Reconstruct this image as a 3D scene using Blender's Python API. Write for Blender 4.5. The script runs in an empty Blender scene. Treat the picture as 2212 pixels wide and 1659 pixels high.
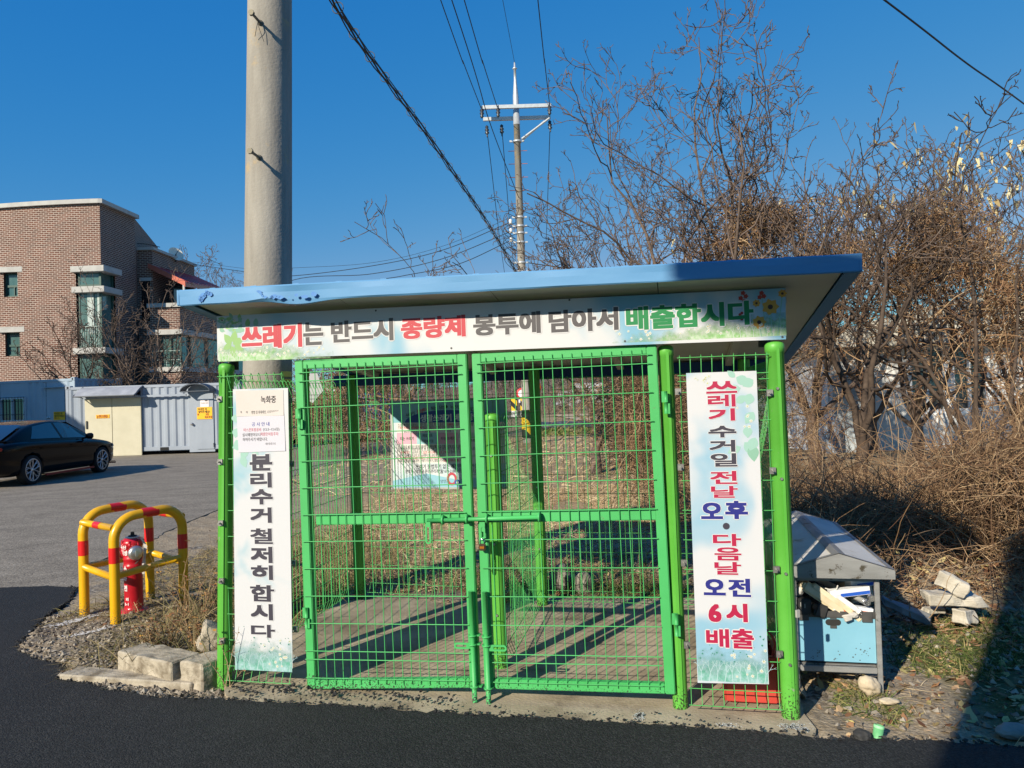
import bpy, bmesh, math, random
import numpy as np
from mathutils import Vector, Matrix
R = math.radians
sc = bpy.context.scene
COL = sc.collection
rng = np.random.default_rng(7)

# ------------------------------------------------------------------ camera, sky, sun, exposure
CAM_H, FPX, PXW, PXH = 1.62, 1620.0, 2212.0, 1659.0
PITCH, ROLL = R(0.98), R(1.80)
_f = np.array([0, math.cos(PITCH), math.sin(PITCH)])
_u0 = np.array([0, -math.sin(PITCH), math.cos(PITCH)])
_r0 = np.array([1.0, 0, 0])
C_R = math.cos(ROLL) * _r0 - math.sin(ROLL) * _u0
C_U = math.sin(ROLL) * _r0 + math.cos(ROLL) * _u0
C_O = np.array([0, 0, CAM_H])
cam = bpy.data.cameras.new('camera')
cam.sensor_fit = 'HORIZONTAL'; cam.sensor_width = 36.0; cam.lens = FPX / PXW * 36.0
cam.clip_start = 0.05; cam.clip_end = 2000
camo = bpy.data.objects.new('camera', cam); COL.objects.link(camo)
camo.matrix_world = Matrix(((C_R[0], C_U[0], -_f[0], 0), (C_R[1], C_U[1], -_f[1], 0), (C_R[2], C_U[2], -_f[2], CAM_H), (0, 0, 0, 1)))
sc.camera = camo

SUN_EL, SUN_HEAD = R(27.0), R(37.5)          # light travels towards heading 37.5 deg (from +Y to +X)
w = bpy.data.worlds.new('World'); sc.world = w; w.use_nodes = True
nt = w.node_tree; nt.nodes.clear()
sky = nt.nodes.new('ShaderNodeTexSky'); sky.sky_type = 'NISHITA'; sky.sun_disc = False
sky.sun_elevation = SUN_EL; sky.sun_rotation = math.atan2(-math.sin(SUN_HEAD), -math.cos(SUN_HEAD))
sky.altitude = 0; sky.air_density = 0.8; sky.dust_density = 0.0; sky.ozone_density = 10.0
bg = nt.nodes.new('ShaderNodeBackground'); bg.inputs['Strength'].default_value = 0.13
out = nt.nodes.new('ShaderNodeOutputWorld')
sep = nt.nodes.new('ShaderNodeSeparateColor'); cmb = nt.nodes.new('ShaderNodeCombineColor'); nt.links.new(sky.outputs[0], sep.inputs[0])
for k_, (g_, m_, cap) in enumerate(((2.0, .90, 1.2), (.667, 1.11, 9), (.228, 2.48, 30))):      # camera colour response of a deep winter sky
    c0 = nt.nodes.new('ShaderNodeMath'); c0.operation = 'MINIMUM'; c0.inputs[1].default_value = cap; nt.links.new(sep.outputs[k_], c0.inputs[0])
    c1 = nt.nodes.new('ShaderNodeMath'); c1.operation = 'POWER'; c1.inputs[1].default_value = g_; nt.links.new(c0.outputs[0], c1.inputs[0])
    c2 = nt.nodes.new('ShaderNodeMath'); c2.operation = 'MULTIPLY'; c2.inputs[1].default_value = m_; nt.links.new(c1.outputs[0], c2.inputs[0]); nt.links.new(c2.outputs[0], cmb.inputs[k_])
nt.links.new(cmb.outputs[0], bg.inputs[0]); nt.links.new(bg.outputs[0], out.inputs[0])
sl = bpy.data.lights.new('sun', 'SUN'); sl.energy = 4.8; sl.angle = R(0.5); sl.color = (1.0, 0.90, 0.73)
so = bpy.data.objects.new('sun', sl); COL.objects.link(so)
L = Vector((math.sin(SUN_HEAD) * math.cos(SUN_EL), math.cos(SUN_HEAD) * math.cos(SUN_EL), -math.sin(SUN_EL)))
so.rotation_euler = L.to_track_quat('-Z', 'Y').to_euler(); so.location = (-20, -25, 20)
sc.view_settings.view_transform = 'Standard'; sc.view_settings.look = 'None'
sc.view_settings.exposure = 0.40; sc.view_settings.gamma = 1.0

# ------------------------------------------------------------------ measuring helpers (photo pixel -> point on a real plane)
def ray(x, y):
    d = _f + C_R * (x - PXW / 2) / FPX + C_U * (PXH / 2 - y) / FPX
    return d / d[1]
def GZ(x, y, z=0.0):
    d = ray(x, y); return C_O + d * ((z - CAM_H) / d[2])
def GY(x, y, Y):
    return C_O + ray(x, y) * Y
class Frame:
    def __init__(s, o, u, v, w):
        s.o, s.u, s.v, s.w = [np.array(k, float) for k in (o, u, v, w)]
    def pt(s, a, b, c=0.0):
        return s.o + s.u * a + s.v * b + s.w * c
    def uv(s, x, y, c=0.0):
        d = ray(x, y); t = ((s.o + s.w * c - C_O) @ s.w) / (d @ s.w); q = C_O + d * t - s.o
        return float(q @ s.u), float(q @ s.v)
    def M(s):
        return np.array([s.u, s.w * -1, s.v]).T
YAW = R(-12.25)
EX = np.array([math.cos(YAW), math.sin(YAW), 0]); EY = np.array([-math.sin(YAW), math.cos(YAW), 0]); EZ = np.array([0, 0, 1.0])
CO = np.array([-1.229, 4.254, 0])
CF = Frame(CO, EX, EZ, -EY)               # front plane of the enclosure: u along it, v up, w towards the viewer
def G(a, b, z):
    return CO + EX * a + EY * b + EZ * z

# ------------------------------------------------------------------ mesh building
class MB:
    def __init__(s): s.V = []; s.F = []; s.n = 0; s.uvs = False
    def add(s, v, f, m=0, smooth=False, uv=None):
        v = np.asarray(v, float).reshape(-1, 3)
        f = [np.asarray(f)] if isinstance(f, np.ndarray) else [np.asarray([k for k in f if len(k) == q]) for q in sorted(set(len(k) for k in f))]
        for a in f:
            s.F.append((a + s.n, m, smooth, uv if len(f) == 1 else None))
            if uv is not None: s.uvs = True
        s.V.append(v); s.n += len(v); return s
    def box(s, c, size, M=None, m=0, taper=1.0):
        h = np.array(size) / 2.0
        p = np.array([[x, y, z] for z in (-1, 1) for y in (-1, 1) for x in (-1, 1)], float)
        p[4:, :2] *= taper; p = p * h
        if M is not None: p = p @ np.asarray(M).T
        return s.add(p + np.array(c), [[0, 2, 3, 1], [4, 5, 7, 6], [0, 1, 5, 4], [2, 6, 7, 3], [1, 3, 7, 5], [0, 4, 6, 2]], m)
    def hexa(s, p, m=0):      # eight corners: bottom loop 0-3, top loop 4-7
        return s.add(p, [[3, 2, 1, 0], [4, 5, 6, 7], [0, 1, 5, 4], [1, 2, 6, 5], [2, 3, 7, 6], [3, 0, 4, 7]], m)
    def quad(s, p, m=0, uv=None):
        return s.add(p, np.array([[0, 1, 2, 3]]), m, uv=None if uv is None else np.array(uv, float))
    def tubes(s, P, rad, sides=4, m=0, smooth=True, caps=False):
        P = np.asarray(P, float)
        if P.ndim == 2: P = P[None]
        N, K, _ = P.shape
        rad = np.broadcast_to(np.asarray(rad, float), (N, K)) if np.ndim(rad) != 1 or len(np.atleast_1d(rad)) == K else np.repeat(np.asarray(rad)[:, None], K, 1)
        T = np.gradient(P, axis=1); T /= np.linalg.norm(T, axis=2, keepdims=True) + 1e-12
        mt = np.abs(T).max(1); ref = np.eye(3)[mt.argmin(1)][:, None, :]
        n = np.cross(T, ref); n /= np.linalg.norm(n, axis=2, keepdims=True) + 1e-12
        b = np.cross(T, n)
        a = np.arange(sides) * 2 * math.pi / sides + math.pi / sides
        ring = P[:, :, None, :] + rad[:, :, None, None] * (np.cos(a)[None, None, :, None] * n[:, :, None, :] + np.sin(a)[None, None, :, None] * b[:, :, None, :])
        v = ring.reshape(-1, 3)
        i = np.arange(N)[:, None, None] * K * sides; k = np.arange(K - 1)[None, :, None] * sides; j = np.arange(sides)[None, None, :]; j2 = (j + 1) % sides
        f = np.stack(np.broadcast_arrays(i + k + j, i + k + j2, i + k + sides + j2, i + k + sides + j), -1).reshape(-1, 4)
        s.add(v, f, m, smooth)
        if caps:
            base = s.n - len(v)
            for q in range(N):
                o = q * K * sides
                s.F.append((np.array([[base + o + t for t in range(sides)]]), m, False, None))
                o += (K - 1) * sides
                s.F.append((np.array([[base + o + t for t in reversed(range(sides))]]), m, False, None))
        return s
    def cyl(s, p0, p1, r0, r1=None, sides=16, m=0, caps=True, smooth=True):
        return s.tubes(np.array([[p0, p1]], float), np.array([[r0, r0 if r1 is None else r1]]), sides, m, smooth, caps)
    def lathe(s, c, prof, sides=24, M=None, m=0, smooth=True):
        a = np.arange(sides) * 2 * math.pi / sides
        v = np.array([[r * math.cos(t), r * math.sin(t), z] for r, z in prof for t in a])
        if M is not None: v = v @ np.asarray(M).T
        f = [[k * sides + j, k * sides + (j + 1) % sides, (k + 1) * sides + (j + 1) % sides, (k + 1) * sides + j] for k in range(len(prof) - 1) for j in range(sides)]
        return s.add(v + np.array(c), np.array(f), m, smooth)
    def poly(s, pts, m=0):
        return s.add(pts, np.array([list(range(len(pts)))]), m)
    def prism(s, pts, d, m=0):     # polygon swept by vector d
        p = np.asarray(pts, float); n = len(p); q = p + np.asarray(d, float)
        f = [list(range(n))[::-1], list(range(n, 2 * n))] + [[i, (i + 1) % n, n + (i + 1) % n, n + i] for i in range(n)]
        return s.add(np.vstack([p, q]), f, m)
    def xf(s, M, t=(0, 0, 0)):
        M = np.asarray(M); s.V = [v @ M.T + np.array(t) for v in s.V]; return s
    def build(s, name, mats, parent=None, loc=None, bevel=0, fixn=False, autos=False):
        if not isinstance(mats, (list, tuple)): mats = [mats]
        if parent is not None: o0 = np.array(ROOTLOC[parent.name])
        elif loc is not None: o0 = np.array(loc, float)
        else: o0 = np.zeros(3)
        V = np.vstack(s.V) - o0
        me = bpy.data.meshes.new(name)
        me.vertices.add(len(V)); me.vertices.foreach_set('co', V.ravel())
        tot = np.concatenate([np.full(len(a), a.shape[1]) for a, _, _, _ in s.F]).astype(np.int32)
        lv = np.concatenate([a.ravel() for a, _, _, _ in s.F]).astype(np.int32)
        mi = np.concatenate([np.full(len(a), m) for a, m, _, _ in s.F]).astype(np.int32)
        sm = np.concatenate([np.full(len(a), q) for a, _, q, _ in s.F]).astype(bool)
        st = np.concatenate([[0], np.cumsum(tot)[:-1]]).astype(np.int32)
        me.loops.add(len(lv)); me.polygons.add(len(tot))
        me.loops.foreach_set('vertex_index', lv); me.polygons.foreach_set('loop_start', st); me.polygons.foreach_set('loop_total', tot)
        me.polygons.foreach_set('material_index', mi); me.polygons.foreach_set('use_smooth', sm)
        if s.uvs:
            U = np.concatenate([np.zeros((a.size, 2)) if u is None else np.asarray(u, float).reshape(-1, 2) for a, _, _, u in s.F])
            ul = me.uv_layers.new(name='UVMap'); ul.data.foreach_set('uv', U.ravel())
        me.update(calc_edges=True); me.validate()
        for q in mats: me.materials.append(q)
        if bevel or fixn:
            bm = bmesh.new(); bm.from_mesh(me)
            if fixn: bmesh.ops.remove_doubles(bm, verts=bm.verts, dist=1e-5); bmesh.ops.recalc_face_normals(bm, faces=bm.faces)
            if bevel:
                ed = [e for e in bm.edges if len(e.link_faces) == 2 and e.calc_face_angle(0) > 0.6]
                bmesh.ops.bevel(bm, geom=ed, offset=bevel, segments=2, affect='EDGES', clamp_overlap=True)
            bm.to_mesh(me); bm.free()
        ob = bpy.data.objects.new(name, me); COL.objects.link(ob)
        if parent is not None: ob.parent = parent; ROOTLOC[ob.name] = tuple(o0)
        else: ob.location = o0; ROOTLOC[ob.name] = tuple(o0)
        return ob
ROOTLOC = {}
def tag(o, label, cat, group=None):
    o['label'] = label; o['category'] = cat
    if group: o['group'] = group
    return o
def struct(o): o['kind'] = 'structure'; return o
def stuff(o, label, cat): o['kind'] = 'stuff'; o['label'] = label; o['category'] = cat; return o
def thing(name, label, cat, loc, group=None):
    o = bpy.data.objects.new(name, None); o.empty_display_size = 0.1; COL.objects.link(o); o.location = loc
    ROOTLOC[o.name] = tuple(loc); return tag(o, label, cat, group)
def copy_tree(o, loc, label=None, group=None):
    def rec(q, par):
        c = q.copy(); COL.objects.link(c)
        if par is not None: c.parent = par
        for ch in [k for k in bpy.data.objects if k.parent == q]: rec(ch, c)
        return c
    kids = {}
    c = rec(o, None); c.location = loc
    if label: c['label'] = label
    if group: c['group'] = group
    return c
def rotz(a): return np.array([[math.cos(a), -math.sin(a), 0], [math.sin(a), math.cos(a), 0], [0, 0, 1.0]])
def axis_to(d):     # matrix whose z axis is d
    d = np.array(d, float); d /= np.linalg.norm(d); r = np.array([0, 0, 1.0]) if abs(d[2]) < .9 else np.array([1.0, 0, 0])
    x = np.cross(r, d); x /= np.linalg.norm(x); return np.array([x, np.cross(d, x), d]).T
def smoothpath(pts, n=24):     # Catmull-Rom through points
    p = np.array(pts, float); p = np.vstack([2 * p[0] - p[1], p, 2 * p[-1] - p[-2]]); o = []
    m = len(p) - 3
    for t in np.linspace(0, m - 1e-6, n):
        i = int(t); u = t - i; a, b, c, d = p[i:i + 4]
        o.append(.5 * ((2 * b) + (-a + c) * u + (2 * a - 5 * b + 4 * c - d) * u * u + (-a + 3 * b - 3 * c + d) * u ** 3))
    return np.array(o)

# ------------------------------------------------------------------ materials
def lin(r, g, b):
    f = lambda c: (c / 255 / 12.92) if c / 255 <= .04045 else ((c / 255 + .055) / 1.055) ** 2.4
    return (f(r), f(g), f(b))
def mat(name, c1, c2=None, scale=6.0, rough=0.6, metal=0.0, bump=0.0, bscale=40.0, spec=0.5, spots=None, detail=5.0, coat=0.0, lo=.35, hi=.65, stretch=None, splash=None):
    m = bpy.data.materials.new(name); m.use_nodes = True; n = m.node_tree.nodes; l = m.node_tree.links
    b = n['Principled BSDF']; b.inputs['Roughness'].default_value = rough; b.inputs['Metallic'].default_value = metal
    b.inputs['Specular IOR Level'].default_value = spec; b.inputs['Coat Weight'].default_value = coat
    tc = n.new('ShaderNodeTexCoord'); src = tc.outputs['Object']
    if stretch:
        mp = n.new('ShaderNodeMapping'); mp.inputs['Scale'].default_value = stretch; l.new(src, mp.inputs[0]); src = mp.outputs[0]
    col = None
    if c2 is not None:
        nz = n.new('ShaderNodeTexNoise'); nz.inputs['Scale'].default_value = scale; nz.inputs['Detail'].default_value = detail; nz.inputs['Roughness'].default_value = .6
        l.new(src, nz.inputs['Vector'])
        rp = n.new('ShaderNodeMapRange'); rp.inputs['From Min'].default_value = lo; rp.inputs['From Max'].default_value = hi; l.new(nz.outputs['Fac'], rp.inputs['Value'])
        mx = n.new('ShaderNodeMix'); mx.data_type = 'RGBA'; mx.inputs['A'].default_value = (*c1, 1); mx.inputs['B'].default_value = (*c2, 1)
        l.new(rp.outputs[0], mx.inputs['Factor']); col = mx.outputs['Result']
    else: b.inputs['Base Color'].default_value = (*c1, 1)
    if spots:        # (colour, scale, threshold, softness)
        sc_, ss, th, so_ = spots
        nz = n.new('ShaderNodeTexNoise'); nz.inputs['Scale'].default_value = ss; nz.inputs['Detail'].default_value = 6; nz.inputs['Roughness'].default_value = .7
        l.new(tc.outputs['Object'], nz.inputs['Vector'])
        rp = n.new('ShaderNodeMapRange'); rp.inputs['From Min'].default_value = th; rp.inputs['From Max'].default_value = th + so_; l.new(nz.outputs['Fac'], rp.inputs['Value'])
        mx = n.new('ShaderNodeMix'); mx.data_type = 'RGBA'; mx.inputs['B'].default_value = (*sc_, 1)
        if col is not None: l.new(col, mx.inputs['A'])
        else: mx.inputs['A'].default_value = (*c1, 1)
        l.new(rp.outputs[0], mx.inputs['Factor']); col = mx.outputs['Result']
    if splash:       # mud specks thrown up from the ground: (colour, height, scale)
        cc, hh, ss = splash; nz = n.new('ShaderNodeTexNoise'); nz.inputs['Scale'].default_value = ss; nz.inputs['Detail'].default_value = 3; l.new(tc.outputs['Object'], nz.inputs['Vector'])
        sx = n.new('ShaderNodeSeparateXYZ'); l.new(tc.outputs['Object'], sx.inputs[0]); r1 = n.new('ShaderNodeMapRange'); r1.inputs['From Max'].default_value = hh; r1.inputs['To Min'].default_value = .50; r1.inputs['To Max'].default_value = .86; l.new(sx.outputs[2], r1.inputs['Value'])
        gt = n.new('ShaderNodeMath'); gt.operation = 'GREATER_THAN'; l.new(nz.outputs['Fac'], gt.inputs[0]); l.new(r1.outputs[0], gt.inputs[1])
        mx = n.new('ShaderNodeMix'); mx.data_type = 'RGBA'; mx.inputs['B'].default_value = (*cc, 1); l.new(gt.outputs[0], mx.inputs['Factor']); l.new(col, mx.inputs['A']); col = mx.outputs['Result']
    if col is not None: l.new(col, b.inputs['Base Color'])
    if bump:
        nz = n.new('ShaderNodeTexNoise'); nz.inputs['Scale'].default_value = bscale; nz.inputs['Detail'].default_value = 8; l.new(tc.outputs['Object'], nz.inputs['Vector'])
        bp = n.new('ShaderNodeBump'); bp.inputs['Strength'].default_value = bump; bp.inputs['Distance'].default_value = .01
        l.new(nz.outputs['Fac'], bp.inputs['Height']); l.new(bp.outputs[0], b.inputs['Normal'])
    return m
def flat(name, rgb, rough=.6, **k): return mat(name, lin(*rgb), rough=rough, **k)
# ------------------------------------------------------------------ ground, roads, pad
from mathutils.geometry import delaunay_2d_cdt
def sstep(t): t = np.clip(t, 0, 1); return t * t * (3 - 2 * t)
def vnoise(x, y, s, seed=0):        # cheap smooth value noise
    x = np.asarray(x) / s; y = np.asarray(y) / s; xi = np.floor(x); yi = np.floor(y); fx = sstep(x - xi); fy = sstep(y - yi)
    h = lambda a, b: np.modf(np.abs(np.sin(a * 127.1 + b * 311.7 + seed * 74.7) * 43758.5453))[0]
    return (h(xi, yi) * (1 - fx) + h(xi + 1, yi) * fx) * (1 - fy) + (h(xi, yi + 1) * (1 - fx) + h(xi + 1, yi + 1) * fx) * fy
def inpoly(x, y, P):
    x = np.asarray(x); r = np.zeros(x.shape, bool); n = len(P)
    for i in range(n):
        (x0, y0), (x1, y1) = P[i], P[(i + 1) % n]
        c = ((y0 > y) != (y1 > y)) & (x < (x1 - x0) * (y - y0) / (y1 - y0 + 1e-12) + x0); r ^= c
    return r
px = lambda L: [tuple(GZ(x, y)[:2]) for x, y in L]
NEWROAD = [(-30, 7.4), (-9, 6.9)] + px([(0, 1273), (102, 1269), (164, 1273), (150, 1300), (105, 1330), (70, 1365), (40, 1398), (44, 1414), (85, 1430), (130, 1436), (139, 1450), (123, 1472), (185, 1478), (239, 1495), (342, 1511), (513, 1518), (640, 1524), (756, 1530), (900, 1541), (1080, 1552), (1250, 1561), (1404, 1570), (1587, 1583), (1690, 1593), (1798, 1603), (1915, 1603), (2005, 1607), (2098, 1612), (2212, 1624)]) + [(9, 2.6), (30, 1.0), (30, -25), (-30, -25)]
LOT = [(-40, 6.0), (-9, 5.8)] + px([(0, 1290), (100, 1282), (165, 1277), (200, 1216), (300, 1180), (400, 1130), (480, 1098), (600, 1042), (683, 1011), (786, 985), (845, 972)]) + [(-3.2, 36), (-.5, 55), (2, 80), (4, 110), (6, 150), (2.5, 150), (.5, 110), (-2, 80), (-4.8, 55), (-8, 36), (-11, 28), (-40, 29)]
PAD = px([(505, 1522), (513, 1524), (640, 1531), (756, 1537), (900, 1548), (1080, 1559), (1250, 1568), (1404, 1577), (1587, 1590), (1690, 1600), (1770, 1609), (1765, 1580), (1738, 1545), (1722, 1500)]) + [tuple(G(a, b, 0)[:2]) for a, b in ((2.72, .25), (2.74, 2.05), (2.2, 2.12), (1.4, 2.02), (.6, 2.05), (.3, 1.75), (-.1, 1.9), (-.6, 1.75), (-.66, .7), (-.60, .1))]
GRAVEL = px([(164, 1273), (200, 1216), (330, 1190), (440, 1180), (500, 1300), (520, 1480), (500, 1525), (342, 1520), (123, 1476), (30, 1420)])
ALL = np.concatenate([np.arange(-7, 7.001, .05)]); 
xs = np.concatenate([-7 - np.cumsum(.09 * 1.16 ** np.arange(50))[::-1], ALL, 7 + np.cumsum(.09 * 1.16 ** np.arange(50))])
ys = np.concatenate([2.4 - np.cumsum(.09 * 1.2 ** np.arange(28))[::-1], np.arange(2.4, 12.001, .05), 12 + np.cumsum(.09 * 1.16 ** np.arange(50))])
def zg(x, y, rough=True):
    x = np.asarray(x, float); y = np.asarray(y, float)
    z = .25 * sstep((y - 4.9) / 2.0) * sstep((x - 2.0) / 1.3) * sstep((22 - y) / 8)
    z = z + .055 * np.exp(-((x + 2.75) ** 2 + (y - 5.6) ** 2) / .9) + .04 * sstep((y - 6.6) / 1.9) * sstep((14 - y) / 4) * sstep((x + 2.6) / 1.2) * sstep((4 - x) / 2)
    if rough:
        amp = .5 + .5 * sstep((np.hypot(x, y) - 9) / 20)
        z = z + (vnoise(x, y, .55, 1) - .5) * .05 * amp + (vnoise(x + .3 * y, y - .3 * x, .21, 2) - .5) * .022
    return z
def ground_z(x, y):
    x = np.asarray(x, float); y = np.asarray(y, float); z = zg(x, y) - .004
    sheet = inpoly(x, y, NEWROAD) | inpoly(x, y, LOT)
    for dx, dy in ((.1, 0), (-.1, 0), (0, .1), (0, -.1)):
        z = np.where(inpoly(x + dx, y + dy, PAD), np.minimum(z, .008), z)
    near = np.zeros(x.shape, bool)
    for dx, dy in ((.14, 0), (-.14, 0), (0, .14), (0, -.14)): near |= inpoly(x + dx, y + dy, LOT)
    z = np.where(near, np.minimum(z, .0005), z); z = np.where(sheet, np.minimum(z, np.where(inpoly(x, y, NEWROAD), -.03, -.004)), z); z = np.where(inpoly(x, y, PAD), -.03, z)
    return np.where((y > 27) & ~sheet, -.02, z)
X, Y = np.meshgrid(xs, ys); Z = ground_z(X, Y)
nx, ny = len(xs), len(ys)
ii = (np.arange(ny - 1)[:, None] * nx + np.arange(nx - 1)[None, :])
F = np.stack([ii, ii + 1, ii + nx + 1, ii + nx], -1).reshape(-1, 4)
mb = MB(); mb.add(np.stack([X, Y, Z], -1).reshape(-1, 3), F, 0, True)
def ground_material():
    m = bpy.data.materials.new('earth'); m.use_nodes = True; n = m.node_tree.nodes; l = m.node_tree.links; b = n['Principled BSDF']
    b.inputs['Roughness'].default_value = .95; b.inputs['Specular IOR Level'].default_value = .15
    tc = n.new('ShaderNodeTexCoord'); at = n.new('ShaderNodeAttribute'); at.attribute_name = 'zone'
    sp = n.new('ShaderNodeSeparateColor'); l.new(at.outputs['Color'], sp.inputs[0])
    def noise(s, d=6, r=.65):
        q = n.new('ShaderNodeTexNoise'); q.inputs['Scale'].default_value = s; q.inputs['Detail'].default_value = d; q.inputs['Roughness'].default_value = r; l.new(tc.outputs['Object'], q.inputs['Vector']); return q
    def ramp(src, stops):
        q = n.new('ShaderNodeValToRGB'); e = q.color_ramp.elements
        while len(e) < len(stops): e.new(.5)
        for k, (p, c) in zip(e, stops): k.position = p; k.color = (*c, 1)
        l.new(src, q.inputs[0]); return q.outputs[0]
    def mix(f, a, c):
        q = n.new('ShaderNodeMix'); q.data_type = 'RGBA'; l.new(a, q.inputs['A']); l.new(c, q.inputs['B'])
        if isinstance(f, float): q.inputs['Factor'].default_value = f
        else: l.new(f, q.inputs['Factor'])
        return q.outputs['Result']
    soil = ramp(noise(9).outputs['Fac'], [(.3, (.16, .12, .075)), (.48, (.28, .22, .15)), (.6, (.37, .30, .21)), (.72, (.48, .41, .31))])
    fine = ramp(noise(60, 4).outputs['Fac'], [(.3, (.16, .12, .08)), (.5, (.32, .26, .18)), (.7, (.54, .46, .35))])
    soil = mix(.45, soil, fine)
    vo = n.new('ShaderNodeTexVoronoi'); vo.inputs['Scale'].default_value = 42; l.new(tc.outputs['Object'], vo.inputs['Vector'])
    grey = n.new('ShaderNodeSeparateColor'); l.new(vo.outputs['Color'], grey.inputs[0])
    grav = ramp(grey.outputs[0], [(.0, (.06, .05, .042)), (.4, (.14, .12, .10)), (.75, (.24, .21, .17)), (1, (.42, .37, .30))])
    nb = noise(3.2, 5); mr = n.new('ShaderNodeMapRange'); mr.inputs['From Min'].default_value = .42; mr.inputs['From Max'].default_value = .58; l.new(nb.outputs['Fac'], mr.inputs['Value'])
    mu = n.new('ShaderNodeMath'); mu.operation = 'MULTIPLY'; l.new(sp.outputs[0], mu.inputs[0]); l.new(mr.outputs[0], mu.inputs[1])
    c = mix(mu.outputs[0], soil, grav)
    c = mix(sp.outputs[1], c, ramp(noise(26).outputs['Fac'], [(.3, (.035, .045, .016)), (.55, (.09, .10, .035)), (.75, (.24, .19, .10))]))
    c = mix(sp.outputs[2], c, ramp(noise(22).outputs['Fac'], [(.28, (.17, .115, .06)), (.5, (.34, .25, .145)), (.7, (.54, .43, .27))]))
    l.new(c, b.inputs['Base Color'])
    bp = n.new('ShaderNodeBump'); bp.inputs['Strength'].default_value = .4; bp.inputs['Distance'].default_value = .02
    ad = n.new('ShaderNodeMath'); ad.operation = 'ADD'; l.new(noise(70, 6).outputs['Fac'], ad.inputs[0]); l.new(vo.outputs['Distance'], ad.inputs[1]); l.new(ad.outputs[0], bp.inputs['Height']); l.new(bp.outputs[0], b.inputs['Normal'])
    return m
gr = struct(mb.build('ground', ground_material()))
zone = np.zeros((ny, nx, 4), np.float32); zone[..., 3] = 1
zone[..., 0] = np.where(inpoly(X, Y, GRAVEL), 1, 0)
zone[..., 0] = np.maximum(zone[..., 0], ((X > -2.2) & (X < 1.6) & (Y < 4.35)) * .8)
zone[..., 0] = np.maximum(zone[..., 0], sstep((X - 3.6) / .3) * sstep((6 - Y) / 1))
zone[..., 1] = sstep((vnoise(X, Y, .5, 5) - .42) * 6) * sstep((X - 2.0) / .4) * sstep((Y - 3.2) / .3) * sstep((5.6 - Y) / .5) + sstep((Y - 30) / 4) * sstep((46 - Y) / 6) * .6 * (X > 0)
zone[..., 2] = np.clip(sstep((Y - 6.2) / .4) * sstep((X + 3.2) / .8) * (1 - .75 * sstep((X - 2.2) / .8) * sstep((11 - Y) / 2)), 0, 1)
ca = gr.data.color_attributes.new('zone', 'FLOAT_COLOR', 'POINT'); ca.data.foreach_set('color', zone.reshape(-1))

def sheet(P, z, sub=.12, jag=.018, thick=.0, seed=1):     # polygon with a subdivided ragged outline
    pts = []
    for i in range(len(P)):
        a, b = np.array(P[i]), np.array(P[(i + 1) % len(P)]); d = np.linalg.norm(b - a)
        near = min(np.linalg.norm(a), np.linalg.norm(b)) < 12
        k = max(1, int(d / sub)) if near else 1
        for t in range(k): pts.append(a + (b - a) * t / k)
    pts = np.array(pts); r = np.random.default_rng(seed)
    if jag: 
        nr = np.linalg.norm(pts, axis=1) < 11
        pts = pts + nr[:, None] * r.normal(0, jag, pts.shape)
    v = np.column_stack([pts, np.full(len(pts), z)])
    nn = len(pts); vc, _, fc, _, _, _ = delaunay_2d_cdt([Vector(p) for p in pts], [(i, (i + 1) % nn) for i in range(nn)], [], 1, 1e-5)
    o = MB(); o.add(np.array([[p[0], p[1], z] for p in vc]), [list(f) for f in fc])
    if thick:
        nn = len(v); low = v - np.array([0, 0, thick]) ; c = np.vstack([v, low]); i = np.arange(nn)
        o.add(c, np.stack([i, (i + 1) % nn, nn + (i + 1) % nn, nn + i], -1))
    return o
def asphalt(name, ramp_cols, scale, bump, streak=0, rough=.9, spec=.3, speck=None):
    m = bpy.data.materials.new(name); m.use_nodes = True; n = m.node_tree.nodes; l = m.node_tree.links; b = n['Principled BSDF']
    b.inputs['Roughness'].default_value = rough; b.inputs['Specular IOR Level'].default_value = spec
    tc = n.new('ShaderNodeTexCoord')
    vo = n.new('ShaderNodeTexVoronoi'); vo.inputs['Scale'].default_value = scale; l.new(tc.outputs['Object'], vo.inputs['Vector'])
    s = n.new('ShaderNodeSeparateColor'); l.new(vo.outputs['Color'], s.inputs[0])
    nz = n.new('ShaderNodeTexNoise'); nz.inputs['Scale'].default_value = 1.3; nz.inputs['Detail'].default_value = 8; nz.inputs['Roughness'].default_value = .65
    if streak:
        mp = n.new('ShaderNodeMapping'); mp.inputs['Scale'].default_value = (1, 2.2, 1); mp.inputs['Rotation'].default_value = (0, 0, -.5); l.new(tc.outputs['Object'], mp.inputs[0]); l.new(mp.outputs[0], nz.inputs['Vector'])
    else: l.new(tc.outputs['Object'], nz.inputs['Vector'])
    ad = n.new('ShaderNodeMix'); ad.data_type = 'FLOAT'; ad.inputs['Factor'].default_value = .62 if streak else .42; l.new(s.outputs[0], ad.inputs['A']); l.new(nz.outputs['Fac'], ad.inputs['B'])
    rp = n.new('ShaderNodeValToRGB'); e = rp.color_ramp.elements
    while len(e) < len(ramp_cols): e.new(.5)
    for k, (p, c) in zip(e, ramp_cols): k.position = p; k.color = (*c, 1)
    l.new(ad.outputs[0], rp.inputs[0]); l.new(rp.outputs[0], b.inputs['Base Color'])
    bp = n.new('ShaderNodeBump'); bp.inputs['Strength'].default_value = bump; bp.inputs['Distance'].default_value = .006
    nf = n.new('ShaderNodeTexNoise'); nf.inputs['Scale'].default_value = scale * .8; nf.inputs['Detail'].default_value = 5; l.new(tc.outputs['Object'], nf.inputs['Vector'])
    a2 = n.new('ShaderNodeMath'); a2.operation = 'SUBTRACT'; l.new(nf.outputs['Fac'], a2.inputs[0]); l.new(vo.outputs['Distance'], a2.inputs[1]); l.new(a2.outputs[0], bp.inputs['Height']); l.new(bp.outputs[0], b.inputs['Normal'])
    return m
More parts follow.
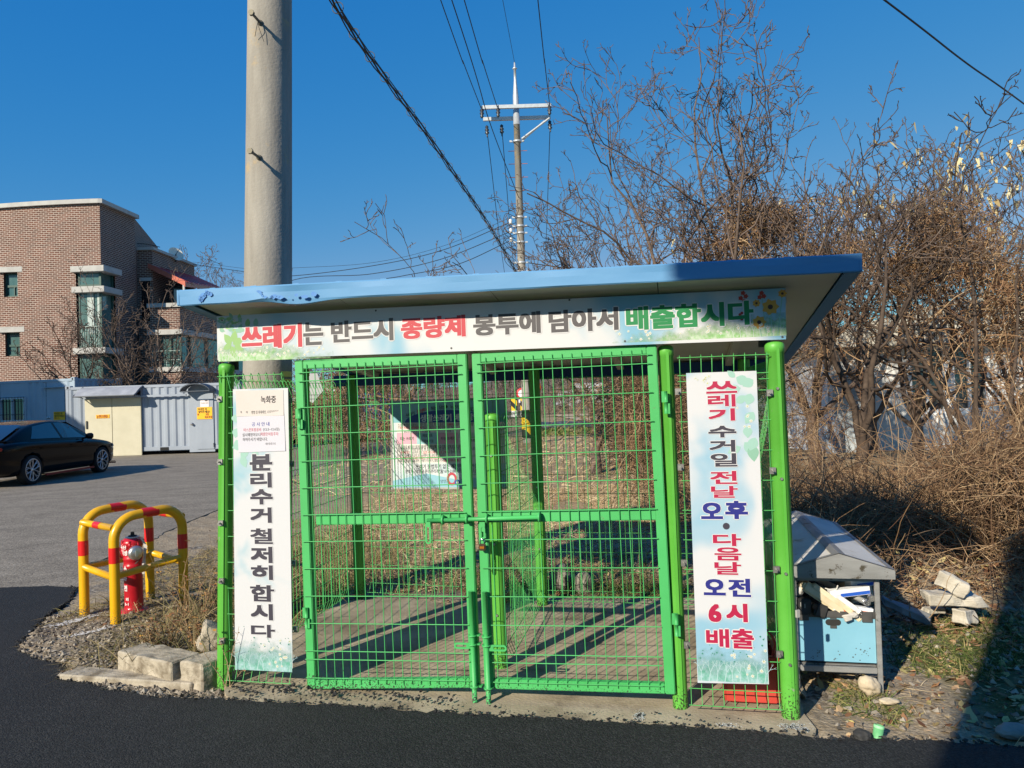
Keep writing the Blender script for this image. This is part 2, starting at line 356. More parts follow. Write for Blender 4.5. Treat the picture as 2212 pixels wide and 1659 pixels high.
M_NEW = asphalt('fresh asphalt', [(.15, (.013, .0135, .0135)), (.5, (.022, .023, .023)), (.78, (.038, .039, .039)), (.94, (.10, .10, .10))], 130, .6, rough=.8, spec=.25)
M_OLD = asphalt('worn asphalt', [(.2, (.10, .086, .068)), (.42, (.19, .165, .13)), (.60, (.27, .235, .185)), (.85, (.40, .355, .29))], 70, .5, streak=1)
struct(sheet(LOT, .004, jag=.03, seed=3).build('parking_lot', M_OLD))
struct(sheet(NEWROAD, .016, sub=.03, jag=.009, thick=.05, seed=4).build('road', M_NEW))
M_PAD = mat('pad concrete', (.31, .255, .175), (.46, .39, .285), 3.0, .92, bump=.35, bscale=60, spots=((.15, .115, .08), 2.1, .50, .22), spec=.2)
struct(sheet(PAD, .0125, sub=.06, jag=.008, thick=.06, seed=5).build('concrete_pad', M_PAD))
# ploughed field strip, mulch film rows far behind
M_FIELD = mat('bare field', (.42, .31, .19), (.54, .42, .27), .6, .95, bump=.3, bscale=3)
struct(sheet([(3.2, 62), (4.0, 47), (30, 45), (40, 60)], .03, jag=0).build('field', M_FIELD))
mb = MB(); r = np.random.default_rng(5)
for Yr, x0, x1 in ((36.5, .9, 10), (38.2, 1.2, 10), (33.5, -3.2, -.4), (31.5, -3.4, -.6)):
    P = np.array([[x, Yr + .15 * math.sin(x * 2.1), .1 + .05 * r.random()] for x in np.linspace(x0, x1, 24)]); mb.tubes(P, np.full((1, 24), .16), 6)
o = mb.build('mulch_film', mat('dark mulch film', (.03, .032, .04), (.10, .11, .13), 4, .45)); struct(o)

# spray paint marks, thin ragged sheets on the ground
M_SPRAY = mat('white spray paint', (.78, .78, .76), (.55, .54, .5), 60, .8, bump=.4, bscale=90)
def flecks(c, ax, n, s, rr, z, size):
    m = MB(); q = rr.normal(0, 1, (n, 2)) * np.array(s); d = np.array(ax) / np.linalg.norm(ax)
    for a, b in q:
        p = np.array(c) + d * a + np.array([-d[1], d[0]]) * b; k = rr.integers(5, 8); t = np.sort(rr.random(k)) * 6.283; g = size * (.4 + rr.random(k))
        zz = float(z(p[0], p[1])) if callable(z) else z
        m.poly([(p[0] + g[i] * math.cos(t[i]), p[1] + g[i] * math.sin(t[i]), zz) for i in range(k)])
    return m
top = lambda x, y: ground_z(x, y) + .012
a, b = GZ(120, 1358), GZ(212, 1338); m1 = flecks((a + b)[:2] / 2, (b - a)[:2], 190, (np.linalg.norm(b - a) / 3, .03), rng, top, .011)
struct(m1.build('paint_mark', M_SPRAY))
a, b = GZ(158, 1385), GZ(235, 1370); m1 = flecks((a + b)[:2] / 2, (b - a)[:2], 110, (np.linalg.norm(b - a) / 3, .025), rng, top, .010)
struct(m1.build('paint_mark', M_SPRAY))
for (x, y, n, s) in ((1380, 1545, 130, (.012, .03)), (1570, 1564, 60, (.025, .01)), (1716, 1568, 150, (.035, .02))):
    struct(flecks(GZ(x, y, .02)[:2], (1, -.2), n, s, rng, .0160 + .0002 * n / 100, .006).build('paint_mark', M_SPRAY))
# ------------------------------------------------------------------ the waste enclosure
M_GREEN = mat('green gate paint', (.055, .385, .10), (.066, .44, .125), 3, .5, bump=.05, bscale=200, spots=((.12, .20, .09), 26, .66, .05), splash=((.03, .035, .025), .22, 130))
M_LIME = mat('green post paint', (.10, .40, .046), (.122, .45, .062), 4, .47, bump=.04, bscale=150, spots=((.26, .33, .21), 16, .67, .03), splash=((.035, .05, .02), .30, 110))
M_WIRE = mat('green wire coating', (.07, .36, .085), (.085, .42, .105), 8, .45)
M_STEEL = mat('dull steel', (.30, .29, .27), (.42, .41, .39), 30, .42, metal=.8)
M_ROOFB = mat('blue roof sheet', (.078, .245, .46), (.112, .295, .52), 2.2, .6, bump=.03, bscale=20, spots=((.02, .14, .46), 2.3, .66, .03), stretch=(.6, 1, 3))
M_SOFF = mat('cream soffit panel', (.58, .55, .45), (.66, .63, .52), 2, .7)
M_DARK = flat('dark grey metal', (70, 70, 68), .6)  # one even dark grey for struts, screws and hinges
cage = thing('waste_enclosure', 'green wire mesh waste enclosure with double gate and sloping blue roof', 'enclosure', G(1.03, 1.0, .026))
PZ = .01
def post(mb, p0, p1, r=.041, cap=True):
    p0 = np.array(p0, float); p1 = np.array(p1, float); d = (p1 - p0) / np.linalg.norm(p1 - p0); M = axis_to(d); Ln = np.linalg.norm(p1 - p0)
    pr = [(r, -.05), (r, Ln - .055)]
    if cap: pr += [(r * 1.07, Ln - .053), (r * 1.07, Ln - .02), (r * .95, Ln - .008), (r * .6, Ln), (0.0005, Ln + .003)]
    else: pr += [(r, Ln)]
    mb.lathe(p0, pr, 20, M)
    for s in (-1, 1): mb.box(p0 + d * (Ln / 2) + M[:, 0] * s * r * .99, (.010, .014, Ln * .96), M)
POSTS = {}
def add_post(key, a0, b0, a1, b1, z1, r=.041, bolts=(), cap=True):
    p0, p1 = G(a0, b0, PZ), G(a1, b1, z1); POSTS[key] = (p0, p1)
    m = MB(); post(m, p0, p1, r, cap); o = m.build('post', M_LIME, cage)
    if bolts:
        k = MB()
        for z in bolts:
            t = (z - PZ) / (z1 - PZ); c = p0 + (p1 - p0) * t; k.cyl(c - EY * (r * .9), c - EY * (r + .012), .009, .007, 6)
        k.build('bolt', M_STEEL, o)
add_post('A', -.496, 0, -.432, 0, 1.866)
add_post('B', .024, .07, .012, .07, 1.83, .034)
add_post('C', 2.075, .04, 2.062, .04, 1.86, .038, bolts=())
add_post('D', 2.603, 0, 2.590, 0, 1.853, .044, bolts=(1.62, 1.18, .72, .28))
BLp = CF.uv(777, 1285, 0)
q = GZ(777, 1285, .02) - CO; BL = (float(q @ EX), float(q @ EY)); q = GZ(1172, 1304, .02) - CO; BC = (float(q @ EX), float(q @ EY))
q = GZ(1082, 1437, .02) - CO; DV = (float(q @ EX), float(q @ EY)); BR = (2.60, BC[1])
ZB = 1.80
add_post('BL', *BL, BL[0] - .02, BL[1], ZB + .04, .043, cap=False)
add_post('BC', *BC, BC[0] - .01, BC[1], ZB + .04, .043, bolts=(.92, .45), cap=False)
add_post('BR', *BR, *BR, ZB + .04, .043, cap=False)
dvz = CO[2]
dd = ray(1068, 893); pdv = G(DV[0], DV[1], 0); t = ((pdv - C_O) @ EY) / (dd @ EY); ZD = float((C_O + dd * t)[2])
add_post('DV', *DV, DV[0] - .01, DV[1], ZD, .043, bolts=(ZD - .25, .75, .33))
def wire_panel(P, Qp, z0, z1, steps, rw=.0024, vs=.05, fold=.035, name='mesh_panel', par=None, nrm=None, mtl=None, hz=None, botfold=True):
    """welded wire panel from ground point P to Q (a,b) with V-folds at its top and bottom"""
    P = np.array(P, float); Qp = np.array(Qp, float); d2 = Qp - P; Ln = np.linalg.norm(d2); d2 /= Ln; n2 = np.array([d2[1], -d2[0]]) if nrm is None else np.array(nrm, float)
    mb = MB(); W = lambda s, z, o: G(*(P + d2 * s + n2 * o), z)
    k = max(2, int(Ln / vs)); S = np.linspace(.012, Ln - .012, k + 1)
    prof = [(z0, 0)] if not botfold else [(z0 - .0, fold * .9), (z0 + .075, 0), ]
    prof += [(z1 - .10, 0), (z1 - .012, fold), (z1, fold - .010), (z1 - .012, fold - .022), (z1 - .05, .004)] if fold else [(z1, 0)]
    V = np.array([[W(s, z, o) for z, o in prof] for s in S]); mb.tubes(V, np.full((k + 1, len(prof)), rw), 4)
    zs = hz if hz is not None else list(np.arange(z0 + .075, z1 - .11, steps)) + [z1 - .10, z1 - .13]
    H = [[W(0, z, .004), W(Ln, z, .004)] for z in zs]
    if fold: H += [[W(0, z1 - .012, fold + .004), W(Ln, z1 - .012, fold + .004)]]
    if botfold: H += [[W(0, z0 + .004, fold * .9 + .004), W(Ln, z0 + .004, fold * .9 + .004)]]
    mb.tubes(np.array(H), np.full((len(H), 2), rw * 1.1), 4)
    return mb.build(name, mtl or M_WIRE, par or cage)
fl = wire_panel((-.455, -.02), (-.045, -.02), .055, 1.80, .148)
fr = wire_panel((2.118, -.02), (2.560, -.02), .060, 1.80, .148)
wire_panel((-.47, .04), (BL[0], BL[1] - .03), .05, 1.78, .148, nrm=(-1, 0))
wire_panel((2.60, .04), (BR[0], BR[1] - .03), .05, 1.78, .148, nrm=(1, 0))
wire_panel((BL[0] + .04, BL[1]), (BC[0] - .04, BC[1]), .05, 1.745, .148, nrm=(0, -1))
wire_panel((BC[0] + .04, BC[1]), (BR[0] - .04, BR[1]), .05, 1.765, .148, nrm=(0, -1))
wire_panel((DV[0] + .03, DV[1] + .03), (BC[0] - .005, BC[1] - .04), .06, ZD, .148, nrm=(1, .0))
def clip(a, b, z):
    cl = MB(); cl.box(G(a, b - .045, z), (.03, .014, .032), CF.M()); cl.cyl(G(a, b - .05, z), G(a, b - .075, z), .0055, None, 8); cl.build('panel_clip', M_STEEL, cage)
for z in (1.66, 1.30, .95, .62, .28): clip(-.448 - .03 * (1.8 - z) / 1.8, 0, z)
for z in (1.64, 1.28, .72, .35): clip(-.03, .03, z)
for z in (1.60, 1.22, .74, .33): clip(2.555, 0, z); clip(2.118, .02, z + .02)

# gate leaves
def leaf(TL, TR, BR_, BL_, mid, rails, side):
    P = {k: np.array(CF.uv(*v)) for k, v in dict(TL=TL, TR=TR, BR=BR_, BL=BL_).items()}
    m0, m1 = [np.array(CF.uv(*v)) for v in mid]
    wst = .05; dp = .045; fb = MB()
    pt = lambda p, c: CF.pt(p[0], p[1], c)
    def bar(p, q, width, inset=0.0, d=dp):      # square tube between two plane points
        d2 = (q - p) / np.linalg.norm(q - p); n2 = np.array([-d2[1], d2[0]]) * width / 2
        lo = [p - n2, q - n2, q + n2, p + n2]
        fb.hexa([pt(k, -d / 2 + inset) for k in lo] + [pt(k, d / 2 + inset) for k in lo])
    ins = wst / 2
    ux = np.array([1.0, 0]); uy = np.array([0, 1.0])
    a, b, c, d = P['TL'] + ins * (ux - uy), P['TR'] + ins * (-ux - uy), P['BR'] + ins * (-ux + uy), P['BL'] + ins * (ux + uy)
    bar(d - uy * ins, a + uy * ins, wst); bar(c - uy * ins, b + uy * ins, wst)
    bar(a + ux * ins, b - ux * ins, wst, d=dp - .004); bar(d + ux * ins, c - ux * ins, wst, d=dp - .004)
    bar(m0 + ux * wst * .98, m1 - ux * wst * .98, .058, d=dp - .008)
    leafo = fb.build('gate_leaf', M_GREEN, cage, bevel=.004, fixn=False)
    wm = MB(); k = int(round((b[0] - a[0]) / .0505)); V = []
    for i in range(1, k):
        t = i / k; p, q2 = d + (c - d) * t, a + (b - a) * t
        V.append([pt(p, .0235 + .004), pt((p + q2) / 2 + np.array([rng.normal(0, .0015), 0]), .0235 + .004), pt(q2, .0235 + .004)])
    wm.tubes(np.array(V), np.full((len(V), 3), .0025), 5)
    Hh = []
    for yl, yr in rails:
        p = np.array(CF.uv(TL[0] + 20, yl)); q2 = np.array(CF.uv(TR[0] - 15 + (40 if yl > 1100 else 0), yr)); t0 = (a[0] + .0 - p[0]) / (q2[0] - p[0]); 
        xa = a[0] + (d[0] - a[0]) * 0; H0 = p + (q2 - p) * 0; 
        za = p[1] + (q2[1] - p[1]) * (a[0] - p[0]) / (q2[0] - p[0]); zb = p[1] + (q2[1] - p[1]) * (b[0] - p[0]) / (q2[0] - p[0])
        Hh.append([pt((a[0], za), .0235 + .009), pt((b[0], zb), .0235 + .009)])
    wm.tubes(np.array(Hh), np.full((len(Hh), 2), .0028), 5)
    wm.build('wire_mesh', M_GREEN, leafo)
    return leafo, P, pt
zy = lambda s, z0, c0: (c0 + (s - 0) * z0)
# horizontals, measured on the photo (left end y, right end y)
HL = [(849, 832), (868, 853)]
k1 = .4219 / 1.8517; o1 = 1400 / 1.8517
RL = [(o1 + 216 * k1, o1 + 140 * k1), (o1 + 297 * k1, o1 + 228 * k1), (o1 + 545 * k1, o1 + 482 * k1), (o1 + 797 * k1, o1 + 745 * k1), (o1 + 1050 * k1, o1 + 1008 * k1), (o1 + 1302 * k1, o1 + 1268 * k1), (o1 + 1556 * k1, o1 + 1530 * k1)]
k3 = .4823 / 1.8517; o3 = 2100 / 1.8517
RL += [(o3 + 129 * k3, o3 + 114 * k3), (o3 + 352 * k3, o3 + 346 * k3), (o3 + 577 * k3, o3 + 580 * k3), (o3 + 801 * k3, o3 + 814 * k3), (o3 + 1027 * k3, o3 + 1049 * k3), (o3 + 1096 * k3, o3 + 1118 * k3), (o3 + 1249 * k3, o3 + 1277 * k3)]
RR = [(o1 + 130 * k1, o1 + 45 * k1), (o1 + 212 * k1, o1 + 129 * k1), (o1 + 472 * k1, o1 + 400 * k1), (o1 + 735 * k1, o1 + 672 * k1), (o1 + 998 * k1, o1 + 945 * k1), (o1 + 1258 * k1, o1 + 1220 * k1), (o1 + 1523 * k1, o1 + 1497 * k1)]
RR += [(o3 + 113 * k3, o3 + 101 * k3), (o3 + 346 * k3, o3 + 343 * k3), (o3 + 581 * k3, o3 + 586 * k3), (o3 + 815 * k3, o3 + 830 * k3), (o3 + 1052 * k3, o3 + 1078 * k3), (o3 + 1121 * k3, o3 + 1150 * k3), (o3 + 1282 * k3, o3 + 1318 * k3)]
lf, PL_, pt = leaf((640, 779), (1009, 764), (1037, 1484), (668, 1485), ((668, 1122), (1024, 1117)), RL, -1)
rf, PR_, pt = leaf((1021, 764), (1418, 744), (1459, 1497), (1049, 1484), ((1032, 1116), (1440, 1110)), RR, 1)
def U(x, y, c=.03): return CF.pt(*CF.uv(x, y, c), c)
# sliding bolt
m = MB(); m.cyl(U(923, 1125, .05), U(1166, 1117, .05), .0115, None, 12); m.build('slide_bolt', M_GREEN, lf)
m = MB()
for x, y in ((957, 1123), (1009, 1121), (1052, 1120), (1165, 1117)):
    c = U(x, y, .045); m.lathe(c - EX * .004, [(.0005, -.001), (.026, 0), (.026, .008), (.0005, .009)], 14, axis_to(EX))
    m.box(c - EY * -.012, (.006, .034, .04), CF.M())
m.build('bolt_guide', M_GREEN, lf)
def slotted(mb, c, u, v, Ln, wd, th=.006):     # flat plate with a slot
    u = np.array(u); v = np.array(v); n = np.cross(u, v); o = []; i = []
    for t in np.linspace(0, 2 * math.pi, 21)[:-1]:
        ct, stt = math.cos(t), math.sin(t); s = 1 if ct >= 0 else -1
        o.append(u * (s * (Ln / 2 - wd / 2) + wd / 2 * ct) + v * wd / 2 * stt); i.append(u * (s * (Ln / 2 - wd / 2) + wd * .22 * ct) + v * wd * .2 * stt)
    o, i = np.array(o), np.array(i); N = 20; V = np.vstack([o, i, o, i]) + np.array(c); V[:40] += n * th / 2; V[40:] -= n * th / 2; k = np.arange(N); k2 = (k + 1) % N
    mb.add(V, np.vstack([np.stack([k, k2, N + k2, N + k], -1), np.stack([2 * N + k2, 2 * N + k, 3 * N + k, 3 * N + k2], -1), np.stack([k2, k, 2 * N + k, 2 * N + k2], -1), np.stack([N + k, N + k2, 3 * N + k2, 3 * N + k], -1)]))
m = MB(); slotted(m, U(925, 1152, .055), EZ, EX, .115, .033); m.box(U(926, 1130, .05), (.024, .02, .04), CF.M()); m.build('hasp', M_GREEN, lf)
m = MB(); m.box(U(1042, 1136, .036), (.03, .012, .06), CF.M()); slotted(m, U(1042, 1150, .042), EZ, EX, .07, .032); m.build('hasp', M_GREEN, rf)
for lo, x0, y0, x1, y1, sx, sy in ((lf, 1016, 1277, 1026, 1517, -24, 1395), (rf, 1046, 1278, 1056, 1521, 30, 1400)):
    m = MB(); m.cyl(U(x0 + 1, y0, .052), U(x1, y1, .052), .0135, None, 12); m.build('drop_bolt', M_GREEN, lo)
    m = MB()
    for t in (.40, .48, .86):
        c = U(x0 + (x1 - x0) * t, y0 + (y1 - y0) * t, .05); m.lathe(c, [(.0136, -.003), (.024, -.003), (.024, .003), (.0136, .003)], 12); m.box(c + EX * (.015 if lo is lf else -.0) + EY * .02, (.05, .04, .005), CF.M())
    m.build('bolt_guide', M_GREEN, lo)
    m = MB(); slotted(m, U(x0 + sx * .9 + 4, sy, .052), EX, EZ, .088, .034); m.box(U(x0 + sx * .25 + 5, sy, .05), (.04, .008, .03), CF.M()); m.build('hasp', M_GREEN, lo)
for lo, x, ys_ in ((lf, 645, (905, 1335)), (rf, 1436, (870, 1350))):
    for y in ys_:
        dx = (y - 870) * .047 if lo is rf else (y - 905) * .035
        m = MB(); c = U(x + dx, y, .032); m.box(c + EZ * .03, (.030, .008, .055), CF.M()); m.cyl(c + EX * .006 + EZ * .058, c + EX * .006 + EZ * .002, .009, None, 10); m.cyl(c + EX * .006, c + EX * .006 - EZ * .055, .010, None, 10); m.box(c - EZ * .03 + EX * .014, (.022, .008, .052), CF.M())
        m.build('hinge', M_GREEN, lo)

# roof: sloping sandwich panel with blue fascia
RF = -.25
fTL, fTR = CF.uv(383, 627, -RF), CF.uv(1862, 547, -RF); fBL, fBR = CF.uv(381, 659, -RF), CF.uv(1863, 584, -RF)
def at_depth(x, y, b): return CF.uv(x, y, -b)
RB = 2.2
bR = at_depth(1708, 781, RB); bL = at_depth(764, 824, RB)
aL, aR = (fTL[0] + fBL[0]) / 2, (fTR[0] + fBR[0]) / 2
def zfront(a): t = (a - aL) / (aR - aL); return fBL[1] + (fBR[1] - fBL[1]) * t, fTL[1] + (fTR[1] - fTL[1]) * t
zbk = (bR[1] + bL[1]) / 2
m = MB(); NA = 75; rowsA = np.linspace(aL, aR, NA); r = np.random.default_rng(11)
prof = []      # fascia profile: top return, front face, folded lip
for a in rowsA:
    zb, zt = zfront(a); t = (a - aL) / (aR - aL)
    d1 = math.exp(-((a - (aL + .545)) / .085) ** 2); d2 = math.exp(-((a - (aL + .72)) / .16) ** 2); d3 = math.exp(-((a - (aL + 1.5)) / .5) ** 2) * .35
    wv = .0025 * math.sin(a * 7) + .0015 * math.sin(a * 19)
    prof.append([(RF + .10, zt + .006), (RF + .004, zt + .001), (RF, zt - .006), (RF - .004 * d1 + .014 * d2 * .6 + wv, (zt + zb) / 2 + .004), (RF + .012 * d2 - .012 * d1 + wv, zb + .012 * d1), (RF + .006 + .010 * d2, zb - .006 - .018 * d2 - .010 * d3 + .006 * d1), (RF + .045, zb + .004 - .030 * d2 - .022 * d3), (RF + .075, zb + .010)])
V = np.array([[G(a, b, z) for b, z in p] for a, p in zip(rowsA, prof)]); K = V.shape[1]
i = np.arange(NA - 1)[:, None] * K + np.arange(K - 1)[None, :]
j2 = np.arange(NA - 1)
for q in range(K - 1): m.add(np.vstack([V[:, q], V[:, q + 1]]), np.stack([j2, NA + j2, NA + j2 + 1, j2 + 1], -1), 0, True)
TH = .085
for a, s in ((aL, -1), (aR, 1)):
    zb, zt = zfront(a); p = [G(a, RF, zb), G(a, RB, zbk - .0), G(a, RB, zbk + TH), G(a, RF, zt)]; q = [k - EX * s * .012 for k in p]
    m.hexa([p[0], p[1], q[1], q[0], p[3], p[2], q[2], q[3]])
    l0 = [G(a, RF + .03, zb + .001), G(a, RB, zbk + .001), G(a - s * .07, RB, zbk + .001), G(a - s * .07, RF + .03, zb + .001)]; m.hexa([k - EZ * .004 for k in l0] + l0)
fas = m.build('fascia', M_ROOFB, cage)
m = MB()
for a0, t0, k0, sx in ((.19, .62, 7, .016), (.155, .35, 4, .010), (.52, .5, 4, .016), (.62, .16, 7, .05), (.74, .16, 5, .04)):
    for q in range(k0):
        a = aL + a0 + r.normal(0, sx); zb, zt = zfront(a); t = np.clip(t0 + r.normal(0, .10), .12, .88); n_ = 7; T = np.arange(n_) * 6.2832 / n_; rr = r.uniform(.007, .020) * r.uniform(.5, 1.3, n_)
        m.poly([G(a + rr[i] * math.cos(T[i]), RF - .0095, zb + (zt - zb) * t + rr[i] * .8 * math.sin(T[i])) for i in range(n_)])
m.build('worn_paint', mat('deep blue undercoat', (.03, .17, .48), (.05, .22, .54), 30, .5), fas)
m = MB(); zb0, zt0 = zfront(aL); zb1, zt1 = zfront(aR)
m.hexa([G(aL + .013, RF + .02, zt0 - .02), G(aR - .013, RF + .02, zt1 - .02), G(aR - .013, RB - .01, zbk + TH - .02), G(aL + .013, RB - .01, zbk + TH - .02), G(aL + .013, RF + .02, zt0 - .002), G(aR - .013, RF + .02, zt1 - .002), G(aR - .013, RB - .01, zbk + TH - .002), G(aL + .013, RB - .01, zbk + TH - .002)])
for a in np.arange(aL + .2, aR - .1, .25):     # low ribs of the roof sheet
    z_ = zfront(a)[1]; m.prism([G(a - .03, RF + .03, z_ - .002), G(a + .03, RF + .03, z_ - .002), G(a + .015, RF + .03, z_ + .008), G(a - .015, RF + .03, z_ + .008)], G(a, RB - .02, zbk + TH - .002) - G(a, RF + .03, z_ - .002))
m.build('roof_sheet', M_ROOFB, cage)
m = MB(); n_ = 4; E_ = np.linspace(aL + .07, aR - .07, n_ + 1)
for k in range(n_):
    a0, a1 = E_[k] + .002, E_[k + 1] - .002; z0, z1 = zfront(a0)[0] + .012, zfront(a1)[0] + .012
    m.hexa([G(a0, RF + .07, z0 - .004), G(a1, RF + .07, z1 - .004), G(a1, RB - .05, zbk + .008), G(a0, RB - .05, zbk + .008), G(a0, RF + .07, z0 + .03), G(a1, RF + .07, z1 + .03), G(a1, RB - .05, zbk + .05), G(a0, RB - .05, zbk + .05)])
m.build('soffit', M_SOFF, cage)
m = MB()       # rear fascia and the blue beam carried by the back posts
m.hexa([G(aL, RB - .012, zbk), G(aR, RB - .012, zbk), G(aR, RB, zbk), G(aL, RB, zbk), G(aL, RB - .012, zbk + TH), G(aR, RB - .012, zbk + TH), G(aR, RB, zbk + TH), G(aL, RB, zbk + TH)])
m.build('rear_fascia', M_ROOFB, cage)
zs = lambda a, b: zfront(a)[0] + (zbk - zfront(a)[0]) * (b - RF) / (RB - RF)
m = MB(); m.box(G((BL[0] + BR[0]) / 2, BL[1] + .02, zs(1, BL[1]) - .055), (BR[0] - BL[0] + .35, .07, .09), CF.M())
M_BEAM = flat('dark blue beam', (24, 60, 110), .5); m.build('beam', M_BEAM, cage, bevel=.004)
m = MB(); zb_ = CF.uv(1735, 630, -.03)
for b_ in (.06,): m.box(G((aL + aR) / 2 + .02, b_, 2.075), (aR - aL - .62, .07, .085), CF.M())
m.build('beam', mat('grey steel tube', (.38, .38, .37), (.46, .46, .44), 5, .5, metal=.3), cage, bevel=.012)
m = MB()
for a in (-.3, .7, 1.7, 2.5):
    z0, z1 = zs(a, .1), zs(a, 2.0); m.hexa([G(a - .025, .1, z0 - .05), G(a + .025, .1, z0 - .05), G(a + .025, 2.0, z1 - .05), G(a - .025, 2.0, z1 - .05), G(a - .025, .1, z0 - .004), G(a + .025, .1, z0 - .004), G(a + .025, 2.0, z1 - .004), G(a - .025, 2.0, z1 - .004)])
m.build('rafter', M_SOFF, cage)
m = MB(); m.cyl(G(2.55, .05, 1.83), G(2.55, .05, 2.06), .03, None, 12); m.cyl(G(-.42, .05, 1.83), G(-.42, .05, 2.06), .03, None, 12); m.build('strut', M_DARK, cage)
# padlock
lk = thing('padlock', 'brown brass padlock with steel shackle hanging on the gate hasp', 'padlock', U(1042, 1180, .05))
m = MB(); c = U(1042, 1182, .055); m.box(c, (.036, .018, .036), CF.M()); m.build('lock_body', mat('bronze brown', (.07, .045, .03), (.10, .065, .04), 60, .4, metal=.5), lk, bevel=.004)
m = MB(); m.box(c - EY * .0100, (.024, .002, .012), CF.M()); m.build('lock_plate', flat('brass orange', (190, 120, 40), .35, metal=.6), lk)
m = MB(); a = np.linspace(0, math.pi, 9); P = [c + EX * .011 + EZ * .016] + [c + EX * .011 * math.cos(t) + EZ * (.03 + .012 * math.sin(t)) for t in a] + [c - EX * .011 + EZ * .016]; m.tubes(np.array(P), np.full((1, len(P)), .0035), 8); m.build('shackle', flat('chrome', (200, 200, 205), .15, metal=1.0), lk)
PRINT = .64
def linp(*c): return tuple(k * PRINT for k in lin(*c))      # print inks: sheen-free paper albedo
def flatp(name, rgb, rough=.6, **k): return mat(name, linp(*rgb), rough=rough, **k)
# ------------------------------------------------------------------ lettering
_cv = bpy.data.curves.new('glyph', 'FONT'); _to = bpy.data.objects.new('glyph', _cv); COL.objects.link(_to); _cv.resolution_u = 3
_gc = {}
def glyph(body, bold, spacing=1.0):
    k = (body, bold, spacing)
    if k not in _gc:
        _cv.body = body; _cv.offset = bold; _cv.space_character = spacing
        dg = bpy.context.evaluated_depsgraph_get(); dg.update()
        me = bpy.data.meshes.new_from_object(_to.evaluated_get(dg))
        v = np.array([q.co[:2] for q in me.vertices]); f = [list(p.vertices) for p in me.polygons]; bpy.data.meshes.remove(me)
        _gc[k] = (v, f)
    return _gc[k]
def letters(mb, fr, body, box, c, bold=.03, m=0, grow=0.0, spacing=1.0, asp=None):
    """write body so that its ink fills box (u0,u1,v0,v1) of frame fr, lifted c from the surface; grow = outline"""
    v, f = glyph(body, 0.0, spacing)
    lo, hi = v.min(0), v.max(0); u0, u1, w0, w1 = box
    q = (v - lo) / (hi - lo); h = w1 - w0; bx_, by_ = bold * (.75 if len(body) == 1 and body in '레제에배' else 1.15) * h, bold * (.45 if len(body) == 1 and body in '출철량종합봉음일날전' else .8) * h
    p = np.column_stack([u0 + bx_ + q[:, 0] * (u1 - u0 - 2 * bx_), w0 + by_ + q[:, 1] * (h - 2 * by_)])
    if grow: D = [((bx_ + grow * h) * math.cos(k * .3927), (by_ + grow * h) * math.sin(k * .3927)) for k in range(16)]
    elif bold > .015: D = [(bx_ * i, by_ * j) for i in (-1, -.33, .33, 1) for j in (-1, 0, 1)]
    else: D = [(0, 0)] if bold == 0 else [(bx_, 0), (-bx_, 0), (0, 0)]
    for k, d in enumerate(D):      # a heavier weight: the same glyph shifted over a small box
        mb.add(fr.o + np.outer(p[:, 0] + d[0], fr.u) + np.outer(p[:, 1] + d[1], fr.v) + fr.w * (c + k * .00004), f, m)
def leafshape(mb, fr, u, v, Ln, wd, ang, c, m=0):
    t = np.linspace(0, 1, 7); w_ = wd / 2 * np.sin(np.pi * t ** .85); x = Ln * t
    o = np.vstack([np.column_stack([x, w_]), np.column_stack([x[::-1][1:-1], -w_[::-1][1:-1]])]); ca, sa = math.cos(ang), math.sin(ang)
    mb.poly([fr.pt(u + a * ca - b * sa, v + a * sa + b * ca, c) for a, b in o], m)
def disc(mb, fr, u, v, r_, c, m=0, n=10, sq=1):
    mb.poly([fr.pt(u + r_ * math.cos(t), v + r_ * sq * math.sin(t), c) for t in np.arange(n) * 2 * math.pi / n], m)
def flower(mb, fr, u, v, r_, c, m=0, mc=1, k=6, a0=0):
    for i in range(k): leafshape(mb, fr, u, v, r_, r_ * .62, a0 + i * 2 * math.pi / k, c + i * .00004, m)
    disc(mb, fr, u, v, r_ * .28, c + .0005, mc, 8)
def twig(mb, fr, u, v, Ln, ang, c, wd, m=0, depth=3, r_=random):
    e = (u + Ln * math.cos(ang), v + Ln * math.sin(ang)); n_ = (-math.sin(ang) * wd, math.cos(ang) * wd)
    mb.poly([fr.pt(u - n_[0], v - n_[1], c), fr.pt(e[0] - n_[0] * .6, e[1] - n_[1] * .6, c), fr.pt(e[0] + n_[0] * .6, e[1] + n_[1] * .6, c), fr.pt(u + n_[0], v + n_[1], c)], m)
    if depth > 0:
        for s in (-1, 1): twig(mb, fr, *e, Ln * .66, ang + s * r_.uniform(.2, .55), c + .00005, wd * .7, m, depth - 1, r_)
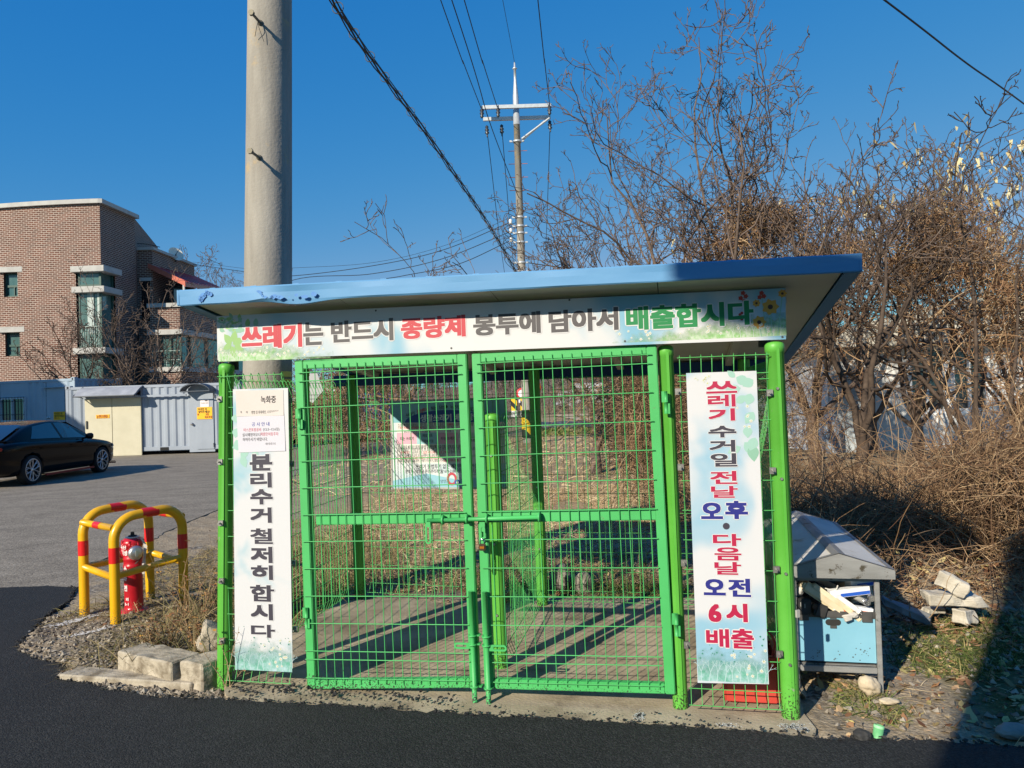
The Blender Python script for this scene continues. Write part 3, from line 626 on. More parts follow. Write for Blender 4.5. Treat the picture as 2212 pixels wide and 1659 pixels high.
def wash(name, white, blue, scale, lo, hi, c3=None, s3=9, lo3=.6, axis=None, off=0.0):
    """watercolour print: soft blue clouds on white"""
    m = bpy.data.materials.new(name); m.use_nodes = True; n = m.node_tree.nodes; l = m.node_tree.links; b = n['Principled BSDF']; b.inputs['Roughness'].default_value = .42; b.inputs['Specular IOR Level'].default_value = .4
    tc = n.new('ShaderNodeTexCoord'); mp = n.new('ShaderNodeMapping'); mp.inputs['Location'].default_value = (off, off * .7, 0); l.new(tc.outputs['Object'], mp.inputs[0])
    nz = n.new('ShaderNodeTexNoise'); nz.inputs['Scale'].default_value = scale; nz.inputs['Detail'].default_value = 3; nz.inputs['Distortion'].default_value = .4; l.new(mp.outputs[0], nz.inputs['Vector'])
    rp = n.new('ShaderNodeMapRange'); rp.inputs['From Min'].default_value = lo; rp.inputs['From Max'].default_value = hi; rp.interpolation_type = 'SMOOTHSTEP'; l.new(nz.outputs['Fac'], rp.inputs['Value'])
    mx = n.new('ShaderNodeMix'); mx.data_type = 'RGBA'; mx.inputs['A'].default_value = (*white, 1); mx.inputs['B'].default_value = (*blue, 1); l.new(rp.outputs[0], mx.inputs['Factor'])
    l.new(mx.outputs['Result'], b.inputs['Base Color']); return m
def washpatch(name, c1, c2, scale, strength=1.0):     # painted meadow band: blotchy, with a ragged alpha edge from vertex weight 'fade'
    m = bpy.data.materials.new(name); m.use_nodes = True; n = m.node_tree.nodes; l = m.node_tree.links; b = n['Principled BSDF']; b.inputs['Roughness'].default_value = .45
    tc = n.new('ShaderNodeTexCoord'); nz = n.new('ShaderNodeTexNoise'); nz.inputs['Scale'].default_value = scale; nz.inputs['Detail'].default_value = 6; nz.inputs['Roughness'].default_value = .7; l.new(tc.outputs['Object'], nz.inputs['Vector'])
    rp = n.new('ShaderNodeMapRange'); rp.inputs['From Min'].default_value = .35; rp.inputs['From Max'].default_value = .65; l.new(nz.outputs['Fac'], rp.inputs['Value'])
    mx = n.new('ShaderNodeMix'); mx.data_type = 'RGBA'; mx.inputs['A'].default_value = (*c1, 1); mx.inputs['B'].default_value = (*c2, 1); l.new(rp.outputs[0], mx.inputs['Factor']); l.new(mx.outputs['Result'], b.inputs['Base Color'])
    uv = n.new('ShaderNodeUVMap'); sx = n.new('ShaderNodeSeparateXYZ'); l.new(uv.outputs[0], sx.inputs[0])
    n2 = n.new('ShaderNodeTexNoise'); n2.inputs['Scale'].default_value = scale * .45; n2.inputs['Detail'].default_value = 5; l.new(tc.outputs['Object'], n2.inputs['Vector'])
    ad = n.new('ShaderNodeMath'); ad.operation = 'ADD'; l.new(sx.outputs[1], ad.inputs[0]); l.new(n2.outputs['Fac'], ad.inputs[1])
    r2 = n.new('ShaderNodeMapRange'); r2.inputs['From Min'].default_value = .75; r2.inputs['From Max'].default_value = 1.3; r2.inputs['To Max'].default_value = strength; l.new(ad.outputs[0], r2.inputs['Value']); l.new(r2.outputs[0], b.inputs['Alpha']); return m
K_RED, K_GREY, K_GRN, K_BLUE = flatp('print red', (222, 62, 78), .5), flatp('print grey', (92, 88, 92), .5), flatp('print green', (12, 150, 82), .5), flatp('print navy', (46, 50, 150), .5)
K_CHAR, K_CRIM, K_WHITE = flatp('print charcoal', (72, 68, 82), .5), flatp('print crimson', (205, 32, 82), .5), flatp('print white', (246, 246, 248), .5)
K_LEAF, K_LEAF2, K_PETAL, K_YEL, K_ORNG, K_DRK = flatp('painted leaf', (165, 212, 130), .5), flatp('painted teal leaf', (182, 228, 212), .5), flatp('painted petal', (240, 246, 240), .5), flatp('painted yellow', (230, 215, 120), .5), flatp('painted orange petal', (244, 178, 66), .5), flatp('painted brown', (80, 50, 30), .5)
K_LEAF3, K_TWIG, K_SPLAT, K_REDF = flatp('painted deep leaf', (160, 212, 185), .5), flatp('painted pale twig', (205, 238, 240), .5), flatp('painted splatter', (80, 160, 140), .5), flatp('painted red blossom', (206, 66, 50), .5)
M_PANEL = flatp('sign edge', (225, 225, 220), .5)
rs = random.Random(3)

def board(name, label, cat, fr, quad, c, th, mtl, group=None):
    """flat panel through four frame points TL TR BR BL"""
    cen = np.mean(np.array(quad), 0); o = thing(name, label, cat, fr.pt(cen[0], min(q[1] for q in quad), c), group)
    m = MB(); TL, TR, BR_, BL_ = quad
    f = [fr.pt(*p, c) for p in (BL_, BR_, TR, TL)]; k = [fr.pt(*p, c - th) for p in (BL_, BR_, TR, TL)]
    m.hexa([k[0], k[1], f[1], f[0], k[3], k[2], f[2], f[3]]); m.build('panel', mtl, o); return o
def band(o, fr, u0, u1, v0, v1, c, mtl, tilt=0.0, fade=(1, 1, 0, 0)):
    m = MB(); m.quad([fr.pt(u0, v0, c), fr.pt(u1, v0 + tilt, c), fr.pt(u1, v1 + tilt, c), fr.pt(u0, v1, c)], uv=[(0, k) for k in fade]); return m.build('painted_meadow', mtl, o)
# --- long banner under the eaves
FB = Frame(CO + EY * -.045, EX, EZ, -EY * .3)
uv = lambda x, y: FB.uv(x, y)
Q = [uv(468, 683), uv(1697, 622), uv(1698, 733), uv(470, 778)]
W1 = wash('banner print', linp(246, 246, 248), linp(150, 208, 236), 1.7, .50, .70)
bn = board('banner_sign', 'long white banner with red, grey and green Korean lettering under the blue roof edge', 'banner', FB, Q, 0, .012, W1)
vb0, vb1 = (Q[3][1] + Q[2][1]) / 2, (Q[0][1] + Q[1][1]) / 2; ub0, ub1 = Q[0][0], Q[1][0]
K_MEAD = washpatch('painted meadow', linp(150, 215, 120), linp(235, 248, 225), 40); K_MEAD2 = washpatch('painted teal meadow', linp(110, 205, 160), linp(225, 245, 250), 30)
band(bn, FB, ub0 + .004, ub0 + .72, vb0 + .004, vb0 + .12, .0012, K_MEAD, -.008, (1.2, .35, -.2, .15)); band(bn, FB, ub1 - .85, ub1 - .004, vb0 + .006, vb0 + .12, .0012, K_MEAD, 0, (.35, 1.2, .3, -.2))
m = MB()
for k in range(26): leafshape(m, FB, ub0 + rs.uniform(.01, .16), vb1 - rs.uniform(.005, .075), rs.uniform(.03, .05), .022, rs.uniform(0, 6.28), .0014 + k * .00003, 2 if k % 3 else 0)
for (u, v, a, Ln) in ((.10, .10, .4, .075), (.09, .10, 2.2, .075), (.09, .09, -1.3, .07), (.11, .09, 5.9, .06), (.10, .11, 1.3, .07), (.09, .10, 3.6, .06)): leafshape(m, FB, ub0 + u, vb0 + v, Ln, Ln * .6, a, .0018 + a * .0001, 0)
for u in (.20, .25): leafshape(m, FB, ub0 + u, vb1 - .01, .06, .032, -1.9 + u, .0018, 2 if u > .2 else 0)
m.build('painted_leaves', [K_LEAF, K_LEAF2, K_LEAF3], bn)
m = MB()
for k in range(60):
    left = k < 28; u = ub0 + rs.uniform(.02, .70) if left else ub1 - rs.uniform(.02, .85); flower(m, FB, u, vb0 + rs.uniform(.02, .075), rs.uniform(.006, .012), .0024 + k * .00002, 0, 1, 5, rs.random())
for k in range(16): flower(m, FB, ub0 + rs.uniform(.01, .15), vb1 - rs.uniform(.01, .06), .009, .0032, 0, 1, 5, rs.random())
m.build('painted_daisies', [K_PETAL, K_YEL], bn)
m = MB(); 
for k in range(16): twig(m, FB, ub0 + .015 + k * .018 if k < 8 else ub1 - .25 + (k - 8) * .031, vb0 + .006, .028, 1.57 + rs.uniform(-.2, .2), .0022, .0016, 0, 2, rs)
m.build('painted_twigs', [K_TWIG if False else K_PETAL], bn)
m = MB()
for (x, y, r_) in ((1664, 663, .042), (1640, 696, .034), (1690, 634, .022), (1634, 655, .020)):
    p = uv(x, y); 
    for i in range(7): leafshape(m, FB, p[0], p[1], r_, r_ * .8, i * .9, .0030 + i * .00004, 0)
    disc(m, FB, *p, r_ * .3, .0036, 1, 9)
for (x, y) in ((1605, 633), (1611, 640), (1600, 644), (1645, 633), (1650, 640), (1608, 650), (1641, 642)):
    p = uv(x, y)
    for i in range(5): leafshape(m, FB, p[0], p[1], .013, .011, i * 1.26, .0030 + i * .00004, 2)
p = uv(1598, 681)
for i in range(6): disc(m, FB, p[0] + rs.uniform(-.016, .016), p[1] + rs.uniform(-.02, .02), .008, .0052 + .00004 * i, 2, 6)
for x0, y0, x1, y1 in ((1664, 663, 1668, 725), (1640, 696, 1645, 727), (1690, 634, 1680, 725), (1645, 636, 1655, 720)):
    a, b = uv(x0, y0), uv(x1, y1); m.poly([FB.pt(a[0] - .002, a[1], .0026), FB.pt(b[0] - .002, b[1], .0026), FB.pt(b[0] + .002, b[1], .0026), FB.pt(a[0] + .002, a[1], .0026)], 3)
m.build('painted_flowers', [K_ORNG, K_DRK, K_REDF, K_LEAF3], bn)
def line_text(o, fr, items, c, bold, grow, mats, uvf, name='lettering', outline=K_WHITE):
    m, mo = MB(), MB()
    for body, (x0, y0, x1, y1), mi in items:       # pixel corners: top-left, bottom-right
        a, b = uvf(x0, y0), uvf(x1, y1); c0, c1 = uvf(x0, y1), uvf(x1, y0)
        box = ((a[0] + c0[0]) / 2, (b[0] + c1[0]) / 2, (c0[1] + b[1]) / 2, (a[1] + c1[1]) / 2)
        if grow: letters(mo, fr, body, box, c, bold, 0, grow)
        letters(m, fr, body, box, c + .0012, bold, mi)
    if grow: mo.build('letter_outline', outline, o)
    return m.build(name, mats, o)
def sl4(x0, x1, dy0, dy1):    # banner text box that follows the sloping line
    f = lambda x: 681 + (x - 522) * -.0405
    xm = (x0 + x1) / 2; return (x0, f(xm) + dy0, x1, f(xm) + dy1)
line_text(bn, FB, [('쓰레기', sl4(522, 653, 22, 74), 0), ('는', sl4(655, 699, 21, 71), 1), ('반드시', sl4(715, 850, 20, 68), 1), ('종량제', sl4(866, 1006, 19, 66), 0), ('봉투에', sl4(1022, 1168, 18, 65), 1), ('담아서', sl4(1185, 1336, 16, 65), 1), ('배출합시다', sl4(1352, 1628, 14, 66), 2)], .0045, .046, .05, [K_RED, K_GREY, K_GRN], uv)
m = MB()
for x, y in ((975, 752), (1350, 737), (480, 692), (1690, 728), (812, 671), (1230, 648)): disc(m, FB, *uv(x, y), .0055, .0062, 0, 8)
m.build('screw', M_DARK, bn)

# --- upright banner on the left panel
FLs = Frame(CO + EY * -.05, EX, EZ, -EY * .3); uvl = lambda x, y: FLs.uv(x, y)
zc = lambda X, Y: ((850 + X * .8137) / 1.8517, (1450 + Y * .8137) / 1.8517)
Ql = [uvl(503, 841), uvl(622, 838), uvl(632, 1444), uvl(508, 1447)]
W2 = wash('left sign print', linp(244, 245, 248), linp(172, 220, 236), 2.6, .46, .64, off=3.1)
ls = board('upright_sign', 'tall white sign with dark Korean lettering and pasted notices on the left mesh', 'sign', FLs, Ql, 0, .006, W2)
K_MEADT = washpatch('painted aqua meadow', linp(105, 195, 165), linp(205, 238, 246), 26)
ul0, ul1, vl0, vl1 = Ql[3][0], Ql[2][0], Ql[3][1], Ql[0][1]
band(ls, FLs, ul0 + .003, ul1 - .003, vl0 + .003, vl0 + .22, .0012, K_MEADT)
def meadow(o, fr, u0, u1, v0, seed, kk=9):
    r_ = random.Random(seed); m = MB()
    for k in range(kk): twig(m, fr, u0 + (u1 - u0) * (k + .5) / kk, v0 + .004, .045, 1.57 + r_.uniform(-.25, .25), .0018 + .0001 * k, .0022, 0, 3, r_)
    m.build('painted_twigs', K_TWIG, o); m = MB()
    for k in range(16): flower(m, fr, r_.uniform(u0 + .15, u1 - .01), v0 + r_.uniform(.03, .18), r_.uniform(.007, .012), .0032 + .00003 * k, 0, 1, 6, r_.random())
    m.build('painted_daisies', [K_PETAL, K_YEL], o); m = MB()
    for k in range(34): disc(m, fr, r_.uniform(u0 + .01, u1 - .01), v0 + r_.uniform(.10, .25), r_.uniform(.0015, .0048), .0036, 0, 7)
    m.build('painted_splatter', K_SPLAT, o)
meadow(ls, FLs, ul0, ul1, vl0, 5)
m = MB()
for (x, y, Ln, wd, a) in ((535, 960, .13, .05, -2.0), (522, 985, .09, .045, -1.2), (512, 870, .07, .05, -.9), (508, 895, .06, .05, -1.5), (512, 925, .07, .05, -1.8), (510, 950, .05, .04, -1.2), (520, 960, .07, .05, 3.5), (545, 975, .06, .05, -.7)):
    p = uvl(x, y); leafshape(m, FLs, max(p[0], ul0 + .005), p[1], Ln * .8, wd, a if p[0] + Ln * .8 * math.cos(a) > ul0 + .003 else -1.4, .0020 + .0001 * abs(a), 0)
m.build('painted_leaves', K_LEAF2, ls)
LB = [('분', 183, 450, 295, 532), ('리', 186, 540, 292, 615), ('수', 186, 622, 297, 698), ('거', 186, 712, 292, 788), ('철', 186, 815, 297, 892), ('저', 188, 905, 296, 985), ('히', 190, 996, 298, 1068), ('합', 186, 1093, 305, 1175), ('시', 188, 1186, 298, 1266), ('다', 190, 1288, 308, 1352)]
line_text(ls, FLs, [(c, (*zc(x0, y0), *zc(x1, y1)), 0) for c, x0, y0, x1, y1 in LB], .0042, .060, .055, [K_CHAR], uvl)
zp = lambda X, Y: ((900 + X * .2772) / 1.8517, (1440 + Y * .2772) / 1.8517)
def paper(name, label, mtl, corners, c, texts, mats, tilt_top=.001):
    q = [uvl(*zp(*k)) for k in corners]; cen = np.mean(q, 0); o = thing(name, label, 'notice', FLs.pt(cen[0], q[2][1], c))
    m = MB(); n_ = 8; P = []
    for j in range(n_ + 1):
        t = j / n_
        for i in range(n_ + 1):
            s = i / n_; p = (1 - t) * ((1 - s) * np.array(q[0]) + s * np.array(q[1])) + t * ((1 - s) * np.array(q[3]) + s * np.array(q[2]))
            curl = .006 * (t ** 6) * (s ** 4 + .2) + .0008 * math.sin(s * 6 + t * 4); P.append(FLs.pt(p[0], p[1], c + curl + .0006))
    ii_ = np.arange(n_)[:, None] * (n_ + 1) + np.arange(n_)[None, :]; m.add(np.array(P), np.stack([ii_, ii_ + n_ + 1, ii_ + n_ + 2, ii_ + 1], -1).reshape(-1, 4), 0, True); m.build('sheet', mtl, o)
    m = MB()
    for body, x0, y0, x1, y1, mi, bold in texts:
        a, b = uvl(*zp(x0, y0)), uvl(*zp(x1, y1)); letters(m, FLs, body, (a[0], b[0], b[1], a[1]), c + .0028, bold, mi)
    m.build('lettering', mats, o); return o
K_PB, K_PR, K_PK = flatp('ink blue', (96, 100, 190), .7), flatp('ink red', (225, 90, 110), .7), flatp('ink dark', (70, 66, 70), .7)
paper('notice_sheet', 'faded cream notice pasted at the top of the left upright sign', mat('faded cream paper', linp(246, 234, 226), linp(250, 240, 234), 3, .7), [(158, 445), (842, 430), (852, 800), (168, 815)], .0055,
      [('녹화중', 518, 520, 740, 618, 0, .018), ('목', 224, 738, 248, 770, 0, 0), ('적', 303, 738, 329, 770, 0, 0), ('방범 및 화재예방, 시설안전관리', 385, 732, 775, 772, 0, .004)], [K_PK])
paper('notice_sheet', 'white roadwork notice with blue heading pasted below the cream notice', mat('white paper', linp(240, 238, 250), linp(246, 244, 252), 2, .7), [(172, 818), (856, 796), (877, 1310), (200, 1335)], .0075,
      [('공 사 안 내', 390, 898, 645, 950, 1, .008), ('아스콘포장공사', 270, 985, 528, 1028, 2, .008), ('(12.5~12.6일)', 553, 978, 790, 1025, 0, .006), ('실시예정이오니', 255, 1055, 512, 1100, 0, .006), ('차량은이동주차', 514, 1045, 775, 1090, 2, .008), ('하여주시기 바랍니다.', 258, 1122, 620, 1166, 0, .006), ('세본종합건설', 585, 1192, 735, 1222, 0, .002)], [K_PK, K_PB, K_PR])

# --- upright banner on the right panel
FRs = Frame(CO + EY * -.05, EX, EZ, -EY * .3); uvr = lambda x, y: FRs.uv(x, y)
Qr = [uvr(1482, 806), uvr(1634, 801), uvr(1661, 1478), uvr(1507, 1475)]
W3 = wash('right sign print', linp(244, 245, 248), linp(166, 215, 240), 2.2, .45, .66, off=7.3)
rsn = board('upright_sign', 'tall white sign with crimson and navy Korean lettering on the right mesh', 'sign', FRs, Qr, 0, .006, W3)
ur0, ur1, vr0, vr1 = Qr[3][0], Qr[2][0], min(Qr[2][1], Qr[3][1]), Qr[1][1]
band(rsn, FRs, ur0 + .003, ur1 - .003, vr0 + .012, vr0 + .22, .0012, K_MEADT); meadow(rsn, FRs, ur0, ur1, vr0 + .008, 9)
m = MB()
for (x, y, Ln, wd, a) in ((1590, 815, .07, .05, -.5), (1600, 838, .08, .05, -.2), (1622, 850, .06, .05, -1.9), (1590, 870, .06, .04, .6), (1628, 890, .07, .05, -2.2), (1615, 920, .06, .045, -1.6), (1632, 945, .07, .05, -2.0), (1608, 955, .08, .05, -.9), (1600, 965, .07, .04, 3.6), (1625, 960, .085, .055, -1.5), (1588, 815, .05, .03, 2.4), (1627, 820, .06, .05, -2.6)):
    p = uvr(x, y); 
    if p[0] + Ln * math.cos(a) > ur1 - .004: a = math.pi - a
    leafshape(m, FRs, p[0], p[1], Ln, wd, a, .0020 + .0001 * abs(a), int(Ln * 1000) % 2)
m.build('painted_leaves', [K_LEAF2, K_LEAF3], rsn); m = MB()
for k in range(16): p = uvr(rs.uniform(1500, 1535), rs.uniform(810, 830)) if k < 9 else uvr(rs.uniform(1590, 1625), rs.uniform(870, 925)); flower(m, FRs, *p, rs.uniform(.007, .012), .0034, 0, 1, 5, rs.random())
m.build('painted_daisies', [K_PETAL, K_YEL], rsn)
zr = lambda X, Y: ((2600 + X * .9044) / 1.8517, (1350 + Y * .9044) / 1.8517)
RB_ = [('쓰', 248, 193, 385, 247, 0), ('레', 255, 252, 378, 307, 0), ('기', 258, 314, 376, 369, 0), ('수', 258, 390, 382, 442, 1), ('거', 262, 453, 377, 506, 1), ('일', 268, 512, 386, 571, 1), ('전', 266, 590, 386, 648, 0), ('날', 270, 656, 388, 709, 0), ('오', 225, 730, 322, 803, 2), ('후', 332, 722, 433, 803, 2), ('다', 278, 868, 403, 922, 0), ('음', 285, 928, 404, 986, 0), ('날', 285, 992, 403, 1049, 0), ('오', 237, 1068, 334, 1140, 2), ('전', 346, 1066, 446, 1147, 2), ('6', 258, 1178, 316, 1258, 0), ('시', 336, 1176, 432, 1258, 0), ('배', 248, 1288, 350, 1370, 0), ('출', 358, 1288, 460, 1376, 0)]
line_text(rsn, FRs, [(c, (*zr(x0, y0), *zr(x1, y1)), mi) for c, x0, y0, x1, y1, mi in RB_], .0042, .058, .055, [K_CRIM, K_CHAR, K_BLUE], uvr)
m = MB(); p = uvr(*zr(337, 834)); disc(m, FRs, *p, .0165, .0054, 0, 16); m.build('bullet_dot', K_CHAR, rsn)

# --- notice board hanging on the rear mesh
PRINT = .82
FK = Frame(CO + EY * (BL[1] - .075), EX, EZ, -EY * .3); uvk = lambda x, y: FK.uv(x, y)
zk = lambda X, Y: ((1200 + X * .4219) / 1.8517, (1400 + Y * .4219) / 1.8517)
Qk = [uvk(*zk(855, 480)), uvk(*zk(1955, 445)), uvk(*zk(1972, 1318)), uvk(*zk(865, 1320))]
kb = board('notice_board', 'weathered blue and white rubbish rules board hanging on the rear mesh', 'notice board', FK, Qk, 0, .02, mat('board frame', linp(190, 190, 186), linp(165, 165, 160), 12, .5))
def kq(pts, mtl, name, c): m = MB(); m.poly([FK.pt(*uvk(*zk(*p)), c) for p in pts][::-1]); return m.build(name, mtl, kb)
kq([(875, 495), (1945, 462), (1950, 1300), (880, 1305)], wash('board sky print', linp(226, 232, 236), linp(196, 222, 232), 3, .4, .6), 'print_field', .0015)
kq([(875, 495), (1945, 462), (1947, 700), (878, 690)], wash('board teal print', linp(120, 185, 200), linp(150, 205, 215), 3, .4, .6), 'print_sky', .003)
m = MB(); t = np.linspace(0, math.pi, 24); m.poly([FK.pt(*uvk(*zk(1400 + 405 * math.cos(a), 686 - 118 * math.sin(a) - (400 * math.cos(a)) * .01)), .0045) for a in t]); m.build('print_arch', flatp('board blue', (38, 72, 150), .5), kb)
kq([(915, 690), (1940, 682), (1945, 1075), (920, 1072)], flatp('board white', (232, 230, 226), .5), 'print_panel', .0038)
for X0, X1, cc, yy in ((918, 1110, (232, 178, 198), (785, 893)), (1110, 1305, (165, 212, 222), (785, 893)), (1307, 1502, (232, 178, 198), (785, 890)), (1504, 1700, (190, 205, 200), (782, 832)), (1702, 1830, (232, 178, 198), (780, 888))):
    kq([(X0, yy[0]), (X1 - 3, yy[0] - 2), (X1 - 3, yy[1] - 2), (X0, yy[1])], flatp('board cell', cc, .5), 'print_cell', .005)
kq([(880, 1240), (1200, 1170), (1500, 1230), (1950, 1180), (1950, 1298), (880, 1303)], flatp('board wave', (150, 205, 225), .5), 'print_wave', .0045)
KT = [('생활쓰레기 배출방법', 1142, 612, 1700, 668, 3, .03), ('○ 생활폐기물은 재활용품 분리한 후 요일별로 지정된 품목을', 930, 697, 1375, 722, 0, .004), ('종량제봉투', 1378, 694, 1455, 718, 1, .02), ('에 담아 지정장소에 배출합니다.', 1458, 690, 1700, 716, 0, .004), ('○', 930, 730, 942, 744, 0, 0), ('타는 쓰레기', 948, 726, 1035, 750, 1, .02), ('는', 1037, 728, 1052, 748, 0, 0), ('종량제봉투에', 1058, 725, 1155, 750, 1, .02), ('안타는 쓰레기는 종량제 마대에 담아 배출.', 1160, 720, 1470, 748, 0, .004),
      ('월요일', 985, 762, 1040, 785, 0, 0), ('화요일', 1182, 758, 1235, 782, 0, 0), ('수요일', 1376, 755, 1430, 778, 0, 0), ('금', 1772, 750, 1790, 772, 0, 0), ('타는 쓰레기', 950, 824, 1080, 856, 0, .02), ('재활용품', 1160, 795, 1258, 824, 0, .015), ('대형폐기물', 1148, 850, 1268, 878, 0, .015), ('타는 쓰레기', 1338, 822, 1472, 852, 0, .02), ('안타는 쓰레기', 1522, 842, 1690, 872, 0, .02), ('타는', 1732, 820, 1784, 848, 0, .02),
      ('○ 음식물류 폐기물은 물기를 제거한 후 가연성폐기물과 함께 종량제 봉투에 넣어 배출', 932, 905, 1570, 930, 0, .008), ('○ 재활용품은 품목별 종이, 병, 캔, 플라스틱, 고철)로 분리하여 한 데 담거나 묶어 배출합니다.', 932, 930, 1668, 956, 0, .004), ('대형폐기물', 955, 960, 1032, 984, 1, .015), ('은 파손하지 말고,', 1034, 960, 1165, 984, 0, .004), ('읍,면 사무소에 수수료를 납부', 1168, 958, 1390, 982, 1, .015), ('하고 발부받은 스티커를', 1392, 954, 1570, 980, 0, .006), ('○ 쓰레기는 매일 가급적 오전 6시에서 7시 사이 배출합니다.', 932, 986, 1372, 1010, 0, .004), ('○', 932, 1015, 942, 1030, 1, 0), ('종량제봉투에 담지 않은 쓰레기는 수거하지 않습니다.', 950, 1012, 1342, 1036, 1, .012), ('○ 재활용품 분리배출 위반, 쓰레기 무단투기, 불법소각시', 932, 1038, 1358, 1062, 0, .006), ('100만원 이하 과태료', 1362, 1034, 1512, 1060, 1, .015), ('가 부과', 1514, 1034, 1572, 1060, 0, .006),
      ('쓰레기 불법투기 없는 깨끗한 양양 만들기', 1098, 1084, 1720, 1122, 0, .012), ('문의처 : 양양군 환경관리과(☎ 670-2186)·양양읍사무소(☎ 670-261', 998, 1132, 1806, 1168, 0, .006), ('양양군', 1332, 1228, 1412, 1262, 0, .002)]
m = MB()
for body, x0, y0, x1, y1, mi, bold in KT:
    a, b = uvk(*zk(x0, y0)), uvk(*zk(x1, y1)); letters(m, FK, body, (a[0], b[0], b[1], a[1]), .0062, bold, mi)
arc = '쓰레기 불법투기 하는 당신, 누군가가 지켜보고 있습니다'
for k, ch in enumerate(arc):
    if ch == ' ': continue
    t = (k + .5) / len(arc) * 2 - 1; X = 1400 + t * 395; Yc = 540 + 75 * t * t - t * 10; a, b = uvk(*zk(X - 15, Yc - 18)), uvk(*zk(X + 15, Yc + 18)); letters(m, FK, ch, (a[0], b[0], b[1], a[1]), .0062, .02, 1 if 4 <= k < 8 else 0)
m.build('lettering', [flatp('board ink', (46, 48, 60), .5), flatp('board red', (205, 52, 70), .5), flatp('board ink blue', (38, 72, 150), .5), flatp('board silver', (225, 230, 235), .4)], kb)
m = MB(); c0 = uvk(*zk(1440, 1222)); t = np.linspace(0, 2 * math.pi, 20)
P = np.array([FK.pt(c0[0] + .042 * math.cos(a), c0[1] + .052 * math.sin(a), .0062) for a in t]); Pi = np.array([FK.pt(c0[0] + .024 * math.cos(a), c0[1] + .032 * math.sin(a), .0062) for a in t]); k = np.arange(19)
m.add(np.vstack([P, Pi]), np.stack([k, k + 1, 20 + k + 1, 20 + k], -1)[:, ::-1], 0); disc(m, FK, c0[0] + .045, c0[1] - .028, .024, .0068, 1, 14); disc(m, FK, c0[0] + .045, c0[1] - .028, .010, .0074, 2, 12)
m.build('county_emblem', [flatp('emblem red', (200, 70, 90), .5), flatp('emblem blue', (50, 90, 170), .5), K_WHITE], kb)
bpy.data.objects.remove(_to)
# ------------------------------------------------------------------ concrete utility poles
M_POLE = mat('pole concrete', (.24, .22, .19), (.345, .32, .275), 5, .88, bump=.35, bscale=45, spots=((.40, .31, .19), 3.6, .58, .10), stretch=(1.4, 1.4, .22), spec=.25)
M_BLK = flat('black rubber', (28, 28, 30), .5)
M_CABLE = flat('cable black', (24, 26, 30), .6)
M_GALV = mat('galvanised steel', (.48, .50, .51), (.58, .60, .61), 12, .45, metal=.4)
YP = 5.65
p_lo, p_hi = GY(579.5, 600, YP), GY(583, 0, YP)
dpole = (p_hi - p_lo) / (p_hi[2] - p_lo[2])
pbase = p_lo + dpole * (0 - p_lo[2]); ptop = p_lo + dpole * (11.5 - p_lo[2])
np_ = thing('utility_pole', 'thick concrete utility pole standing close behind the green enclosure', 'utility pole', pbase)
m = MB(); zz = np.linspace(-.3, 11.5, 24); rr_ = lambda z: .188 - z * .0057
P = np.array([pbase + dpole * z for z in zz]); m.tubes(P[None], np.array([[rr_(z) for z in zz]]), 40, 0, True, True); m.build('shaft', M_POLE, np_)
def pole_pt(px_, py_): d = ray(px_, py_); t = YP; return C_O + d * t
for (x, y) in ((563, 356), (562, 73)):
    q = pole_pt(x, y); ax = pbase + dpole * q[2]; dv = -np.array([math.sin(R(-18 + 22) ) * 1.0, math.cos(R(4)), 0]); dv = np.array([-.10, -1.0, 0]); dv = dv / np.linalg.norm(dv)
    s0 = ax + dv * (rr_(q[2]) - .02); s1 = ax + dv * (rr_(q[2]) + .15)
    m = MB(); m.cyl(s0, s1, .010, None, 10); m.lathe(s1, [(.0005, -.012), (.022, -.012), (.022, .010), (.0005, .010)], 6, axis_to(dv), smooth=False); m.lathe(s0 + dv * .02, [(.02, -.002), (.02, .012), (.0005, .012)], 8, axis_to(dv)); m.build('step_bolt', flat('weathered bolt', (110, 105, 90), .6, metal=.4), np_)
    if y < 100:
        m = MB()
        for dx, dz in ((-.035, -.11), (.03, -.15)): m.tubes(smoothpath([s0 + dv * .05, s0 + dv * .06 + np.array([dx * .2, -.01, -.05]), s0 + dv * .03 + np.array([dx, -.01, dz])], 8)[None], np.full((1, 8), .0022), 4)
        m.build('wire_tail', M_CABLE, np_)
m = MB(); zc_ = 1.62 + (857 + 16 - 806) / FPX * 0 ; fp = Frame(pbase, (1, 0, 0), (0, 0, 1), (0, -1, 0))
def wraplabel(x0, x1, y0, y1, mtl, name, off=.003):
    a, b = GY(x0, y1, YP - .2), GY(x1, y0, YP - .2); zlo, zhi = a[2], b[2]; m = MB(); rad = rr_(2) + off; ax = pbase + dpole * ((zlo + zhi) / 2); hd = math.atan2(ax[0], ax[1])
    t0 = math.asin(np.clip((a[0] - ax[0]) / rad, -1, 1)); t1 = math.asin(np.clip((b[0] - ax[0]) / rad, -1, 1)); T = np.linspace(t0, t1, 9)
    f = lambda t, z: np.array([ax[0] + rad * math.sin(t), ax[1] - rad * math.cos(t), z]); V = [f(t, zlo) for t in T] + [f(t, zhi) for t in T]; k = np.arange(8); m.add(V, np.stack([k, k + 1, 9 + k + 1, 9 + k], -1)); return m.build(name, mtl, np_), f, T, zlo, zhi
_cv = bpy.data.curves.new('glyph', 'FONT'); _to = bpy.data.objects.new('glyph', _cv); COL.objects.link(_to); _cv.resolution_u = 3
def cyl_letters(par, body, f, t0, t1, z0, z1, mtl, bold=.02, name='lettering'):
    v, fc = glyph(body, bold); lo, hi = v.min(0), v.max(0); s = (v - lo) / (hi - lo); m = MB(); m.add(np.array([f(t0 + (t1 - t0) * a, z0 + (z1 - z0) * b) for a, b in s]), fc); return m.build(name, mtl, par)
K_PLATE = flat('yellow pole plate', (232, 214, 120), .5)
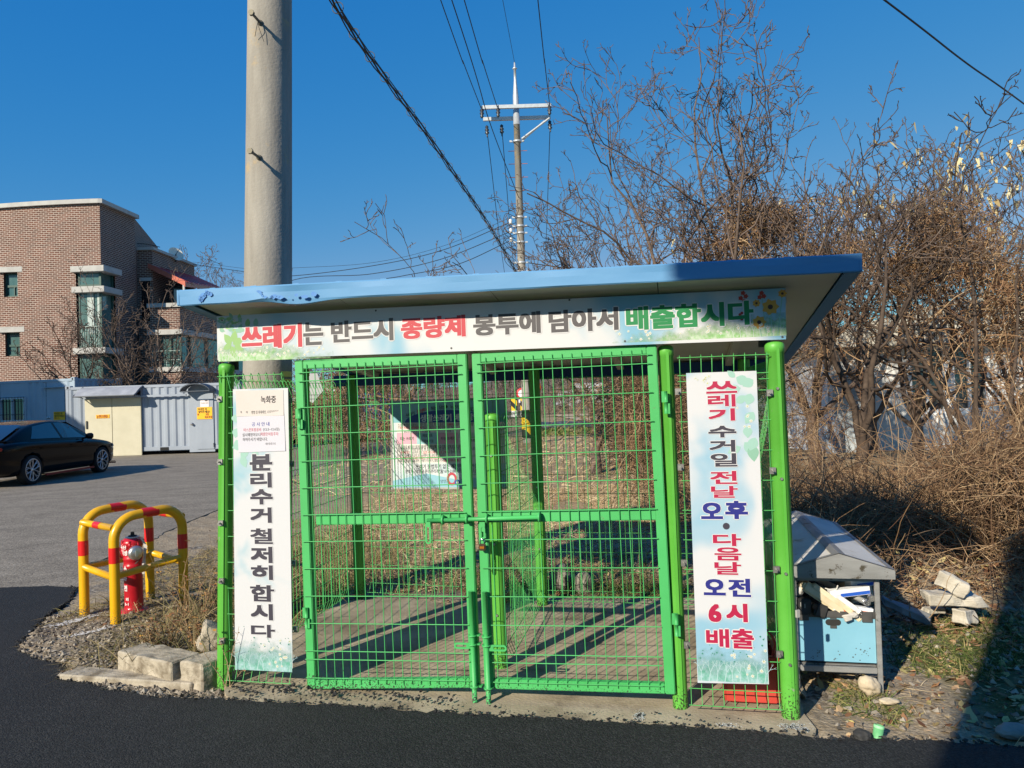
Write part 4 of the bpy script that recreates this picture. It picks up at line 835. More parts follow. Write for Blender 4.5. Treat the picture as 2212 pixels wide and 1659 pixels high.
for y0, y1, txt in ((800, 813, '611-9'), (817, 832, '611-9111')):
    o, f, T, zlo, zhi = wraplabel(600, 637, y0, y1, K_PLATE, 'number_plate'); g = lambda t, z, f=f: f(t, z) + np.array([0, -.002, 0])
    if y0 > 805: cyl_letters(o, txt, g, T[1], T[-2], zlo + .008, zhi - .008, flat('plate ink', (40, 40, 40), .6))

# ------------------------------------------------------------------ hydrant with guard rail
hb = GZ(290, 1322, .03); hy = thing('fire_hydrant', 'red fire hydrant with silver outlet cap and white lettering', 'fire hydrant', hb)
M_HRED = mat('hydrant red paint', (.42, .008, .018), (.50, .012, .025), 8, .33, bump=.03, bscale=60, coat=.2)
M_ALU = mat('cast aluminium', (.55, .55, .54), (.66, .66, .65), 30, .35, metal=.9)
m = MB(); prof = [(.105, -.02), (.105, .022), (.070, .026), (.066, .05), (.066, .33), (.070, .335), (.070, .352), (.066, .357), (.066, .385), (.070, .39), (.070, .405), (.067, .41), (.067, .485), (.080, .495), (.080, .525), (.060, .545), (.035, .552), (.0005, .555)]
m.lathe(hb, [(r_ * 1.02, z * 1.06) for r_, z in prof], 32)
for k in range(8): a = k * math.pi / 4 + .2; m.cyl(hb + np.array([.075 * math.cos(a), .075 * math.sin(a), .53]), hb + np.array([.075 * math.cos(a), .075 * math.sin(a), .565]), .012, .010, 8)
m.build('barrel', M_HRED, hy)
m = MB(); m.lathe(hb + EZ * .585, [(.052, -.003), (.052, .004), (.0005, .006)], 20); m.build('top_plate', flat('pale washer', (200, 198, 190), .5), hy)
m = MB(); m.lathe(hb + EZ * .59, [(.032, 0), (.032, .01), (.0005, .01)], 16); m.box(hb + EZ * .612, (.028, .028, .03), rotz(.5), taper=.9); m.build('operating_nut', M_BLK, hy, bevel=.003)
dout = np.array([.62, -.78, 0]); dout /= np.linalg.norm(dout)
for k, dv in enumerate((dout, np.array([-.85, -.1, 0]) / np.linalg.norm([-.85, -.1]))):
    m = MB(); c = hb + EZ * .475
    m.cyl(c + dv * .05, c + dv * .085, .048, .050, 20, smooth=True); o = m.build('outlet', M_HRED, hy)
    m = MB(); m.lathe(c + dv * .085, [(.052, -.002), (.056, .004), (.056, .022), (.050, .034), (.036, .042), (.0005, .044)], 22, axis_to(dv)); m.box(c + dv * .134, (.016, .044, .014), axis_to(dv)); m.build('outlet_cap', M_ALU, o)
m = MB(); c = hb + EZ * .5 + dout * .06; m.tubes(smoothpath([c, c + np.array([.05, -.03, .02]), c + np.array([.07, -.02, -.05]), c + np.array([.02, -.04, -.11])], 16)[None], np.full((1, 16), .003), 5); m.build('cap_chain', M_DARK, hy)
m = MB(); q = smoothpath([hb + np.array([.03, -.03, .57]), hb + np.array([.085, -.04, .58]), hb + np.array([.11, -.03, .50]), hb + np.array([.10, -.04, .40]), hb + np.array([.09, -.03, .30])], 20)
for i in range(19): m.quad([q[i] + [-.008, 0, 0], q[i] + [.012, .004, 0], q[i + 1] + [.014 + .006 * math.sin(i), .004, 0], q[i + 1] + [-.008, .006 * math.cos(i), 0]])
m.build('rag_strip', flat('grey rag', (205, 200, 195), .9), hy)
hf = lambda t, z: hb + np.array([.0695 * math.sin(t), -.0695 * math.cos(t), z]); K_HW = flat('hydrant lettering white', (235, 232, 230), .5)
for body, z0, z1, t0, t1, rf_ in (('국산', .505, .535, -.9, -.1, .012), ('미성', .455, .495, -.9, -.1, .003), ('소', .33, .375, -.65, -.2, 0), ('화', .255, .30, -.65, -.2, 0), ('전', .18, .225, -.65, -.2, 0), ('외', .105, .13, -.42, -.08, 0), ('2-1', .07, .09, -.6, -.08, 0)):
    cyl_letters(hy, body, lambda t, z, rf_=rf_: hf(t, z) + np.array([math.sin(t), -math.cos(t), 0]) * (rf_ + .003), t0, t1, z0, z1, K_HW, .03)

gq = [GZ(183, 1330, .02), GZ(325, 1290, .03), GZ(250, 1355, .02), GZ(398, 1312, .03)]
gd = thing('guard_rail', 'yellow and red tubular guard frame around the red hydrant', 'guard rail', np.mean(gq, 0))
M_GY = mat('guard yellow paint', (.70, .37, .004), (.76, .41, .006), 5, .33, coat=.2, spots=((.40, .30, .16), 20, .68, .05), splash=((.16, .12, .07), .30, 90)); M_GR = mat('guard red band', (.62, .01, .012), (.66, .015, .015), 5, .35, coat=.2)
def ubend(p, q, top, r_=.17):
    p, q = np.array(p), np.array(q); d = (q - p); d[2] = 0; Ln = np.linalg.norm(d); d /= Ln; P = [p - EZ * .1, p + EZ * .1, p + EZ * (top - r_)]; 
    for t in np.linspace(0, math.pi / 2, 9)[1:]: P.append(p + EZ * (top - r_ + r_ * math.sin(t)) + d * r_ * (1 - math.cos(t)))
    for t in np.linspace(0, math.pi / 2, 9): P.append(q + EZ * (top - r_ + r_ * math.cos(t)) - d * r_ * (1 - math.sin(t)))
    return np.array(P + [q + EZ * .1, q - EZ * .1])
TOPZ = .80; rt = .036
for p, q in ((gq[0], gq[1]), (gq[2], gq[3])):
    m = MB(); P = ubend(p, q, TOPZ); m.tubes(P[None], np.full((1, len(P)), rt), 20); o = m.build('hoop', M_GY, gd)
    m = MB()
    for e in (p, q): m.cyl(e + EZ * .47, e + EZ * .585, rt + .0012, None, 20, caps=False)
    d = (q - p); d[2] = 0; mid = (p + q) / 2 + EZ * (TOPZ - (p[2] + q[2]) / 2 * 0); mid[2] = TOPZ + (p[2] + q[2]) / 2; u = d / np.linalg.norm(d); m.cyl(mid - u * .065 - EZ * .0, mid + u * .065, rt + .0012, None, 20, caps=False); m.build('red_band', M_GR, o)
m = MB(); rb = MB()
for i, j in ((0, 2), (1, 3)):
    a, b = gq[i] + EZ * (TOPZ - .075), gq[j] + EZ * (TOPZ - .075); m.cyl(a, b, .026, None, 16); rb.cyl(a + (b - a) * .42, a + (b - a) * .62, .0272, None, 16, caps=False)
    m.cyl(gq[i] + EZ * .38, gq[j] + EZ * .36, .026, None, 16)
m.cyl(gq[0] + EZ * .38, gq[1] + EZ * .36, .026, None, 16); m.cyl(gq[2] + EZ * .37, gq[3] + EZ * .40, .026, None, 16)
m.build('cross_bar', M_GY, gd); rb.build('red_band', M_GR, gd)

# ------------------------------------------------------------------ concrete kerb blocks
M_KERB = mat('rough kerb concrete', (.34, .295, .225), (.47, .415, .325), 10, .92, bump=.6, bscale=55, spots=((.19, .155, .11), 7, .50, .16), spec=.2)
def rough_block(name, label, pts, loc, mtl, cat='kerb block', group=None, disp=.006, seed=0, sub=5, bev=.008):
    bm = bmesh.new(); vs = [bm.verts.new(np.array(p) - loc) for p in pts]
    for f in ([3, 2, 1, 0], [4, 5, 6, 7], [0, 1, 5, 4], [1, 2, 6, 5], [2, 3, 7, 6], [3, 0, 4, 7]): bm.faces.new([vs[k] for k in f])
    bmesh.ops.bevel(bm, geom=bm.edges[:], offset=bev, segments=1, affect='EDGES', clamp_overlap=True)
    bmesh.ops.subdivide_edges(bm, edges=bm.edges[:], cuts=sub, use_grid_fill=True)
    rr = random.Random(seed); bm.normal_update()
    from mathutils import noise
    for v in bm.verts: v.co += v.normal * disp * noise.noise(Vector(v.co) * 14 + Vector((seed * 3.1, 0, 0))) * 1.6
    me = bpy.data.meshes.new(name); bm.to_mesh(me); bm.free(); me.materials.append(mtl)
    o = bpy.data.objects.new(name, me); COL.objects.link(o); o.location = loc; ROOTLOC[o.name] = tuple(loc); return tag(o, label, cat, group)
def slab(A, B, wd, z0, z1, back=1, skew=(0, 0, 0)):      # front bottom edge A-B, depth wd, away from viewer
    A, B = np.array(A, float), np.array(B, float); d = B - A; d[2] = 0; d /= np.linalg.norm(d); n = np.array([-d[1], d[0], 0]) * back * wd
    b = [A, B, B + n, A + n]; return [np.array([*p[:2], z0]) for p in b] + [np.array([*p[:2], z1]) + np.array(skew) for p in b]
A, B = GZ(254, 1448, .03), GZ(371, 1476, .03); rough_block('kerb_block', 'long pale kerb block lying nearest the hydrant guard', slab(A, B, .20, -.02, .145), A, M_KERB, group='broken kerb blocks', seed=1)
A, B = GZ(386, 1474, .03), GZ(437, 1482, .03); Cc = GZ(392, 1420, .15)
d = np.array([.60, .80, 0]) * .33; b4 = [A, B, B + d, A + d]; rough_block('kerb_block', 'kerb block with broken end butting the long one beside the green post', [np.array([*p[:2], -.02]) for p in b4] + [np.array([*p[:2], .155]) for p in b4], A, M_KERB, group='broken kerb blocks', seed=2, disp=.010)
c = GZ(468, 1412, .02); Mx = rotz(.4) @ np.array(Matrix.Rotation(R(24), 3, 'Y')); pts = [c + Mx @ (np.array(k) * [.10, .09, .075]) + EZ * .10 for k in ((-1, -1, -1), (1, -1, -1), (1, 1, -1), (-1, 1, -1), (-1, -1, 1), (1, -1, 1), (1, 1, 1), (-1, 1, 1))]; rough_block('kerb_block', 'small tilted kerb block leaning against the left green post', pts, c, M_KERB, group='broken kerb blocks', seed=3, disp=.012)
A, B = GZ(127, 1470, .01), GZ(412, 1489, .01); rough_block('kerb_stone', 'flat sunken kerb stone half buried at the fresh asphalt edge', slab(A, B, .15, -.05, .045), A, M_KERB, 'kerb stone', seed=4)

# ------------------------------------------------------------------ battery and lamp collection bin
M_SST = mat('brushed stainless', (.30, .30, .29), (.42, .42, .41), 3, .45, metal=.45, bump=.08, bscale=180, stretch=(1, 1, 6), spots=((.10, .085, .06), 14, .60, .06))
M_CYAN = mat('light blue panel', (.19, .43, .56), (.23, .48, .61), 3, .45, spots=((.10, .15, .16), 26, .73, .02))
M_TOP = mat('weathered white roof sheet', (.60, .58, .54), (.72, .70, .66), 4, .5, bump=.1, bscale=30, spots=((.36, .26, .14), 5, .60, .09))
bB = GZ(1902, 1491, .02) * [1, 1, 0]; bu, bv = EX, EY; bw = -Frame(bB, bu, EZ, -bv).uv(1726, 1400)[0]; bA = bB - bu * bw; FBn = Frame(bA, bu, EZ, -bv); BP = lambda u, v, d=0.0: FBn.pt(u, v, -d)
ub = lambda x, y: FBn.uv(x, y)
bn2 = thing('collection_bin', 'stainless steel collection bin with gabled roof and light blue front panel', 'collection bin', BP(bw / 2, .0, .3))
BD = 1.30; u0, u1 = ub(1716, 1400)[0], ub(1905, 1400)[0]; zt = ub(1890, 1247)[1]; zpt, zpb = ub(1800, 1333)[1], ub(1800, 1431)[1]; zrail = ub(1800, 1446)[1]
m = MB()
for u in (u0 + .011, u1 - .011):
    for d_ in (.011, BD - .011): m.box(BP(u, zt / 2 - .04, d_), (.024, .024, zt + .08), FBn.M())
m.build('leg', M_SST, bn2, bevel=.003)
m = MB()
for d_ in (.011, BD - .011):
    m.box(BP((u0 + u1) / 2, zrail, d_), (u1 - u0 - .048, .022, .030), FBn.M()); m.box(BP((u0 + u1) / 2, zt - .012, d_), (u1 - u0 - .048, .022, .026), FBn.M())
for u in (u0 + .011, u1 - .011): m.box(BP(u, zrail, BD / 2), (.022, BD - .05, .03), FBn.M())
m.build('frame_rail', M_SST, bn2, bevel=.003)
m = MB(); m.box(BP((u0 + u1) / 2, (zpt + zpb) / 2, .018), (u1 - u0 - .05, .006, zpt - zpb), FBn.M()); fp_ = m.build('front_panel', M_CYAN, bn2)
m = MB(); 
for k in range(34): disc(m, FBn, rng.uniform(u0 + .05, u1 - .05), zpb + abs(rng.normal(0, .05)) + .01, rng.uniform(.001, .0045), -.0142, 0, 7)
m.build('chipped_paint', flat('chip grey', (84, 100, 106), .7), fp_)
m = MB(); c = ub(1801, 1346)
for r_, cc, dd_ in ((.0, 0, 0),):
    t = np.linspace(0, 2 * math.pi, 25)[:-1]; m.poly([FBn.pt(c[0] + (.022 if math.cos(a) > 0 else -.022) + .017 * math.cos(a), c[1] + .017 * math.sin(a), -.0135) for a in t])
m.build('hand_slot', flat('dark slot', (40, 40, 38), .7), fp_)
m = MB(); m.box(BP(c[0], c[1] + .026, .0125), (.032, .006, .012), FBn.M()); m.box(BP(c[0], c[1] - .024, .0125), (.032, .006, .014), FBn.M()); m.build('slot_bracket', M_DARK, fp_)
m = MB(); m.box(BP((u0 + u1) / 2, zpt + .012, .012), (u1 - u0 - .05, .008, .034), FBn.M())
for u in (u0 + .055, u1 - .065): m.box(BP(u, zpt + .002, .006), (.05, .006, .05), FBn.M())
m.build('top_strip', mat('dark worn steel', (.07, .07, .07), (.13, .125, .12), 12, .5, metal=.5), bn2)
m = MB(); m.box(BP(u0 + .003, (zpb + zt) / 2, BD / 2), (.004, BD - .05, zt - zpb), FBn.M()); m.box(BP(u1 - .003, (zpb + zpt) / 2, BD / 2), (.004, BD - .05, zpt - zpb), FBn.M()); m.box(BP((u0 + u1) / 2, (zpb + zt) / 2, BD - .006), (u1 - u0 - .05, .004, zt - zpb), FBn.M()); m.box(BP((u0 + u1) / 2, zrail + .018, BD / 2), (u1 - u0 - .05, BD - .05, .004), FBn.M()); m.build('side_panel', M_SST, bn2)
# roof: gable
e0, e1 = ub(1700, 1246)[0] - .012, ub(1928, 1230)[0]; ap = ub(1803, 1192); ze = zt + .002; zl = ze + .046; uc = (e0 + e1) / 2; RD = BD + .10
F0, F1 = -.05, RD
m = MB()
for d_ in (F0, F1): m.prism([BP(e0, ze, d_), BP(e1, ze, d_), BP(e1, zl, d_), BP(uc, ap[1], d_), BP(e0, zl, d_)], BP(0, 0, d_ + .012) - BP(0, 0, d_))
for e in (e0 + .003, e1 - .003): m.box(BP(e, (ze + zl) / 2, (F0 + F1) / 2), (.006, F1 - F0 - .03, zl - ze - .004), FBn.M())
for s, e in ((-1, e0), (1, e1)):          # dark trim strips along ridge, eaves and verges
    lift = EZ * .004
    for a, b in (((uc, ap[1]), (uc + s * .035, ap[1] - (ap[1] - zl) * .035 / abs(e - uc))), ((e - s * .03, zl + (ap[1] - zl) * .03 / abs(e - uc)), (e, zl))):
        m.quad([BP(*a, F0) + lift, BP(*b, F0) + lift, BP(*b, F1) + lift, BP(*a, F1) + lift] if s > 0 else [BP(*b, F0) + lift, BP(*a, F0) + lift, BP(*a, F1) + lift, BP(*b, F1) + lift])
    for f0, f1 in ((F0, F0 + .03), (F1 - .03, F1)): m.quad([BP(uc, ap[1], f0) + lift * .8, BP(e, zl, f0) + lift * .8, BP(e, zl, f1) + lift * .8, BP(uc, ap[1], f1) + lift * .8])
m.build('roof_frame', M_SST, bn2)
m = MB()
for s, e in ((-1, e0), (1, e1)): m.hexa([BP(uc, ap[1] - .008, F0 + .013), BP(e, zl - .008, F0 + .013), BP(e, zl - .008, F1 - .001), BP(uc, ap[1] - .008, F1 - .001), BP(uc, ap[1], F0 + .013), BP(e, zl, F0 + .013), BP(e, zl, F1 - .001), BP(uc, ap[1], F1 - .001)])
m.build('roof_panel', M_TOP, bn2)
# its contents
zi = zpt + .02
def bx(name, label, cat, c, size, ang, tilt, mtl, bev=.006, roll=0):
    Mx = FBn.M() @ np.array((Matrix.Rotation(ang, 3, 'Z') @ Matrix.Rotation(tilt, 3, 'Y') @ Matrix.Rotation(roll, 3, 'X'))); m = MB(); m.box((0, 0, 0), size, Mx); m.xf(np.eye(3), c); o = m.build(name, mtl, None, c, bevel=bev); return tag(o, label, cat), Mx
K_IVORY = mat('aged ivory plastic', lin(226, 214, 186), lin(206, 190, 156), 8, .45); K_CARD = flat('carton white', (226, 228, 232), .6); K_CBL = flat('carton blue', (40, 90, 190), .5); K_COR = flat('carton orange', (228, 110, 40), .5)
sheetm, Mx = bx('lamp_housing', 'ivory plastic lamp housing tipped diagonally across the open bin', 'lamp housing', BP(u0 + .155, zi + .075, .05), (.25, .10, .055), .1, .62, K_IVORY, .012)
bx('lamp_tray', 'long ivory fitting tray lying along the tipped housing', 'lamp tray', BP(u0 + .225, zi + .055, .02), (.30, .035, .03), .05, .66, K_IVORY, .006)
def tube_lamp(label, p, q, r_, mtl, endm, name='fluorescent_tube'):
    o = thing(name, label, 'lamp tube', p); m = MB(); d = (q - p) / np.linalg.norm(q - p); m.cyl(p + d * .02, q - d * .02, r_, None, 16); m.build('glass_tube', mtl, o)
    for e, s in ((p, 1), (q, -1)):
        m = MB(); m.cyl(e, e + d * s * .022, r_ * 1.03, None, 16); 
        for w_ in (-.006, .006): m.cyl(e - d * s * .008 + FBn.v * w_, e + FBn.v * w_, .0013, None, 6)
        m.build('end_cap', endm, o)
    return o
K_TUBE = flat('milky glass', (222, 222, 218), .2); K_CAPM = flat('cap metal', (190, 190, 188), .3, metal=.8)
tube_lamp('grey fluorescent tube with metal cap beside the blue carton', BP(u1 - .055, zi + .055, .012), BP(u1 - .30, zi + .11, .42), .0165, K_TUBE, K_CAPM)
tube_lamp('fluorescent tube at the right edge of the bin opening', BP(u1 - .032, zi + .075, .03), BP(u1 - .05, zi + .09, .5), .0165, K_TUBE, K_CAPM)
tube_lamp('short white tube hanging over the front of the blue panel', BP(u0 + .335, zi + .012, -.008), BP(u0 + .20, zi + .105, .05), .014, flat('white tube', (236, 234, 228), .3), flat('white cap', (240, 238, 235), .4))
def carton(label, c, size, ang, tilt, stripe, name='lamp_carton', roll=0):
    o, Mx = bx(name, label, 'carton', c, size, ang, tilt, K_CARD, .001, roll); m = MB(); s = np.array(size)
    m.box(c + Mx @ np.array([s[0] * .12, -s[1] / 2 - .0006, -s[2] * .22]), (s[0] * .74, .001, s[2] * .42), Mx); m.box(c + Mx @ np.array([s[0] / 2 + .0006, 0, 0]), (.001, s[1] * .8, s[2] * .8), Mx); m.build('print_band', stripe, o); return o
carton('white carton with blue band lying on top of the junk', BP(u1 - .14, zi + .102, .06), (.21, .045, .042), .18, -.10, K_CBL)
carton('second white carton with blue end beneath the bin roof', BP(u1 - .06, zi + .130, .16), (.16, .05, .04), .5, -.02, K_CBL)
carton('small carton with orange end under the grey tube', BP(u1 - .13, zi + .018, .035), (.20, .04, .034), .1, .14, K_COR)
bx('cardboard_sleeve', 'beige cardboard sleeve folded behind the lamp tubes', 'cardboard', BP(u1 - .07, zi + .07, .22), (.14, .10, .09), .4, -.2, flat('beige card', (196, 182, 160), .8), .004)
def lump(name, label, cat, c, size, mtl, seed, parts=None):
    from mathutils import noise
    bm = bmesh.new(); bmesh.ops.create_icosphere(bm, subdivisions=4, radius=.5)
    for v in bm.verts: n = noise.noise(v.co * 2.2 + Vector((seed * 5.3, 0, 0))) * .26 + noise.noise(v.co * 6 + Vector((0, seed * 2.1, 0))) * .13; v.co = Vector([v.co[i] * (1 + n) * size[i] for i in range(3)])
    me = bpy.data.meshes.new(name); bm.to_mesh(me); bm.free(); me.materials.append(mtl)
    for p in me.polygons: p.use_smooth = True
    o = bpy.data.objects.new(name, me); COL.objects.link(o); o.location = c; ROOTLOC[o.name] = tuple(c); return tag(o, label, cat)
K_BPL = mat('dusty black plastic', (.018, .018, .018), (.05, .048, .045), 12, .45)
o, Mx = bx('power_adapter', 'black power adapter at the left of the bin opening', 'adapter', BP(u0 + .055, zi + .03, .02), (.075, .05, .085), .1, .05, K_BPL, .006)
m = MB(); [m.box(BP(u0 + .04 + .02 * k, zi + .045 - .008 * k, -.008), (.006, .003, .022), FBn.M()) for k in range(2)]; m.build('adapter_slot', flat('pale slot', (150, 148, 142), .6), o)
bx('power_adapter', 'scuffed black transformer block leaning against the dark strip', 'adapter', BP(u0 + .135, zi + .012, .015), (.07, .06, .07), .3, .35, K_BPL, .008)
bx('plug_block', 'broken brown plug block between the two black adapters', 'broken plug', BP(u0 + .118, zi + .03, -.004), (.045, .02, .03), .2, .6, flat('rusty brown', (92, 66, 48), .8), .004)
gl = lump('work_glove', 'crumpled grey work glove draped over the dark strip', 'glove', BP(u0 + .300, zi - .005, -.006), (.055, .03, .028), flat('grey knit', (190, 186, 178), .95), 3)
m = MB(); [m.tubes(smoothpath([BP(u0 + .29, zi - .004 - k * .006, -.014), BP(u0 + .262, zi - .006 - k * .008, -.020), BP(u0 + .242 + .006 * k, zi - .010 - k * .008, -.016)], 8)[None], np.array([[.007, .0075, .0078, .0075, .0072, .007, .006, .003]]), 8) for k in range(4)]; m.build('glove_finger', flat('grey knit', (190, 186, 178), .95), gl)
m = MB(); m.tubes(smoothpath([BP(u0 + .17, zi + .11, .1), BP(u0 + .22, zi + .115, .03), BP(u0 + .24, zi + .135, .05)], 10)[None], np.full((1, 10), .0035), 6); tag(m.build('lead_wire', flat('white wire', (220, 218, 210), .5), None, BP(u0 + .17, zi + .11, .1)), 'thin white wire looping above the cartons in the bin', 'wire')
lump('bulb_holder', 'round white bulb holder in the upper left of the bin', 'bulb holder', BP(u0 + .04, zi + .105, .05), (.05, .05, .06), flat('dirty white', (196, 194, 188), .5), 8)
m = MB(); [m.box(BP(rng.uniform(u0 + .05, u1 - .05), zi - .03 + rng.uniform(-.01, .015), rng.uniform(.06, BD - .08)), rng.uniform(.03, .14, 3) * [1, 1, .4], FBn.M() @ rotz(rng.uniform(0, 3))) for k in range(60)]
stuff(m.build('junk_pile', mat('mixed dark junk', (.02, .02, .02), (.30, .28, .25), 9, .7, lo=.5, hi=.62)), 'heap of discarded small electrical waste filling the bin', 'junk')
lv = MB(); lv.box(POSTS['D'][0] + np.array([.03, -.06, .52]), (.02, .01, .035), rotz(.4)); 
tag(lv.build('tape_scrap', flat('grey tape', (170, 168, 160), .7), None, POSTS['D'][0] + np.array([.03, -.06, .52])), 'scrap of grey tape stuck to the right corner post', 'tape')

# ------------------------------------------------------------------ red planter behind the right panel
M_RBOX = mat('red plastic', (.46, .045, .03), (.54, .06, .045), 6, .45)
pl0 = CF.uv(1568, 1480, -.1)[0]; pl1 = CF.uv(1682, 1480, -.1)[0]
pr = thing('plastic_crate', 'low red plastic crate behind the foot of the right sign', 'crate', G((pl0 + pl1) / 2, .22, .03))
m = MB(); a0, a1, b0, b1, z0, z1 = pl0 - .01, pl1 + .005, .10, .36, .03, .25
for cc, ss in (((a0 + .006, (b0 + b1) / 2), (.012, b1 - b0)), ((a1 - .006, (b0 + b1) / 2), (.012, b1 - b0)), (((a0 + a1) / 2, b0 + .006), (a1 - a0 - .024, .012)), (((a0 + a1) / 2, b1 - .006), (a1 - a0 - .024, .012))): m.box(G(*cc, (z0 + z1) / 2), (*ss, z1 - z0), CF.M())
m.box(G((a0 + a1) / 2, (b0 + b1) / 2, z0 + .01), (a1 - a0 - .024, b1 - b0 - .024, .012), CF.M()); m.build('tub', M_RBOX, pr, bevel=.004)
m = MB()
for cc, ss in (((a0, (b0 + b1) / 2), (.03, b1 - b0 + .03)), ((a1, (b0 + b1) / 2), (.03, b1 - b0 + .03)), (((a0 + a1) / 2, b0), (a1 - a0 - .03, .03)), (((a0 + a1) / 2, b1), (a1 - a0 - .03, .03))): m.box(G(*cc, z1 + .008), (*ss, .022), CF.M())
m.build('rim', M_RBOX, pr, bevel=.004)
m = MB(); m.tubes(smoothpath([G(a1 - .03, .12, z1), G(a1 - .015, .11, z1 + .09), G(a1 - .06, .11, z1 + .15), G(a1 - .12, .13, z1 + .11)], 14)[None], np.full((1, 14), .006), 6); m.build('handle', M_RBOX, pr)
cb = G(2.44, BR[1] - .14, .03); o = thing('plastic_basin', 'red plastic basin standing on edge near the rear mesh', 'basin', cb)
m = MB(); m.lathe(cb + EZ * .2, [(.0005, .10), (.13, .10), (.15, .08), (.19, -.03), (.205, -.03), (.205, -.04), (.185, -.04), (.145, .07), (.0005, .085)], 24, axis_to(EX * -.9 + EZ * .3)); m.build('bowl', M_RBOX, o)
m = MB(); m.lathe(cb + EZ * .2, [(.198, -.026), (.214, -.026), (.214, -.042), (.198, -.042)], 24, axis_to(EX * -.9 + EZ * .3)); m.build('rim', M_RBOX, o)
# green pipe stub at the road edge
pb = GZ(1895, 1594, .0); o = thing('pipe_stub', 'short green plastic pipe stub sticking up beside the fresh asphalt', 'pipe', pb)
m = MB(); t = np.array([.25, .1, 1]); m.lathe(pb, [(.021, -.05), (.0225, .055), (.019, .055), (.018, 0), (.0005, 0)], 18, axis_to(t)); m.build('pipe_wall', mat('green pvc', lin(96, 170, 110), lin(120, 190, 135), 20, .5), o)
m = MB(); m.lathe(pb, [(.0232, .045), (.024, .050), (.0225, .0575), (.019, .0575)], 18, axis_to(t)); m.build('pipe_lip', flat('pale green', (150, 215, 160), .5), o)

# ------------------------------------------------------------------ slabs and stones on the right bank
M_SLAB = mat('broken concrete', (.42, .38, .31), (.56, .52, .44), 8, .92, bump=.5, bscale=50, spots=((.25, .2, .14), 7, .6, .08), spec=.2); M_SLABG = mat('grey broken concrete', (.20, .21, .22), (.30, .31, .32), 9, .9, bump=.5, bscale=50)
def chunk(label, x, y, z, size, ang, tilt, mtl, seed, group='broken concrete pieces', name='concrete_chunk', cat='concrete piece'):
    c = GZ(x, y, z); c[2] = z; Mx = np.array(Matrix.Rotation(ang, 3, 'Z') @ Matrix.Rotation(tilt, 3, 'Y')); rr = random.Random(seed)
    pts = [c + Mx @ (np.array(k) * np.array(size) / 2 * [rr.uniform(.75, 1.1), rr.uniform(.75, 1.1), 1]) for k in ((-1, -1, -1), (1, -1, -1), (1, 1, -1), (-1, 1, -1), (-1, -1, 1), (1, -1, 1), (1, 1, 1), (-1, 1, 1))]
    return rough_block(name, label, pts, c, mtl, cat, group, disp=.012, seed=seed, sub=4, bev=.006)
chunk('long pale concrete slab resting on the dry bank', 2058, 1292, .19, (.38, .17, .07), -.12, .05, M_SLAB, 11)
chunk('pointed concrete piece propped behind the long slab', 2056, 1262, .30, (.20, .05, .10), -.5, .45, M_SLAB, 12)
chunk('wedge of concrete under the right end of the long slab', 2082, 1330, .10, (.14, .10, .085), .6, .1, M_SLAB, 13)
chunk('thin grey concrete strip leaning beside the bin', 1958, 1318, .10, (.34, .10, .05), -.62, .35, M_SLABG, 14)
chunk('flat concrete lump below the left end of the long slab', 2016, 1318, .09, (.13, .10, .04), .1, .0, M_SLAB, 15)
def stone(label, x, y, z, size, mtl, seed, name='stone'):
    c = GZ(x, y, z); o = lump(name, label, 'stone', c, size, mtl, seed); return o
M_STONE = mat('pale stone', lin(205, 190, 165), lin(180, 165, 140), 9, .85, bump=.3, bscale=40); M_STONE2 = mat('grey stone', lin(150, 145, 138), lin(120, 116, 110), 9, .85, bump=.3, bscale=40)
stone('rounded pale stone beside the bin leg', 1878, 1480, .05, (.105, .09, .10), M_STONE, 4)
stone('elongated white stone lying in the grass before the bin', 1920, 1515, .02, (.10, .05, .03), M_STONE, 5)
stone('dark lump of asphalt at the road edge', 1862, 1590, .02, (.09, .07, .06), mat('asphalt lump', (.02, .02, .02), (.05, .05, .05), 30, .9, bump=.6), 6)
stone('grey stone half buried in the shaded verge', 2190, 1580, .02, (.16, .10, .06), M_STONE2, 7)
M_ROCK = mat('weathered rock', (.20, .185, .155), (.34, .315, .265), 9, .95, bump=.7, bscale=30, spots=((.08, .07, .055), 8, .52, .1), spec=.1)
o = stone('jagged grey rock behind the rear mesh right of the centre post', 1212, 1252, .10, (.17, .14, .24), M_ROCK, 21, 'rock'); o['group'] = 'rocks behind the mesh'
o = stone('smaller jagged rock beside the first one behind the rear mesh', 1262, 1262, .08, (.16, .12, .20), M_ROCK, 22, 'rock'); o['group'] = 'rocks behind the mesh'
chunk('pinkish brick lump at the foot of the rear mesh', 1085, 1290, .05, (.14, .10, .10), .5, .2, mat('brick lump', lin(176, 120, 96), lin(150, 100, 80), 12, .9, bump=.4), 23, 'rocks behind the mesh', 'rock', 'rock')
bpy.data.objects.remove(_to)
